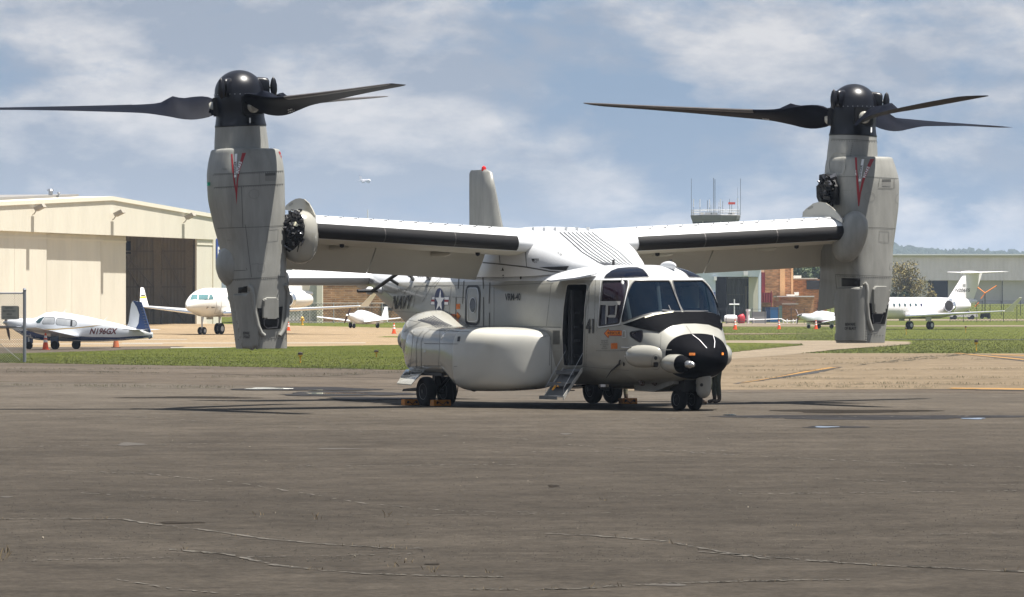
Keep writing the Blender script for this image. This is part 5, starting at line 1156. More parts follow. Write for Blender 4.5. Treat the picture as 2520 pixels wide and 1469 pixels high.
# real blades on the verges, thick towards their near edges
def blades(name, n, region, h, m, seed):
    rng = np.random.RandomState(seed); V = []; cnt = 0
    us, vs_ = region(rng, n); k = (vs_ - HV) / F
    Y = CAMZ / k
    P = []
    for u, v in zip(us, vs_): P.append(PG(u, v) if v < 845 else Vector(((u - CX) / F * CAMZ * F / (v - HV), CAMZ * F / (v - HV), 0)))
    P = np.array([tuple(p) for p in P]); hh_ = h * rng.uniform(.4, 1.3, (len(P), 1)); a = rng.uniform(0, 6.283, len(P)); d = np.stack([np.cos(a), np.sin(a), 0 * a], 1); w_ = np.stack([np.cos(a + 1), 0 * a, 0 * a], 1) * .022 + .0
    A = P - w_; B_ = P + w_; C_ = P + d * hh_ * .5; C_[:, 2] += hh_[:, 0]
    V = np.concatenate([A, B_, C_], 1).reshape(-1, 3); me = bpy.data.meshes.new(name); n_ = len(P)
    me.vertices.add(n_ * 3); me.vertices.foreach_set('co', V.ravel()); me.loops.add(n_ * 3); me.loops.foreach_set('vertex_index', np.arange(n_ * 3)); me.polygons.add(n_); me.polygons.foreach_set('loop_start', np.arange(n_) * 3); me.polygons.foreach_set('loop_total', np.full(n_, 3)); me.update(); me.materials.append(m)
    o = bpy.data.objects.new(name, me); link(o); tag(o, kind='stuff'); return o
def edge(u, tab): return np.interp(u, [a for a, _ in tab], [c for _, c in tab])
fe = [(-50, 893), (0, 893.3), (300, 898.5), (700, 905.5), (1000, 911.5), (1500, 914.5)]; be = [(-50, 870), (60, 870), (250, 864), (420, 858), (600, 855), (1000, 849), (1500, 848)]
def regL(rng, n): u = rng.uniform(-30, 1480, n); t = rng.uniform(0, 1, n) ** .6; f0 = edge(u, fe); b0 = edge(u, be); return u, b0 + (f0 - b0) * t - .3 + rng.uniform(0, 1.2, n) * (rng.uniform(0, 1, n) < .08)
blades('grass_blades', 42000, regL, .05, M_BLADEG, 1)
def regR(rng, n):
    u = rng.uniform(1960, 2560, n); t = rng.uniform(0, 1, n) ** .8; v = 806 + (869.6 - 806) * t; k = (v < 837.5) | (v > 870 - (u - 1966) * .0926) & (v > 848) | (u > 2245); return u[k], v[k]
blades('grass_blades', 30000, regR, .05, M_BLADEG, 2)
def regI(rng, n): u = rng.uniform(1700, 1975, n); t = rng.uniform(0, 1, n) ** .6; f0 = np.interp(u, [1500, 1700, 1790, 1880, 1978], [892, 878, 869, 859, 849.5]); return u, 846 + (f0 - 846) * t
blades('grass_blades', 6000, regI, .05, M_BLADEG, 3)
def regR2(rng, n): return rng.uniform(1760, 2050, n), rng.uniform(806, 837, n)
blades('grass_blades', 9000, regR2, .05, M_BLADEG, 4)

ico0 = bmesh.new(); bmesh.ops.create_icosphere(ico0, subdivisions=1, radius=1); sv_ = np.array([v.co for v in ico0.verts]); sf_ = np.array([[v.index for v in f.verts] for f in ico0.faces]); ico0.free()
def stones(name, n, m, seed, s0, s1, ymax=95):
    rng = np.random.RandomState(seed); Y = 36 + (ymax - 36) * rng.uniform(0, 1, n) ** 1.5; X = rng.uniform(-.12, .12, n) * Y; S_ = rng.uniform(s0, s1, (n, 1)) * rng.uniform(.6, 1.3, (n, 3)); P = np.stack([X, Y, S_[:, 2] * .3], 1); nv = len(sv_)
    V = sv_[None] * (1 + rng.uniform(-.25, .25, (n, nv, 1))) * S_[:, None, :] + P[:, None, :]; Fc = sf_[None] + (np.arange(n) * nv)[:, None, None]; k = n * len(sf_)
    me = bpy.data.meshes.new(name); me.vertices.add(n * nv); me.vertices.foreach_set('co', V.ravel()); me.loops.add(k * 3); me.loops.foreach_set('vertex_index', Fc.ravel()); me.polygons.add(k); me.polygons.foreach_set('loop_start', np.arange(k) * 3); me.polygons.foreach_set('loop_total', np.full(k, 3)); me.update(); me.materials.append(m); o = bpy.data.objects.new(name, me); link(o); tag(o, kind='stuff')
stones('loose_gravel', 9000, mat('pale_grit', (.10, .088, .07), .9), 1, .0015, .004); stones('loose_gravel', 7000, mat('dark_grit', (.014, .012, .01), .9), 2, .002, .005); stones('loose_gravel', 30, mat('pebbles', (.16, .14, .11), .9, noise_amt=.5, nscale=2), 3, .006, .013)
# wooded ridge on the horizon
b = MB(); q = [(x, 4300 + 300 * math.sin(x / 700)) for x in range(-2600, 2601, 100)]; rings = []
def hz(x): return 62 + 9 * math.sin(x / 210 + 1) + 5 * math.sin(x / 90) + (8 if x < 300 else 0) * 0
for x, y in q: rings.append([(x, y - 900, 14), (x, y - 500, 14 + hz(x) * .35), (x, y - 150, hz(x) - 12), (x, y + 200, hz(x) - 8), (x, y + 800, 20)])
b.loft(rings, closed=False, cap=(False, False)); tag(b.build('hills', mat('wooded_hill', (.02, .03, .014), .95), None, smooth=True), kind='structure')
ico = bmesh.new(); bmesh.ops.create_icosphere(ico, subdivisions=2, radius=1); iv = np.array([v.co for v in ico.verts]); jf = np.array([[v.index for v in f.verts] for f in ico.faces]); ico.free()
def blobs(name, P, S, m, seed, jit=.35, **tg):
    rng = np.random.RandomState(seed); n = len(P); nv = len(iv); V = iv[None] * (1 + rng.uniform(-jit, jit, (n, nv, 1))) * S[:, None, :] + P[:, None, :]; Fc = jf[None] + (np.arange(n) * nv)[:, None, None]
    me = bpy.data.meshes.new(name); me.vertices.add(n * nv); me.vertices.foreach_set('co', V.ravel()); k = n * len(jf); me.loops.add(k * 3); me.loops.foreach_set('vertex_index', Fc.ravel()); me.polygons.add(k); me.polygons.foreach_set('loop_start', np.arange(k) * 3); me.polygons.foreach_set('loop_total', np.full(k, 3)); me.update(); me.materials.append(m)
    o = bpy.data.objects.new(name, me); link(o); tag(o, **tg); return o
rng = np.random.RandomState(4); n_ = 3800; X = rng.uniform(150, 700, n_); t = rng.uniform(0, 1, n_); Yq = 4300 + 300 * np.sin(X / 700) - 900 + t * 1000
Zq = np.interp(t, [0, .4, .75, 1], [14, 14 + 62 * .35, 50, 56]) + (9 * np.sin(X / 210 + 1) + 5 * np.sin(X / 90)) * np.clip(t * 1.4, 0, 1) + 1
S = np.stack([rng.uniform(4, 8.5, n_)] * 3, 1); S[:, 2] *= rng.uniform(.9, 1.4, n_)
M_FOR = mat('distant_foliage', (.010, .020, .014), .95, col2=(.022, .036, .022), nscale=.03)
blobs('forest', np.stack([X, Yq, Zq], 1), S, M_FOR, 5, kind='stuff')
n_ = 1500; X = rng.uniform(-700, 150, n_); t = rng.uniform(.5, 1, n_); Yq = 4300 + 300 * np.sin(X / 700) - 900 + t * 1000; Zq = np.interp(t, [0, .4, .75, 1], [14, 35, 50, 56]) + 9 * np.sin(X / 210 + 1) + 5 * np.sin(X / 90)
blobs('forest', np.stack([X, Yq, Zq], 1), np.stack([rng.uniform(4, 9, n_)] * 3, 1), M_FOR, 6, kind='stuff')

# haze
hb = MB(); hb.box((0, 4000, 60), (9000, 8600, 125)); hz_ = hb.build('haze', None)
hm = bpy.data.materials.new('haze_air'); hm.use_nodes = True; ht = hm.node_tree; ht.nodes.clear(); ho = N(ht, 'ShaderNodeOutputMaterial'); pv = N(ht, 'ShaderNodeVolumePrincipled')
pv.inputs['Color'].default_value = (.66, .80, 1.0, 1); pv.inputs['Density'].default_value = .00009; pv.inputs['Anisotropy'].default_value = .0; L(ht, pv.outputs[0], ho.inputs['Volume']); hz_.data.materials.append(hm); tag(hz_, kind='stuff')

# ---------------------------------------------------------------- trees
M_BARK = mat('bark', (.09, .07, .05), .9)
def leafm(name, c, c2): return mat(name, c, .75, col2=c2, nscale=.6, spec=.2)
def tree(label, base, h, w, m, seed, name='tree', n=5200, leaf=.35, blobs_=16, low=.18, group=None):
    r = np.random.RandomState(seed); t = thing(name, label, 'tree', base, 0, group)
    b = MB(); b.tube([(0, 0, -.2), (.1, 0, h * .3), (-.05, .1, h * .6), (0, 0, h * .85)], [h * .035, h * .028, h * .018, h * .006], 8)
    cs = []
    for k in range(blobs_):
        a = r.uniform(0, 6.28); z = h * (low + (1 - low) * r.uniform(.05, .88)); rr_ = w * .5 * math.sqrt(max(0.05, 1 - abs((z / h - .5) / .62) ** 2.2)) * r.uniform(.1, .78); c = np.array((rr_ * math.cos(a), rr_ * math.sin(a), z)); cs.append((c, w * r.uniform(.13, .24)))
        b.tube([(0, 0, z * .55), (c[0] * .5, c[1] * .5, z * .8), tuple(c)], [h * .012, h * .008, h * .003], 5)
    b.build('trunk', M_BARK, t, smooth=True)
    P = []
    per = n // blobs_
    for c, rad in cs:
        d = r.normal(size=(per, 3)); d /= np.linalg.norm(d, axis=1)[:, None]; P.append(c + d * (rad * r.uniform(.55, 1.08, (per, 1))) * np.array((1, 1, .85)))
    P = np.concatenate(P); q = len(P); A = r.normal(size=(q, 3)); A /= np.linalg.norm(A, axis=1)[:, None]; B_ = np.cross(A, r.normal(size=(q, 3))); B_ /= np.linalg.norm(B_, axis=1)[:, None]; s_ = leaf * r.uniform(.5, 1.2, (q, 1))
    V = np.stack([P - A * s_, P + B_ * s_ * .6, P + A * s_, P - B_ * s_ * .6], 1).reshape(-1, 3); me = bpy.data.meshes.new('crown')
    me.vertices.add(q * 4); me.vertices.foreach_set('co', V.ravel()); me.loops.add(q * 4); me.loops.foreach_set('vertex_index', np.arange(q * 4)); me.polygons.add(q); me.polygons.foreach_set('loop_start', np.arange(q) * 4); me.polygons.foreach_set('loop_total', np.full(q, 4)); me.update(); me.materials.append(m)
    o = bpy.data.objects.new('crown', me); link(o, t); return t
def at(u, Y, dz=0):
    x = (u - CX) / F * Y; return Vector((x, Y, gz(x, Y) + dz))
def onY(u, v, Y): return W(u, v, Y)
def ht_(v, Y, u=1260): return CAMZ - (v - HV) / F * Y - gz((u - CX) / F * Y, Y)
L1 = leafm('leaf_mid', (.045, .07, .02), (.09, .115, .04)); L2 = leafm('leaf_dark', (.013, .025, .008), (.03, .045, .016)); L3 = leafm('leaf_olive', (.14, .125, .04), (.26, .20, .085)); L4 = leafm('leaf_pale', (.09, .12, .06), (.19, .22, .13))
tree('pale green round tree behind the flat roof of the brick terminal', at(1962, 830), ht_(648, 830, 1962), 8, L4, 1)
tree('dark green tree in the middle of the group behind the brick terminal', at(1990, 860), ht_(640, 860, 1990), 7.5, L2, 2)
tree('mid green tree beside the left end of the big grey hangar', at(2018, 850), ht_(632, 850, 2018), 7, L1, 3)
tree('olive brown tree with thin crown in front of the big grey hangar', at(2236, 760), ht_(640, 760, 2236), 6.6, L3, 4, n=5200, leaf=.17, blobs_=34, low=.06)
tree('smaller olive bush at the dark doorway of the big grey hangar', at(2292, 770), ht_(712, 770, 2292), 3.4, L3, 5, n=1200, leaf=.28, blobs_=8, low=.05, name='bush')
tree('dark shrub at the foot of the olive tree left part', at(2205, 750), ht_(705, 750, 2205), 4.5, L2, 6, n=1800, leaf=.28, blobs_=10, low=.02, name='bush')
for k, u in enumerate((2380, 2425, 2470)):
    pass
# ================================================================ BUILDINGS
def frame(o, tx):
    T = Vector((tx[0], tx[1], 0)).normalized(); Nn = Vector((T.y, -T.x, 0)); O = Vector(o)
    return lambda t, out, z: O + T * t + Nn * out + Vector((0, 0, z))
def fbox(b, fr, t0, t1, o0, o1, z0, z1, m=None):
    P = [fr(t, o, z) for z in (z0, z1) for o in (o0, o1) for t in (t0, t1)]
    return b.add(P, [(0, 2, 3, 1), (4, 5, 7, 6), (0, 1, 5, 4), (2, 6, 7, 3), (0, 4, 6, 2), (1, 3, 7, 5)], m)
def local(root, fr):
    inv = root.matrix_world.inverted(); return lambda t, o, z: inv @ fr(t, o, z)
def rib_local(name, col, period, **k): return ribbed(name, col, 0, period, **k)
TX = (14.25, 47.0); ang = math.atan2(47, 14.25)
hangar = thing('aircraft_hangar', 'long cream metal hangar at left with low gable roof and open door bay', 'hangar', (-43.6, 403, 0), ang)
FR = frame((0, 0, 0), (1, 0))             # local: x along the front, -y outwards
def Lc(t, out, z): return (t, -out, z)
def tu(u): k = (u - CX) / F; tau = (-43.6 - k * 403) / (k * 47 - 14.25); return tau * 49.11
M_CRM = ribbed('cream_ribbed_metal', (.74, .70, .585), 0, .32, depth=.55, noise_amt=.05); M_CRM2 = ribbed('cream_door_metal', (.72, .68, .57), 0, .30, depth=.5, noise_amt=.07)
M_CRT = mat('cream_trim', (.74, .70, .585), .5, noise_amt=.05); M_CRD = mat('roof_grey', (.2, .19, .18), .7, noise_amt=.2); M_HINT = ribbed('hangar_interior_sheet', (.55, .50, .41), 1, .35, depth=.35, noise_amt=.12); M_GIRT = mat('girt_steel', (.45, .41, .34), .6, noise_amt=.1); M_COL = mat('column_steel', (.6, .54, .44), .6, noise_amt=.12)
tA = tu(275); tR = tu(545); tL = -16
def tu2(u, r): k = (u - CX) / F; tau = (-43.6 - .957 * r - k * (403 + .29 * r)) / (k * 47 - 14.25); return tau * 49.11
def rz_(t): return 12.3 - abs(t - tA) / 25.0
b = MB(); b.add([Lc(tL, 0, 8.9), Lc(tR, 0, 8.9), Lc(tR, 0, rz_(tR)), Lc(tA, 0, 12.3), Lc(tL, 0, rz_(tL)), Lc(tL, -.5, 8.9), Lc(tR, -.5, 8.9), Lc(tR, -.5, rz_(tR)), Lc(tA, -.5, 12.3), Lc(tL, -.5, rz_(tL))],
                [(0, 1, 2, 3, 4), (9, 8, 7, 6, 5), (0, 5, 6, 1), (1, 6, 7, 2), (2, 7, 8, 3), (3, 8, 9, 4), (4, 9, 5, 0)]); b.build('wall', M_CRM, hangar)
b = MB(); b.loft([[Lc(t, .12, z - .28), Lc(t, .12, z + .08), Lc(t, -40, z + .08), Lc(t, -40, z - .12), Lc(t, -.6, z - .12)] for t, z in ((tL, rz_(tL)), (tA, 12.34), (tR + .1, rz_(tR)))]); b.build('roof', M_CRT, hangar)
b = MB(); b.loft([[Lc(t, -3, z + .06), Lc(t, -3, z + .30), Lc(t, -30, z + .30), Lc(t, -30, z + .06)] for t, z in ((tL, rz_(tL) + .1), (tA - .5, 12.32))]); b.build('roof_cap', M_CRD, hangar)
t484, t310, t525 = tu(484), tu(310), tu(525)
b = MB(); fb = lambda t0, t1, o0, o1, z0, z1, m=None: b.add([Lc(t, o, z) for z in (z0, z1) for o in (o0, o1) for t in (t0, t1)], [(0, 2, 3, 1), (4, 5, 7, 6), (0, 1, 5, 4), (2, 6, 7, 3), (0, 4, 6, 2), (1, 3, 7, 5)], m)
fb(t525, tR, -.3, 0, -1, 8.9); b.build('wall', M_CRM, hangar)
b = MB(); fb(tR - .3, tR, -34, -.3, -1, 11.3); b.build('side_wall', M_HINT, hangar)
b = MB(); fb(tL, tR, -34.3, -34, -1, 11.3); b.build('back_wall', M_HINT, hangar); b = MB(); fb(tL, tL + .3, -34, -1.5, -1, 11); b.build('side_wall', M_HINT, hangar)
b = MB(); fb(tL, tR, -34, .0, -.5, .80); b.build('floor', M_TANC, hangar)
for u0, u1, rec in ((-170, -60, .44), (-60, 36, .44), (36, 115, .44), (115, 177, .70), (177, 248, .70), (248, 310, 1.0), (484, 524, .12)):
    b = MB(); fb(tu2(u0, rec) + .02, tu2(u1, rec) - .02, -rec - .16, -rec, .0, 8.9); d_ = b.build('sliding_door', M_CRM2, hangar)
    b = MB(); fb(tu2(u0, rec) + .02, tu2(u1, rec) - .02, -rec, -rec + .05, 8.35, 8.5); b.build('door_rail', M_CRT, d_)
for d_ in (3.0, 6.3, 12, 18): b = MB(); b.add([Lc(tR - .3, -d_ - w_ / 2 * (1 + .0), z) for z, w_ in ((0, .5), (11, .9))] + [Lc(tR - .3, -d_ + w_ / 2, z) for z, w_ in ((0, .5), (11, .9))] + [Lc(tR - .75, -d_ - w_ / 2, z) for z, w_ in ((0, .5), (11, .9))] + [Lc(tR - .75, -d_ + w_ / 2, z) for z, w_ in ((0, .5), (11, .9))], [(0, 1, 3, 2), (4, 6, 7, 5), (0, 4, 5, 1), (2, 3, 7, 6), (1, 5, 7, 3), (0, 2, 6, 4)]); b.build('column', M_COL, hangar)
for v in (618.5, 662, 706): z = CAMZ - (v - HV) / F * 457; b = MB(); fb(tR - .42, tR - .3, -33, -.5, z - .07, z + .07); b.build('girt', M_GIRT, hangar)
for a, c in (((-6.6, 2.0), (-12.5, 10.5)), ((-6.6, 10.5), (-12.5, 2)), ((-6.2, 8.5), (-3.2, 3.0)), ((-11.0, 8.9), (-3.6, 1.0))): b = MB(); b.tube([Lc(tR - .5, a[0], a[1]), Lc(tR - .5, c[0], c[1])], .05, 6); b.build('cross_brace', M_GIRT, hangar)
b = MB(); fb(tR - .34, tR - .3, -10.2, -9.2, 7.6, 8.8); b.build('window', M_MARKB, hangar)
def wall_lamp(parent, fn, t, z, m_):
    b = MB(); b.tube([fn(t, 0, z), fn(t, .12, z), fn(t, .42, z + .38)], .05, 6, m_); P = [fn(t + a, .35 + o * math.cos(.7) - h * math.sin(.7), z + .42 + o * math.sin(.7) * .55 + h) for h in (-.15, .15) for o in (-.05, .95) for a in (-.36, .36)]
    b.add(P, [(0, 2, 3, 1), (4, 5, 7, 6), (0, 1, 5, 4), (2, 6, 7, 3), (0, 4, 6, 2), (1, 3, 7, 5)], m_); return b.build('wall_lamp', None, parent)
M_LAMP = mat('lamp_housing', (.33, .30, .25), .5)
for u, v in ((80, 527), (276, 540), (451, 547)): t = tu(u); wall_lamp(hangar, Lc, t, CAMZ - (v - HV) / F * (403 + 47 * t / 49.11), M_LAMP)
M_SIGNB = mat('sign_blue', (.02, .06, .28), .5)
b = MB(); fb(tu(530.5), tu(549), .04, .1, CAMZ + (HV - 655) / 25.6, CAMZ + (HV - 588) / 25.6); sg_ = b.build('number_sign', M_SIGNB, hangar)
z0 = CAMZ + (HV - 645) / 25.6; text3('5', Lc(tu(532), .13, z0), Vector(Lc(tu(538.5) - tu(532), 0, 0)), Vector((0, 0, 1.45)), 'sign_number', M_MARKW, sg_, bold=.02)
b = MB(); b.tube([Lc(tu(534), .13, z0 + 1.9), Lc(tu(541), .13, z0 + 1.9)], .05, 4); b.build('sign_stripe', M_MARKW, sg_)
# roof vents
for u, v0, v1, r_, lb in ((124.5, 465, 488, .19, 'taller galvanised vent pipe on the cream hangar roof'), (145, 473, 487, .10, 'thin short vent pipe on the cream hangar roof')):
    t = thing('roof_vent', lb, 'vent', W(u, v1, 423) , 0); h_ = (v1 - v0) / F * 423; b = MB(); b.tube([(0, 0, -.2), (0, 0, h_ * .85)], r_, 10); b.build('pipe', M_METAL, t); b = MB(); b.tube([(0, 0, h_ * .8), (0, 0, h_)], [r_ * 1.8, r_ * 1.3], 10); b.build('cap', M_METAL, t)

def wbox(name, m, root, u0, u1, v0, v1, Y, depth, zb=None, slant=0.0):
    """block whose front spans picture columns u0..u1 and rows v0 (top)..v1 at distance Y"""
    inv = root.matrix_world.inverted(); x0, x1 = (u0 - CX) / F * Y, (u1 - CX) / F * (Y + slant); zt = CAMZ - (v0 - HV) / F * Y; z0 = (CAMZ - (v1 - HV) / F * Y) if zb is None else zb
    P = [(x0, Y, z0), (x1, Y + slant, z0), (x1, Y + slant + depth, z0), (x0, Y + depth, z0)]; P += [(p[0], p[1], zt) for p in P]
    bb = MB(); bb.add([inv @ Vector(p) for p in P], [(0, 3, 2, 1), (4, 5, 6, 7), (0, 1, 5, 4), (1, 2, 6, 5), (2, 3, 7, 6), (3, 0, 4, 7)]); return bb.build(name, m, root)
def building(name, label, cat, u, Y):
    t = thing(name, label, cat, at(u, Y)); bpy.context.view_layer.update(); return t
bpy.context.view_layer.update()
M_WHS = ribbed('white_ribbed_metal', (.62, .62, .60), 0, .4, depth=.3); M_CONCW = mat('concrete_base', (.42, .38, .32), .8, noise_amt=.1)
wb = building('hangar_annex', 'plain white metal annex with cream corner strip next to the brown brick wall', 'building', 700, 472)
wbox('wall', M_WHS, wb, 600, 779, 566, 800, 470, 22, zb=0); wbox('corner_strip', M_CRT, wb, 779.3, 793, 566, 800, 469.6, 2, zb=0); wbox('roof_edge', M_CRT, wb, 598, 793.5, 562, 566, 469.3, 23)
wbox('bottom_rail', M_CONCW, wb, 700, 779, 789, 797, 469.7, .2)
def brick_mat(name, c1, c2, mort, sc__=1.0, h=.12, w=.4):
    m = mat(name, c1, .85); t = m.node_tree; bs = t.nodes['Principled BSDF']; c = N(t, 'ShaderNodeTexCoord'); sp = N(t, 'ShaderNodeSeparateXYZ'); L(t, c.outputs['Object'], sp.inputs[0]); cb_ = N(t, 'ShaderNodeCombineXYZ'); L(t, sp.outputs[0], cb_.inputs[0]); L(t, sp.outputs[2], cb_.inputs[1])
    br = N(t, 'ShaderNodeTexBrick', i_Scale=1.0); br.inputs['Color1'].default_value = (*c1, 1); br.inputs['Color2'].default_value = (*c2, 1); br.inputs['Mortar'].default_value = (*mort, 1); br.inputs['Brick Width'].default_value = w; br.inputs['Row Height'].default_value = h; br.inputs['Mortar Size'].default_value = h * .12; L(t, cb_.outputs[0], br.inputs['Vector'])
    n_ = N(t, 'ShaderNodeTexNoise', i_Scale=1.3, i_Detail=5); mp_ = N(t, 'ShaderNodeMapping'); mp_.inputs['Scale'].default_value = (1, 1, 4); L(t, c.outputs['Object'], mp_.inputs[0]); L(t, mp_.outputs[0], n_.inputs['Vector']); r = N(t, 'ShaderNodeMapRange'); r.inputs[1].default_value = .35; r.inputs[2].default_value = .65; r.inputs[3].default_value = .7; r.inputs[4].default_value = 1.25; L(t, n_.outputs[0], r.inputs[0])
    q = N(t, 'ShaderNodeMix', data_type='RGBA', blend_type='MULTIPLY'); q.inputs['Factor'].default_value = 1; L(t, br.outputs[0], q.inputs[6]); L(t, r.outputs[0], q.inputs[7]); L(t, q.outputs[2], bs.inputs['Base Color']); return m
M_BR1 = brick_mat('rough_brown_brick', (.40, .22, .10), (.28, .14, .06), (.42, .30, .2), h=.22, w=.9); M_BR2 = brick_mat('orange_brick', (.62, .30, .13), (.52, .24, .10), (.6, .36, .2), h=.25, w=.6)
bk = building('brick_building', 'low brown brick building behind the fence under the aircraft tail', 'building', 880, 486)
wbox('wall', M_BR1, bk, 793.6, 1040, 652, 800, 486, 18, zb=0); wbox('coping', M_CRT, bk, 793, 1041, 648, 652, 485.8, 18.4); wbox('window', M_MARKB, bk, 937, 966, 748, 764, 485.9, .3); wbox('downpipe', M_MARKB, bk, 914.6, 915.6, 690, 775, 485.8, .1)
# right hand side
bh = building('aircraft_hangar', 'small white hangar right of the cockpit with a dark open doorway', 'hangar', 1800, 650)
M_WB = mat('skylit_white_metal', (.78, .86, .98), .5, noise_amt=.03); M_DRK = ribbed('grey_door_sheet', (.3, .29, .27), 0, .5, depth=.4); M_CRL = mat('cream_lit_panel', (.72, .68, .56), .6)  # wall metal is white; blue skylight of its shaded front put into the colour
wbox('wall', M_WB, bh, 1640, 1761, 660, 800, 650, 1.2, zb=0); wbox('wall', M_WB, bh, 1866.5, 1873, 660, 800, 650, 1.2, zb=0); wbox('wall', M_WB, bh, 1761.2, 1866.3, 660, 681, 650, 1.2)
wbox('roof_edge', M_MARKW, bh, 1640, 1873.5, 657.5, 660, 649.6, 22); wbox('back_wall', M_DARK, bh, 1700, 1872, 662, 800, 672, .5, zb=0); wbox('side_wall', M_WB, bh, 1866, 1872.5, 664, 800, 652, 20, zb=0); wbox('side_wall', M_DARK, bh, 1700, 1762, 664, 800, 652, 20, zb=0)
wbox('sliding_door', M_DRK, bh, 1788, 1838, 682, 800, 660, .3, zb=0); wbox('sliding_door', M_CRL, bh, 1842.5, 1866, 682, 800, 651.5, .3, zb=0); wbox('door_frame', M_MARKW, bh, 1792, 1840, 683, 685, 659.5, .3); wbox('door_rail', M_GIRT, bh, 1790, 1838, 724, 725.5, 659.7, .2)
wbox('duct', M_COL, bh, 1834, 1838.5, 704, 790, 658.5, .4); wbox('number_sign', M_SIGNB, bh, 1755.5, 1760, 719, 756, 649.7, .2); wbox('door_corner_post', M_MARKW, bh, 1757, 1764, 680, 690, 649.4, .6)
wl = wbox('wall_lamp', M_MARKW, bh, 1830, 1841, 667, 678, 649, .8)
tb = building('brick_terminal', 'orange brick terminal with flat roofs and red metal panels', 'building', 1960, 690)
M_COPE = mat('white_coping', (.66, .63, .58), .6); M_RPAN = ribbed('red_metal_panel', (.28, .03, .035), 0, .35, depth=.4); M_BRL = mat('pale_brick_pier', (.75, .42, .2), .85, noise_amt=.1)
wbox('tower_wall', M_BR2, tb, 1881, 1952, 612, 800, 692, 10, zb=0); wbox('pier', M_BRL, tb, 1919.5, 1932, 613, 800, 691.7, .3, zb=0); wbox('pier', M_BRL, tb, 1947, 1952, 613, 800, 691.7, .3, zb=0); wbox('coping', M_COPE, tb, 1880, 1953, 609, 612, 691.5, 11)
wbox('wall', M_BR2, tb, 1952.2, 2035, 687, 800, 700, 14, zb=0); wbox('coping', M_COPE, tb, 1951, 2012, 684, 687, 699.7, 14.5); wbox('red_panel', M_RPAN, tb, 2026, 2037, 686, 712, 699.4, .4); wbox('skylight', M_COPE, tb, 1953, 1972, 678, 684, 704, 3)
win = wbox('window_band', M_MARKB, tb, 1985, 2031, 690, 712, 699.6, .3)
for u0, u1, v0, v1 in ((1983.5, 2032, 688.5, 690.7), (1983.5, 2032, 711.2, 713.4), (1983.5, 1986, 688.5, 713), (2004, 2006.5, 690, 712), (2017, 2020.5, 690, 712), (2029.5, 2032, 690, 712)): wbox('frame', M_MARKW, win, u0, u1, v0, v1, 699.3, .25)
wbox('low_wall', M_BR2, tb, 1918, 2003, 731, 800, 682, 8, zb=0); wbox('coping', M_COPE, tb, 1912, 2004, 728, 731, 681.5, 9); wbox('skylight', M_COPE, tb, 1937, 1956, 724.5, 728, 684, 2); wbox('roof_unit', M_COPE, tb, 1956, 1966, 718.5, 727, 684, 2)
wbox('front_wall', M_BR2, tb, 1873, 1902, 744.5, 800, 676, 6, zb=0); wbox('red_panel', M_RPAN, tb, 1872.5, 1901, 720, 744.2, 675.6, 6); wbox('red_panel', M_RPAN, tb, 1873, 1883, 670, 719.8, 680, 3); wbox('cream_parapet', mat('cream_stone', (.7, .6, .38), .7), tb, 1871, 1880.8, 659, 670, 681, 3)
wbox('doorway', M_MARKB, tb, 1876, 1887, 756, 797, 675.8, .3); wbox('red_post', M_RPAN, tb, 1897, 1899.5, 716, 790, 675, .3); wbox('awning', mat('brown_awning', (.16, .075, .035), .8), tb, 1906, 1958, 741, 752, 679, 2)
wbox('awning_edge', M_COPE, tb, 1925, 1965, 747, 748.6, 678.6, .3); wbox('doorway', M_MARKB, tb, 1898, 1904, 772, 797, 675.7, .3); wbox('wall_door', mat('dark_brick_recess', (.16, .07, .035), .9), tb, 2012, 2020, 742, 797, 699.6, .3); wbox('downpipe', M_COPE, tb, 2024, 2026.5, 744, 796, 698.5, .3)
# big grey hangar far right
gh = building('aircraft_hangar', 'very large grey hangar at far right behind the tall white jet tail', 'hangar', 2300, 1050)
M_GS = ribbed('pale_grey_siding', (.92, .80, .84), 0, .9, depth=.35, noise_amt=.08); M_GD = mat('hangar_door_grey', (.60, .55, .54), .7, noise_amt=.06, nscale=.3); M_GL = mat('dusty_panes', (.16, .155, .15), .4, noise_amt=.2, nscale=.5)
wbox('upper_wall', M_GS, gh, 2031, 2720, 631, 690, 1050, 60, slant=0); wbox('roof_edge', M_MARKW, gh, 2029, 2722, 625, 628, 1049, 62); wbox('roof_shadow_band', M_GD, gh, 2030, 2721, 628, 631, 1049.4, 61); wbox('end_wall', M_GS, gh, 2031, 2056, 690, 756, 1050, 60, zb=0)
wbox('interior', M_DARK, gh, 2056, 2720, 690, 756, 1058, 50, zb=0)
for k, (u0, u1) in enumerate(((2056, 2120), (2121, 2190), (2191, 2285), (2333, 2369), (2370, 2397), (2398, 2467), (2468, 2560), (2561, 2640), (2641, 2718))):
    d_ = wbox('sliding_door', M_GD, gh, u0, u1 - .6, 690, 756, 1051 + (k % 2) * .8, .4, zb=0)
    if u0 > 2390: wbox('window_row', M_GL, d_, u0 + 2, u1 - 3, 716, 734, 1050.6, .3); wbox('dark_row', M_MARKB, d_, u0 + 1, u1 - 2, 736, 739.5, 1050.6, .3)
    if u0 > 2390:
        mu = MB(); inv = d_.matrix_world.inverted()
        for j in range(1, 8): u = u0 + 2 + (u1 - u0 - 5) * j / 8; p = W(u, 727, 1050.4); mu.box(inv @ p, (.12, .1, 2.4))
        mu.build('mullion', M_GD, d_)
for u in (2205, 2418, 2515):
    pass
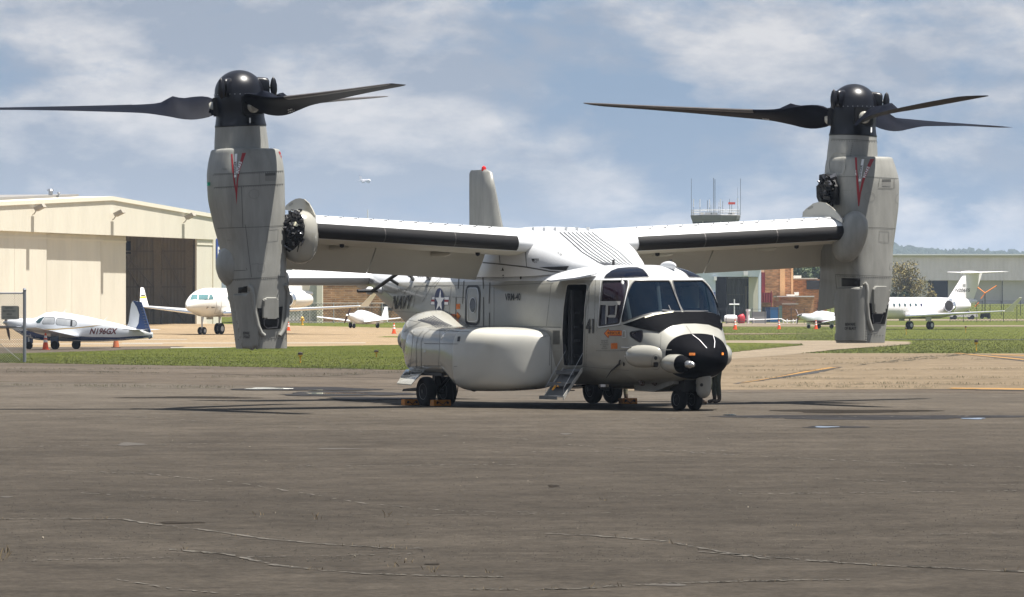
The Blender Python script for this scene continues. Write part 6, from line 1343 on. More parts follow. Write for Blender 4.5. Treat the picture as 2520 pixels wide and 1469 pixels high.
# control tower
ct = building('control_tower', 'airport control tower cab crowded with antennas rising behind the right wing', 'tower', 1761, 900); zT = sc(5.877, 2700, 650); inv = ct.matrix_world.inverted(); cu = 1761; s9 = F / 900
def tz(v): return CAMZ - (v - HV) / s9 - ct.location.z
M_TC = mat('tower_concrete', (.33, .31, .29), .8, noise_amt=.08); M_TG = mat('tower_glass', (.03, .04, .07), .1)
def octa(r, z, n=8, ph=R(10)): return [(r * math.cos(2 * math.pi * k / n + ph), r * math.sin(2 * math.pi * k / n + ph), z) for k in range(n)]
b = MB(); b.loft([octa(2.7, -1), octa(2.7, tz(600)), octa(3.6, tz(590)), octa(3.9, tz(585))]); b.build('shaft', M_TC, ct)
b = MB(); b.loft([octa(3.75, tz(585)), octa(4.45, tz(546))]); cg = b.build('cab_glass', M_TG, ct)
for k in range(8):
    a = 2 * math.pi * k / 8 + R(10); b = MB(); b.tube([(3.8 * math.cos(a), 3.8 * math.sin(a), tz(586)), (4.5 * math.cos(a), 4.5 * math.sin(a), tz(545))], .06, 5); b.build('mullion', M_COPE, cg)
b = MB(); b.loft([octa(4.5, tz(546)), octa(4.62, tz(541)), octa(4.7, tz(540)), octa(4.85, tz(532)), octa(4.85, tz(530))]); b.build('cab_roof', mat('roof_fascia', (.19, .18, .165), .7, noise_amt=.1), ct)
M_RAIL = mat('galvanised_rail', (.5, .5, .5), .5)
b = MB()
for zz_ in (517, 523, 529):
    q = octa(4.6, tz(zz_)); b.tube(q + [q[0]], .045, 4)
for k in range(32):
    a = 2 * math.pi * k / 32; b.tube([(4.55 * math.cos(a), 4.55 * math.sin(a), tz(530)), (4.55 * math.cos(a), 4.55 * math.sin(a), tz(516))], .03, 4)
b.build('roof_railing', M_RAIL, ct)
M_ANT = mat('antenna_dark', (.12, .14, .16), .6)
for x, yt, yb, w_, mm, dy in ((378, 385, 1240, .045, M_ANT, -1.5), (895, 370, 1240, .06, M_ANT, -2.5), (928, 400, 1240, .06, M_ANT, -2.3), (1535, 380, 1240, .05, M_ANT, -1), (1465, 590, 1100, .025, M_ANT, -1.5), (432, 860, 1050, .08, M_MARKW, -1), (592, 860, 1050, .08, M_MARKW, 1), (768, 885, 1200, .06, M_ANT, 1), (822, 865, 1050, .07, M_MARKW, 2), (1060, 865, 1050, .08, M_MARKW, -2), (1037, 920, 1030, .06, M_MARKW, 1), (1133, 905, 1200, .05, M_ANT, 2), (1290, 850, 1200, .05, M_ANT, 1), (1470, 845, 1030, .085, M_MARKW, -1), (845, 1000, 1200, .04, M_ANT, 0)):
    u, v0 = zT(x, yt)[0]; v1 = zT(x, yb)[0][1]; b = MB(); b.tube([((u - cu) / s9, dy, tz(v1)), ((u - cu) / s9, dy, tz(v0))], w_, 6); a_ = b.build('antenna', mm, ct)
    if mm is M_MARKW: b = MB(); b.tube([((u - cu) / s9, dy, tz(531)), ((u - cu) / s9, dy, tz(v1))], .035, 5); b.build('antenna_mount', M_ANT, a_)
u, v = zT(1335, 958)[0]; b = MB(); b.box(((u - cu) / s9, 0, tz(v)), (1.3, .5, .42)); rl = b.build('red_beacon', mat('beacon_orange_red', (.7, .06, .03), .5), ct); b = MB(); b.tube([((u - cu) / s9, 0, tz(530)), ((u - cu) / s9, 0, tz(v))], .05, 5); b.build('beacon_pole', M_ANT, rl)
rr2 = random.Random(2)
for k in range(9): b = MB(); b.box((rr2.uniform(-3.8, 3.8), rr2.uniform(-2, 2), tz(527)), (rr2.uniform(.4, .9), .5, .5)); b.build('roof_equipment', rr2.choice([M_COPE, M_ANT, M_RAIL]), ct)

# ---------------------------------------------------------------- fences
def chain_fence(label, pts, h, sp, m_post, mesh=.16, rails=(1.0,), pr=.035, tops=0.0, wire=.006, group=None, extra=None, cat='fence', sag=0.0):
    P = [Vector(p) for p in pts]; t = thing('chain_link_fence', label, cat, P[0], 0, group); o = P[0]; run = 0
    for a, c in zip(P, P[1:]):
        n = max(1, round((c - a).length / sp))
        for k in range(n + 1):
            if k == 0 and a is not P[0]: continue
            p = a + (c - a) * (k / n) - o; b = MB(); b.tube([p + Vector((0, 0, -.3)), p + Vector((0, 0, h + tops))], pr, 8); b.tube([p + Vector((0, 0, h + tops)), p + Vector((0, 0, h + tops + pr * 1.2))], [pr * 1.25, pr * .5], 8); b.build('fence_post', m_post, t)
        for q in rails: b = MB(); b.tube([a - o + Vector((0, 0, h * q)), c - o + Vector((0, 0, h * q))], pr * .6, 6); b.build('rail', m_post, t)
    if mesh:
        b = MB()
        for a, c in zip(P, P[1:]):
            l = (c - a).length; d = (c - a) / l; up = Vector((0, 0, 1)); nn = d.cross(up).normalized() * wire; k = -h
            while k < l:
                for sgn in (1, -1):
                    s0 = max(0, k); s1 = min(l, k + h)
                    if s1 > s0:
                        z0_, z1_ = (s0 - k, s1 - k); 
                        if sgn < 0: z0_, z1_ = h - z0_, h - z1_
                        A = a - o + d * s0 + up * z0_; B_ = a - o + d * s1 + up * z1_; w_ = up * wire + d * (-wire * sgn)
                        b.add([A - w_, B_ - w_, B_ + w_, A + w_], [(0, 1, 2, 3)])
                k += mesh
        b.build('wire_mesh', m_post if extra is None else extra, t, kind='stuff')
    return t
M_GALV = mat('galvanised_post', (.19, .20, .225), .5, metal=.3, noise_amt=.1, nscale=6); M_WIRE = mat('fence_wire', (.17, .175, .18), .6); M_IRON = mat('black_iron', (.02, .02, .024), .6)
Yf = CAMZ * F / (893 - HV); ff = chain_fence('chain link fence with thick grey end post at the left edge carrying a warning sign', [at(60.5, Yf), at(-150, Yf)], (893 - 721.5) / F * Yf, 12, M_GALV, mesh=.094, rails=(1.0, .515), pr=.062, tops=.13, wire=.0036, extra=M_WIRE)
b = MB(); b.tube([at(0, Yf) - at(60.5, Yf) + Vector((-.3, 0, .95)), at(50, Yf) - at(60.5, Yf) + Vector((0, 0, .1))], .012, 5); b.build('brace_wire', M_WIRE, ff)
p0 = W(3, 786, Yf - .08); p1 = W(44.5, 752.5, Yf - .08); sg_t = thing('warning_sign', 'grey AIRPORT RESTRICTED AREA sign hanging on the chain link fence', 'sign', p0)
b = MB(); b.prism(round_poly([(0, 0), (p1.x - p0.x, 0), (p1.x - p0.x, p1.z - p0.z), (0, p1.z - p0.z)], .04, 3), -.012, .012, lambda a, c, h: (a, h, c)); b.build('board', mat('aged_sign_grey', (.16, .165, .15), .6, noise_amt=.1), sg_t)
b = MB(); b.prism(round_poly([(.05, .015), (p1.x - p0.x + .03, .015), (p1.x - p0.x + .03, p1.z - p0.z - .01), (.05, p1.z - p0.z - .01)], .04, 3), .016, .03, lambda a, c, h: (a, h, c)); b.build('backing_board', M_MARKB, sg_t)
sw = p1.x - p0.x; sh = p1.z - p0.z
for s_, w_, z_, h_ in (('AIRPORT', .54, .78, .15), ('RESTRICTED', .74, .54, .15), ('AREA', .34, .31, .15), ('NO TRESPASSING', .74, .12, .10)): text3(s_, ((.48 - w_ / 2) * sw, -.016, z_ * sh), (w_ * sw, 0, 0), (0, 0, h_ * sh), 'sign_lettering', M_MARKB, sg_t, bold=.01)
M_WPOST = mat('pale_fence_post', (.36, .35, .33), .6)
chain_fence('pale chain link fence in front of the brown brick building', [at(702, 462), at(1000, 462)], 1.95, 2.6, M_WPOST, mesh=.32, rails=(1.0, .05, .8), pr=.05, wire=.012, extra=mat('brown_wire', (.12, .10, .08), .7))
chain_fence('black railing fence in front of the brick terminal and stored equipment', [at(1755, 606), at(2075, 606)], 1.9, 1.75, M_IRON, mesh=0, rails=(1.0, .15), pr=.035, tops=.12)
chain_fence('wire security fence on the grass in front of the big grey hangar', [at(2338, 645), at(2700, 645)], 2.3, 1.9, M_IRON, mesh=.5, rails=(1.0,), pr=.04, wire=.008, tops=.15, extra=mat('dark_wire', (.05, .05, .045), .7))
chain_fence('second dark post fence further back before the big grey hangar', [at(2370, 760), at(2700, 760)], 2.3, 3.2, M_IRON, mesh=0, rails=(1.0,), pr=.05)

# ---------------------------------------------------------------- cones, edge lights, hydrant
M_CO = mat('cone_orange', (.75, .085, .012), .5); M_COB = mat('cone_brown_orange', (.45, .12, .04), .7); M_WHT = mat('reflective_white', (.8, .8, .8), .4); M_RB = mat('rubber_base', (.06, .035, .02), .7)
def cone(label, u, v, h, body=M_CO, bands=True, top=None, u_only=None):
    p = PG(u, v); t = thing('traffic_cone', label, 'traffic cone', p, 0, 'traffic cones'); b = MB(); b.box((0, 0, .02), (h * .5, h * .5, .04)); b.build('base', M_RB if body is not M_CO else M_CO, t)
    b = MB(); b.revolve([(.04, h * .19), (h, h * .045)], (0, 0, 0), (0, 0, 1), 14); b.build('cone_body', body, t, smooth=True)
    if bands:
        for a, c in ((.45, .6), (.7, .84)): b = MB(); b.revolve([(h * a, h * (.19 - .145 * a) + .006), (h * c, h * (.19 - .145 * c) + .006)], (0, 0, 0), (0, 0, 1), 14); b.build('reflective_band', M_WHT, t, smooth=True)
    return t
cone('tall orange and white cone under the wing of the small blue and white plane', 112, 861, (861 - 830) / F * PG(112, 861).y * 1.35)
cone('faded brown cone without bands under the tail of the small blue and white plane', 285.5, 856, .95, M_COB, False)
cone('orange and white cone just right of the left engine pod', 710, 813.5, .72)
cone('orange and white cone beside the rear of the aircraft sponson', 969.5, 821, .80)
for u, lb in ((1809, 'orange and white cone nearest the aircraft nose on the far right grass'), (1917, 'middle one of three orange cones on the far right grass'), (2008, 'orange cone beside the nose wheel of the white propeller plane')): cone(lb, u, 810 if u > 1810 else 811, .95 + .1 * (u < 1900))
M_LY = mat('marker_yellow', (.75, .42, .05), .5); M_LK = mat('marker_black_cap', (.03, .02, .015), .4)
def elight(label, u, v0, v1, lampm=M_LY):
    p = PG(u, v1); h = (v1 - v0) / F * p.y; t = thing('taxiway_edge_light', label, 'runway light', p, 0, 'edge lights on yellow stakes in the grass'); b = MB(); b.tube([(0, 0, 0), (0, 0, h * .6)], .028, 8); b.build('stake', M_LY, t)
    b = MB(); b.revolve([(h * .58, .035), (h * .64, .085), (h * .78, .085), (h * .8, .06)], (0, 0, 0), (0, 0, 1), 12); b.build('collar', M_LY, t, smooth=True); b = MB(); b.revolve([(h * .76, .10), (h * .92, .095), (h, .03)], (0, 0, 0), (0, 0, 1), 12); b.build('lens', M_LK, t, smooth=True)
elight('yellow edge light on the grass just right of the left engine pod exhaust', 739, 866, 894.5); elight('yellow edge light on the grass close to the aircraft rear', 926, 861, 881)
elight('yellow edge light on the grass right of the right engine pod exhaust', 2230, 805, 823); elight('yellow edge light farther back on the right grass', 2376.5, 802, 818); elight('tallest and nearest yellow edge light on the right grass', 2402.5, 835, 864)
p = PG(744, 800); t = thing('fire_hydrant', 'small yellow fire hydrant in front of the white annex wall', 'hydrant', p); b = MB(); b.revolve([(0, .14), (.05, .14), (.06, .1), (.6, .1), (.62, .14), (.66, .14), (.75, .08), (.8, .02)], (0, 0, 0), (0, 0, 1), 12); b.build('barrel', M_LY, t, smooth=True); b = MB(); b.tube([(-.2, 0, .45), (.2, 0, .45)], .07, 8); b.build('outlet', M_LY, t)
# stored things behind the black railing
def lump(label, cat, name, u0, u1, v0, v1, Y, m, shape='box', parts=()):
    p = at((u0 + u1) / 2, Y); w_ = (u1 - u0) / F * Y; z1 = CAMZ - (v0 - HV) / F * Y - p.z; z0_ = max(0.0, CAMZ - (v1 - HV) / F * Y - p.z); t = thing(name, label, cat, p)
    if shape == 'box': b = MB(); b.box((0, w_ * .35, (z0_ * 0 + z1) / 2), (w_, w_ * .7, z1)); b.build('body', m, t); b = MB(); b.box((0, w_ * .35, z1 + .03), (w_ * 1.05, w_ * .75, .06)); b.build('lid', m, t)
    elif shape == 'tarp': o = ellipsoid((0, .4, z1 * .45), (w_ * .5, w_ * .45, z1 * .55), m, 'cover', t, e=2.8, n=24, k=12); [setattr(v, 'co', v.co * (1 + .12 * noise.noise(v.co * 3))) for v in o.data.vertices]
    elif shape == 'tank': b = MB(); b.revolve([(-w_ * .5, .05), (-w_ * .45, z1 * .35), (-w_ * .3, z1 * .45), (w_ * .3, z1 * .45), (w_ * .45, z1 * .35), (w_ * .5, .05)], (0, .5, z1 * .52), (1, 0, 0), 18); b.build('shell', m, t, smooth=True); b = MB(); [b.box((x, .5, z1 * .12), (.2, .8, z1 * .24)) for x in (-w_ * .25, w_ * .25)]; b.build('cradle', M_GIRT, t)
    return t
M_TARP = mat('red_tarpaulin', (.42, .02, .03), .5, noise_amt=.2); M_BLU = mat('blue_plastic', (.03, .14, .36), .5); M_GREYB = mat('grey_cabinet', (.30, .30, .30), .6)
lump('white cylindrical tank next to the black radome outline', 'tank', 'storage_tank', 1782, 1815, 774, 795, 620, M_MARKW, 'tank'); lump('thing under a bright red tarpaulin behind the railing', 'covered equipment', 'tarpaulin_cover', 1815, 1834, 773, 798, 618, M_TARP, 'tarp')
lump('grey metal equipment box behind the railing', 'equipment', 'equipment_box', 1851, 1886, 768, 797, 622, M_GREYB); lump('dark blue dumpster behind the railing', 'dumpster', 'dumpster', 1884, 1896, 757, 780, 640, mat('dark_blue_bin', (.015, .045, .13), .5)); lump('bright blue dumpster behind the railing', 'dumpster', 'dumpster', 1896, 1916, 757, 783, 638, M_BLU)
lump('grey green bin right of the blue dumpsters', 'bin', 'waste_bin', 1917, 1925, 753, 782, 642, mat('grey_green', (.14, .2, .18), .6))
t = thing('pump_assembly', 'white upright pump and pipework between the red tarpaulin and the grey box', 'pump', at(1841, 619)); b = MB(); b.tube([(0, 0, 0), (0, 0, 1.75)], .2, 10); b.tube([(0, 0, 1.6), (0, 0, 1.9)], .32, 10); b.tube([(0, 0, .55), (.75, 0, .6), (.75, 0, .1)], .1, 8); b.build('pump_body', M_MARKW, t); b = MB(); b.tube([(-1.7, -.1, .75), (.2, -.1, .45), (4.3, -.1, .62)], .075, 6); b.tube([(4.3, -.1, .62), (4.9, -.1, .3), (6.2, -.1, .35)], .08, 6); [b.tube([(x, -.1, 0), (x, -.1, .6)], .09, 6) for x in (4.6, 5.1, 5.9, 6.3)]; b.build('pipework', M_MARKW, t)
t = thing('valve_post', 'white cross shaped post standing by the small hangar doorway', 'post', at(1807, 640)); hcr = CAMZ - (736 - HV) / F * 640 - t.location.z; b = MB(); b.tube([(0, 0, 0), (0, 0, hcr)], .08, 8); b.build('post', M_MARKW, t); b = MB(); b.tube([(-.68, 0, hcr - .72), (.68, 0, hcr - .72)], .09, 8); b.build('cross_arm', M_MARKW, t)
t = thing('lift_machine', 'small dark machine with orange crossed arms in front of the big grey hangar', 'machine', at(2424, 700)); s7 = F / 700; lz = lambda v: CAMZ - (v - HV) / s7 - t.location.z; b = MB(); b.box((0, 0, .7), (1.3, 1, .9)); b.tube([(0, 0, .9), (0, 0, lz(722))], .07, 6); b.build('chassis', M_DARK, t)
for q in (((-1.4, lz(703)), (0, lz(721))), ((1.7, lz(703)), (0, lz(721))), ((0, lz(722)), (-.6, lz(735))), ((-1.5, lz(755)), (-.9, lz(744)))): b = MB(); b.tube([(q[0][0], 0, q[0][1]), (q[1][0], 0, q[1][1])], .09, 6); b.build('orange_arm', mat('arm_orange', (.8, .25, .04), .5) if 'arm_orange' not in bpy.data.materials else bpy.data.materials['arm_orange'], t)
b = MB(); [b.revolve([(-.1, .3), (.1, .3)], (x, -.5, .3), (0, 1, 0), 12) for x in (-.5, .5)]; b.build('wheels', M_TYRE, t)
t = thing('parked_car', 'small pale car parked behind the wing tip of the white jet', 'car', at(2368, 690), R(8)); b = MB(); b.prism([(-2.1, .35), (-2.1, .8), (-1.3, .95), (-.7, 1.4), (.7, 1.42), (1.3, .98), (2.1, .85), (2.15, .35)], -.85, .85, lambda a, c, h: (a, h, c)); b.build('body', mat('car_silver', (.55, .56, .55), .3), t); b = MB(); b.prism([(-1.15, .97), (-.65, 1.34), (.65, 1.36), (1.12, .98)], -.87, .87, lambda a, c, h: (a, h, c)); b.build('windows', M_GLASSD, t)
for x in (-1.3, 1.3):
    for y in (-.8, .8): b = MB(); b.revolve([(-.1, .32), (.1, .32)], (x, y, .32), (0, 1, 0), 14); b.build('wheel', M_TYRE, t)
t = thing('flood_mast', 'thin white mast rising above the left wing', 'mast', at(905, 560)); hm_ = CAMZ - (516 - HV) / F * 560 - t.location.z; b = MB(); b.tube([(0, 0, 0), (0, 0, hm_)], [.12, .05], 8); b.build('pole', M_MARKW, t)

# ---------------------------------------------------------------- other aircraft
M_JW = mat('aircraft_white', (.82, .79, .80), .22, coat=.5); M_JWC = mat('aircraft_ivory', (.80, .79, .74), .22, coat=.5); M_ALU = mat('polished_leading_edge', (.75, .77, .8), .12, metal=.9); M_JG = mat('aircraft_glass', (.03, .07, .08), .05, spec=.9)
def foil(b, r0, r1, m=None):
    """wing panel between two (le xyz, chord, thickness)"""
    def ring(le_, ch, th, vert=False):
        o_ = []
        for a, d in [(0, 0), (.03, .4), (.12, .8), (.35, 1), (.7, .6), (1, .05), (1, -.05), (.7, -.45), (.35, -.7), (.12, -.6), (.03, -.35)]:
            o_.append((le_[0] - a * ch, le_[1] + (d * th if vert else 0), le_[2] + (0 if vert else d * th)))
        return o_
    b.loft([ring(*r0), ring(*r1)], m)
def jet(label, loc, yaw, L_, R_, span, zc, white, text=None, stripe=None, underwing=False, gear=True, tt=True, eng=1.0, wx=0.0):
    t = thing('business_jet' if tt else 'airliner', label, 'jet', loc, yaw); bpy.context.view_layer.update(); k = L_ / 20
    st = [(9.2, -.25, .03), (9.05, -.2, .22), (8.6, -.1, .48), (7.9, .0, .72), (7.2, .05, .90), (6.4, .08, 1.0), (5.5, .1, 1.0), (0, .1, 1.0), (-4, .1, 1.0), (-6, .22, .85), (-8, .45, .58), (-9.6, .65, .30), (-10.6, .75, .12)]
    b = MB(); b.loft([[(x * k, R_ * r * c, zc + R_ * dz + R_ * r * s_ * (1.0 if s_ > 0 or x > 7.5 else 1.06)) for c, s_ in sell(32, 2.1)] for x, dz, r in st]); fu = b.build('fuselage', white, t, smooth=True, auto=R(60)); S_ = Surf([fu], t)
    for sg in (-1, 1):
        b = MB(); hs = span / 2; foil(b, ((2.6 * k + wx, sg * .4, zc - R_ * .72), 5.2 * k, .22), ((-3.0 * k + wx, sg * hs * .97, zc - R_ * .72 + hs * .055), 1.7 * k, .08)); w_ = b.build('wing', white, t, smooth=True, auto=R(40))
        b = MB(); b.tube([(2.6 * k + .02 + wx, sg * 1.0, zc - R_ * .72), (-3.0 * k + .02 + wx, sg * hs * .97, zc - R_ * .72 + hs * .055)], [.14, .05], 6); b.build('leading_edge', M_ALU, w_, smooth=True)
        if tt: b = MB(); foil(b, ((-3.1 * k + wx, sg * hs * .97, zc - R_ * .72 + hs * .055), 1.4 * k, .05), ((-4.6 * k + wx, sg * hs * 1.05, zc - R_ * .72 + hs * .055 + 1.4), .5 * k, .03)); wl_ = b.build('winglet', white, w_)
        ex, ey, ez = (-3.6 * k, sg * (R_ + .62 * eng), zc + .28 * R_) if not underwing else (1.8 * k, sg * hs * .33, zc - R_ * 1.25)
        b = MB(); b.revolve([(0, .50 * eng), (.04, .56 * eng), (.5, .64 * eng), (1.8, .60 * eng), (3.0, .42 * eng), (3.1, .38 * eng)], (ex + .0, ey, ez), (-1, 0, 0), 22); e_ = b.build('engine', white, t, smooth=True, auto=R(60)); b = MB(); b.revolve([(-.012, .02), (-.02, .44 * eng), (-.012, .45 * eng)], (ex, ey, ez), (-1, 0, 0), 20); b.build('intake', M_MARKB, e_)
        b = MB(); b.loft([[(ex - t_, ey + q_ * math.cos(2 * math.pi * j / 22), ez + q_ * math.sin(2 * math.pi * j / 22)) for j in range(22)] for t_, q_ in [(.0, .45 * eng), (-.05, .47 * eng), (-.06, .5 * eng), (.03, .57 * eng), (.16, .605 * eng), (.2, .61 * eng)]], cap=(False, False)); b.build('intake_lip', M_ALU, e_, smooth=True)
        if not underwing: b = MB(); b.box((ex - 1.3, sg * (R_ + .1), ez), (1.6, .7, .14)); b.build('pylon', white, t)
    ft = 2.6 * R_ / 1.05 if tt else 3.0
    b = MB(); foil(b, ((-5.4 * k, 0, zc + R_ * .7), 4.6 * k, .19, True), ((-8.5 * k, 0, zc + R_ + ft), 3.1 * k, .12, True)); fin = b.build('fin', white, t, smooth=True, auto=R(40))
    zt = (zc + R_ + ft) if tt else zc + .5; xt = -8.6 if tt else -7.8; hs = span * .19
    for sg in (-1, 1): b = MB(); foil(b, ((xt * k, 0, zt), 2.4 * k, .12), (((xt - 1.7) * k, sg * hs, zt + .12), 1.1 * k, .05)); b.build('tailplane', white, t, smooth=True, auto=R(40))
    if tt: ellipsoid(((xt - .9) * k, 0, zt + .02), (1.7 * k, .2, .2), white, 'tail_bullet', t, 14, 10)
    for sg in (-1, 1):
        def side(x, dz): 
            r = R_ * interp([(a, c_) for a, _, c_ in st], x / k)[0]; zz_ = R_ * interp([(a, c_) for a, c_, _ in st], x / k)[0]; dz_ = max(-.98, min(.98, dz)); return Vector((x, sg * (r * math.sqrt(1 - dz_ ** 2) + .012), zc + zz_ + r * dz_))
        for i, x in enumerate([4.6, 3.7, 2.8, 1.9, 1.0, .1]):
            c0_ = side(x * k, .28); b = MB(); b.revolve([(0, .01), (.01, .17), (.02, .15)], c0_, (0, sg, .25), 14); b.build('cabin_window', M_JG if i < 5 else M_NAVY, fu)
        for q in (((8.25, .50), (7.75, .30), (7.3, .30), (7.35, .82), (7.75, .80)), ((7.2, .32), (6.85, .36), (6.95, .78), (7.25, .80))):
            P = [side(x * k, d_) for x, d_ in q]; b = MB(); b.add(P, [tuple(range(len(P)))]); b.build('cockpit_window', M_JG, fu)
        if tt:
            P = [side(x * k, d_) for x, d_ in ((6.1, -.45), (6.1, .55), (5.6, .7), (5.1, .55), (5.1, -.45), (5.6, -.55))]; b = MB(); b.tube([p + Vector((0, sg * .0, 0)) for p in P + [P[0]]], .012, 4); b.build('cabin_door_outline', M_LINEL, fu)
        if stripe:
            for m_, z0_, wd in stripe:
                b = MB(); P = []
                for j in range(25):
                    x = 7.6 - j * .62; p = side(x * k, z0_ - .0 * j); p2 = side(x * k, z0_ + wd); P += [p, p2]
                b.add(P, [(2 * j, 2 * j + 1, 2 * j + 3, 2 * j + 2) for j in range(24)]); b.build('stripe', m_, fu)
    if gear:
        def leg(x, y, r, top, n=2):
            b = MB(); b.tube([(x, y, r), (x + .05, y, top)], .07, 8, M_METAL); b.tube([(x - .25, y, top * .9), (x, y, top * .45)], .04, 6, M_METAL); gl_ = b.build('landing_gear', None, t, smooth=True)
            for yy in (-.17, .17): b = MB(); b.revolve([(-.08, r * .5), (-.08, r * .85), (-.04, r), (.04, r), (.08, r * .85), (.08, r * .5)], (x, y + yy, r), (0, 1, 0), 20); b.build('wheel', M_TYRE, gl_, smooth=True); b = MB(); b.revolve([(-.085, .02), (-.085, r * .5), (.085, r * .5), (.085, .02)], (x, y + yy, r), (0, 1, 0), 16); b.build('rim', M_METAL, gl_)
        leg(6.9 * k, 0, .28, zc - R_ * .6); leg(-1.0 * k + wx, 1.35, .42, zc - R_ * .5); leg(-1.0 * k + wx, -1.35, .42, zc - R_ * .5)
        b = MB(); b.box((-.2 + wx, 1.75, zc - R_ * .9), (.9, .05, .5)); b.box((-.2 + wx, -1.75, zc - R_ * .9), (.9, .05, .5)); b.build('gear_door', white, t)
    return t, S_, fin, fu
M_GOLD = mat('gold_stripe', (.42, .28, .10), .4); M_LIME = mat('pale_lime_stripe', (.6, .8, .45), .4)
hd = Vector((-.469, -.883, 0)); nose = W(460, 800, 343); c_ = nose - hd * 8.3; jl = jet('white business jet with gold and black stripe parked beside the cream hangar', (c_.x, c_.y, gz(c_.x, c_.y)), math.atan2(hd.y, hd.x), 18, 1.03, 19.6, 2.28, M_JWC, wx=2.5, stripe=((M_GOLD, -.50, .07), (M_MARKB, -.40, .05)))
wgl = [o for o in scn.objects if o.name.startswith('winglet') and o.parent and o.parent.parent is jl[0]]; S_ = Surf(wgl, jl[0])
decal(S_, [[(330, 727), (366, 724), (366, 727), (330, 730)]], 'winglet_band', M_MARKB, wgl[0], .01, 2); decal(S_, [[(330, 731), (366, 728), (366, 733), (330, 736)]], 'winglet_band', mat('band_yellow', (.7, .4, .02), .5), wgl[0], .01, 2)
S_ = Surf([jl[3]], jl[0])
for q in ((120, 1012, 160, 1010, 156, 1046, 104, 1048), (166, 1010, 234, 1011, 228, 1046, 161, 1047), (241, 1012, 260, 1012, 270, 1045, 236, 1047)): decal(S_, [round_poly(z2(*q), .8, 2)], 'cockpit_window', mat('teal_windscreen', (.10, .20, .21), .06, spec=.9) if 'teal_windscreen' not in bpy.data.materials else bpy.data.materials['teal_windscreen'], jl[3], .01, 2)
stroke(S_, z2(275, 1008, 305, 1002, 320, 1018, 325, 1090, 308, 1138, 276, 1143, 290, 1100, 286, 1040), .03, 'door_outline', M_LINEL, jl[3], .01, closed=True)
for w_ in [o for o in jl[0].children if o.name.startswith('winglet')][:1] if False else []: pass
hd = Vector((-.682, -.731, 0)); tip = W(2403, 800, 497); c_ = tip + hd * 10.6; jr = jet('white business jet with tall tail and lime stripe parked right of the right engine pod', (c_.x, c_.y, gz(c_.x, c_.y) + .0), math.atan2(hd.y, hd.x), 20, 1.08, 19.2, 2.12, M_JW, stripe=((M_LIME, -.62, .16), (M_LINEL, -.38, .02)), eng=1.2)
S_ = Surf([jr[2]], jr[0]); text_decal(S_, 'N206FS', (2350, 718), (2386, 718), (1.5, -8), 'registration', M_MARKB, jr[2], .02, bold=.01)
decal(S_, [[(2369, 699), (2376, 699), (2376, 705), (2369, 705)]], 'tail_badge', M_GREYB, jr[2], .02, 3)
S_ = Surf([jr[3]], jr[0])
for u in (2329, 2341, 2353, 2365): pass
jet('tiny white airliner flying low in the sky left of the tail fin', (-117.5, 3800, 106), R(-57), 17, 1.0, 15.5, 2.0, M_JW, gear=False, underwing=True, tt=False)

def light_plane(label, loc, yaw, white, span, belly=None, prop=True, sc_=1.0, name='propeller_plane', nosemat=None, nprop=2, tailstyle='mooney'):
    t = thing(name, label, 'airplane', loc, yaw); bpy.context.view_layer.update(); s_ = sc_
    st = [(3.86, 1.16, 1.50, .18), (3.55, .98, 1.56, .36), (3.1, .72, 1.57, .46), (2.45, .5, 1.57, .53), (2.2, .46, 1.64, .55), (1.75, .43, 1.86, .55), (1.3, .41, 1.9, .55), (.55, .40, 1.82, .54), (-.4, .39, 1.66, .46), (-1.33, .40, 1.46, .36), (-2.3, .45, 1.25, .24), (-3.1, .52, 1.05, .15), (-3.95, .6, .85, .05)]
    b = MB(); b.loft([[(x * s_, w_ * s_ * c, ((z0 + z1) / 2 + (z1 - z0) / 2 * q) * s_) for c, q in sell(28, 2.6)] for x, z0, z1, w_ in st]); fu = b.build('fuselage', white, t, smooth=True, auto=R(50))
    b = MB(); b.revolve([(0, .17), (.15, .14), (.32, .02)], (3.86 * s_, 0, 1.34 * s_), (1, 0, 0), 16); b.build('spinner', M_METAL, t, smooth=True)
    pr = thing_child('propeller', t)
    for k in range(nprop):
        a = R(-25) + 2 * math.pi * k / nprop if nprop == 2 else R(100) + 2 * math.pi * k / nprop; d = Vector((0, math.sin(a), -math.cos(a))); b = MB(); b.tube([Vector((3.98, 0, 1.34)) * s_ + d * r * s_ for r in (.05, .3, .7, .95)], [.05, .085, .075, .02], 6); b.build('prop_blade', mat('prop_blade_dark', (.07, .035, .03), .5) if 'prop_blade_dark' not in bpy.data.materials else bpy.data.materials['prop_blade_dark'], pr)
    for sg in (-1, 1):
        b = MB(); foil(b, ((1.45 * s_, sg * .3, .62 * s_), 1.6 * s_, .12), ((1.1 * s_, sg * span / 2, .62 * s_ + span / 2 * .095), 1.0 * s_, .06)); b.build('wing', white, t, smooth=True, auto=R(40))
        b = MB(); foil(b, ((-2.75 * s_, sg * .1, .98 * s_), 1.0 * s_, .05), ((-3.0 * s_, sg * 1.75 * s_, 1.0 * s_), .7 * s_, .03)); b.build('tailplane', white, t, smooth=True, auto=R(40))
    S_ = Surf([fu], t)
    for x, y, r in ((2.75, 0, .2), (.75, 1.4, .24), (.75, -1.4, .24)):
        b = MB(); b.tube([(x * s_, y, r), (x * s_, y, .8 * s_)], .05, 8); gg = b.build('landing_gear', M_METAL, t); b = MB(); b.revolve([(-.08, r * .5), (-.08, r * .85), (-.04, r), (.04, r), (.08, r * .85), (.08, r * .5)], (x * s_, y, r), (0, 1, 0), 18); b.build('wheel', M_TYRE, gg, smooth=True)
        b = MB(); b.box((x * s_, y * 1.04, .55 * s_), (.45, .03, .5)); b.build('gear_door', belly or white, t)
    return t, S_, fu
def thing_child(name, parent):
    o = bpy.data.objects.new(name, None); link(o, parent); o.empty_display_size = .2; return o
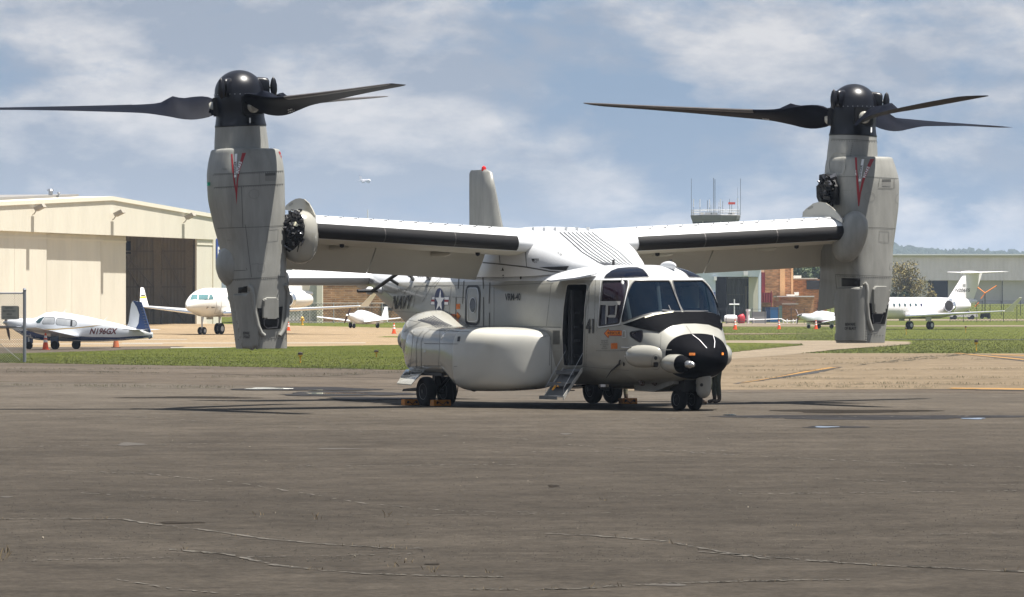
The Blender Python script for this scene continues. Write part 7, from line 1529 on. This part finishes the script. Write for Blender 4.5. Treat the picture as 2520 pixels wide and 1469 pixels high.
M_NB = mat('plane_navy_blue', (.015, .04, .13), .25, coat=.4)
# --- small blue and white plane with registration
z5m = sc(3.6, 0, 1080); Ym = 245; cm = W(1145 / 3.6 / 1.6254, 860, Ym)
mo, Sm, mf = light_plane('small white and navy blue low wing plane with registration on its side', (cm.x, cm.y, 0), math.atan2(.30, -.954), mat('plane_gloss_white', (.72, .74, .77), .22, coat=.6), 10.8, belly=M_NB, sc_=1.03)
decal(Sm, [z5m(375, 876, 500, 874, 700, 892, 1000, 945, 1300, 963, 1700, 968, 1900, 955, 2250, 940, 2250, 1070, 1100, 1070, 340, 1100, 200, 960, 185, 880)], 'blue_underside', M_NB, mf, .006)
decal(Sm, [z5m(375, 852, 800, 846, 1150, 822, 1480, 785, 1300, 818, 1100, 842, 800, 862, 375, 866)], 'gold_stripe', M_GOLD, mf, .008, 3)
decal(Sm, [z5m(515, 745, 560, 700, 650, 665, 620, 700, 575, 762, 540, 765)], 'windscreen', M_JG, mf, .008, 3)
M_SHADE = mat('sunshade_grey_window', (.42, .43, .44), .25, noise_amt=.12, nscale=3)
for q in ((650, 680, 775, 680, 790, 690, 782, 780, 615, 780, 612, 750), (820, 700, 850, 692, 1030, 715, 1090, 730, 1106, 760, 1095, 805, 1060, 816, 820, 790, 802, 760)): 
    pq = round_poly(z5m(*q), 2, 2); w_ = decal(Sm, [pq], 'side_window', M_SHADE, mf, .008, 3); stroke(Sm, pq, .02, 'window_seal', M_MARKB, mf, .012, closed=True)
decal(Sm, [z5m(1018, 722, 1045, 724, 1040, 814, 1012, 812)], 'window_post', M_MARKB, mf, .014, 3)
text_decal(Sm, 'N196GX', z5m(1288, 926)[0], z5m(1672, 926)[0], Vector((4.5, -15.5)), 'registration', mat('dark_maroon', (.12, .015, .02), .4), mf, .012, bold=.03)
def mz(x, y): p = z5m(x, y)[0]; return p
b = MB(); b.prism([(-2.55, 1.02), (-2.75, 1.4), (-2.88, 2.35), (-2.98, 2.5), (-3.2, 2.5), (-3.55, 1.6), (-3.7, 1.0), (-3.4, .85)], -.04, .04, lambda a, c, h: (a, h, c)); fn = b.build('fin', bpy.data.materials['plane_gloss_white'], mo)
b = MB(); b.prism([(-2.98, 2.52), (-3.2, 2.2), (-3.35, 1.8), (-3.3, 1.35), (-3.1, 1.0), (-3.9, .55), (-4.05, .62), (-3.9, 1.1), (-3.45, 2.45)], -.052, .052, lambda a, c, h: (a, h, c)); rd = b.build('rudder', M_NB, mo)
for k in range(12): z_ = 2.3 - k * .135; MB().box((-3.52 - k * .03, .056, z_), (.22, .008, .012)).build('rudder_rib', M_LINEL, rd)
for x, z_ in ((.95, 1.86), (-1.35, 1.46)): b = MB(); b.tube([(x, 0, z_), (x - .22, 0, z_ + .22)], [.03, .008], 5); b.build('whip_aerial', M_MARKW, mo)
# --- small plane by the brick wall
pw = at(905, 418); pi_, Sp_, pf_ = light_plane('small white low wing plane with dark stripe parked before the brown brick wall', (pw.x, pw.y, pw.z), math.atan2(-.86, -.5), bpy.data.materials['plane_gloss_white'], 9.5, sc_=.84)
b = MB(); b.prism([(-2.3, .9), (-2.9, 1.9), (-3.3, 1.9), (-3.5, .8)], -.03, .03, lambda a, c, h: (a, h, c)); b.build('fin', bpy.data.materials['plane_gloss_white'], pi_)
# --- larger propeller plane behind the right engine pod
pw = at(2046, 503); M_MAR = mat('maroon_belly', (.10, .015, .02), .3); pp_, Sq_, pq_ = light_plane('white propeller plane with maroon belly half hidden by the right engine pod', (pw.x, pw.y, pw.z), math.atan2(-.42, -.907), bpy.data.materials['plane_gloss_white'], 9.5, sc_=1.0, nprop=3)
b = MB(); b.prism([(-2.3, 1.1), (-2.9, 2.4), (-3.4, 2.4), (-3.7, .9)], -.04, .04, lambda a, c, h: (a, h, c)); b.build('fin', bpy.data.materials['plane_gloss_white'], pp_)
decal(Sq_, [[(1970, 790), (2000, 789), (2050, 787), (2050, 812), (1985, 805)]], 'maroon_belly', M_MAR, pq_, .01, 3); decal(Sq_, [[(2010, 762), (2030, 748), (2052, 744), (2052, 765), (2014, 768)]], 'windscreen', mat('blue_windscreen', (.08, .16, .25), .05), pq_, .01, 3)
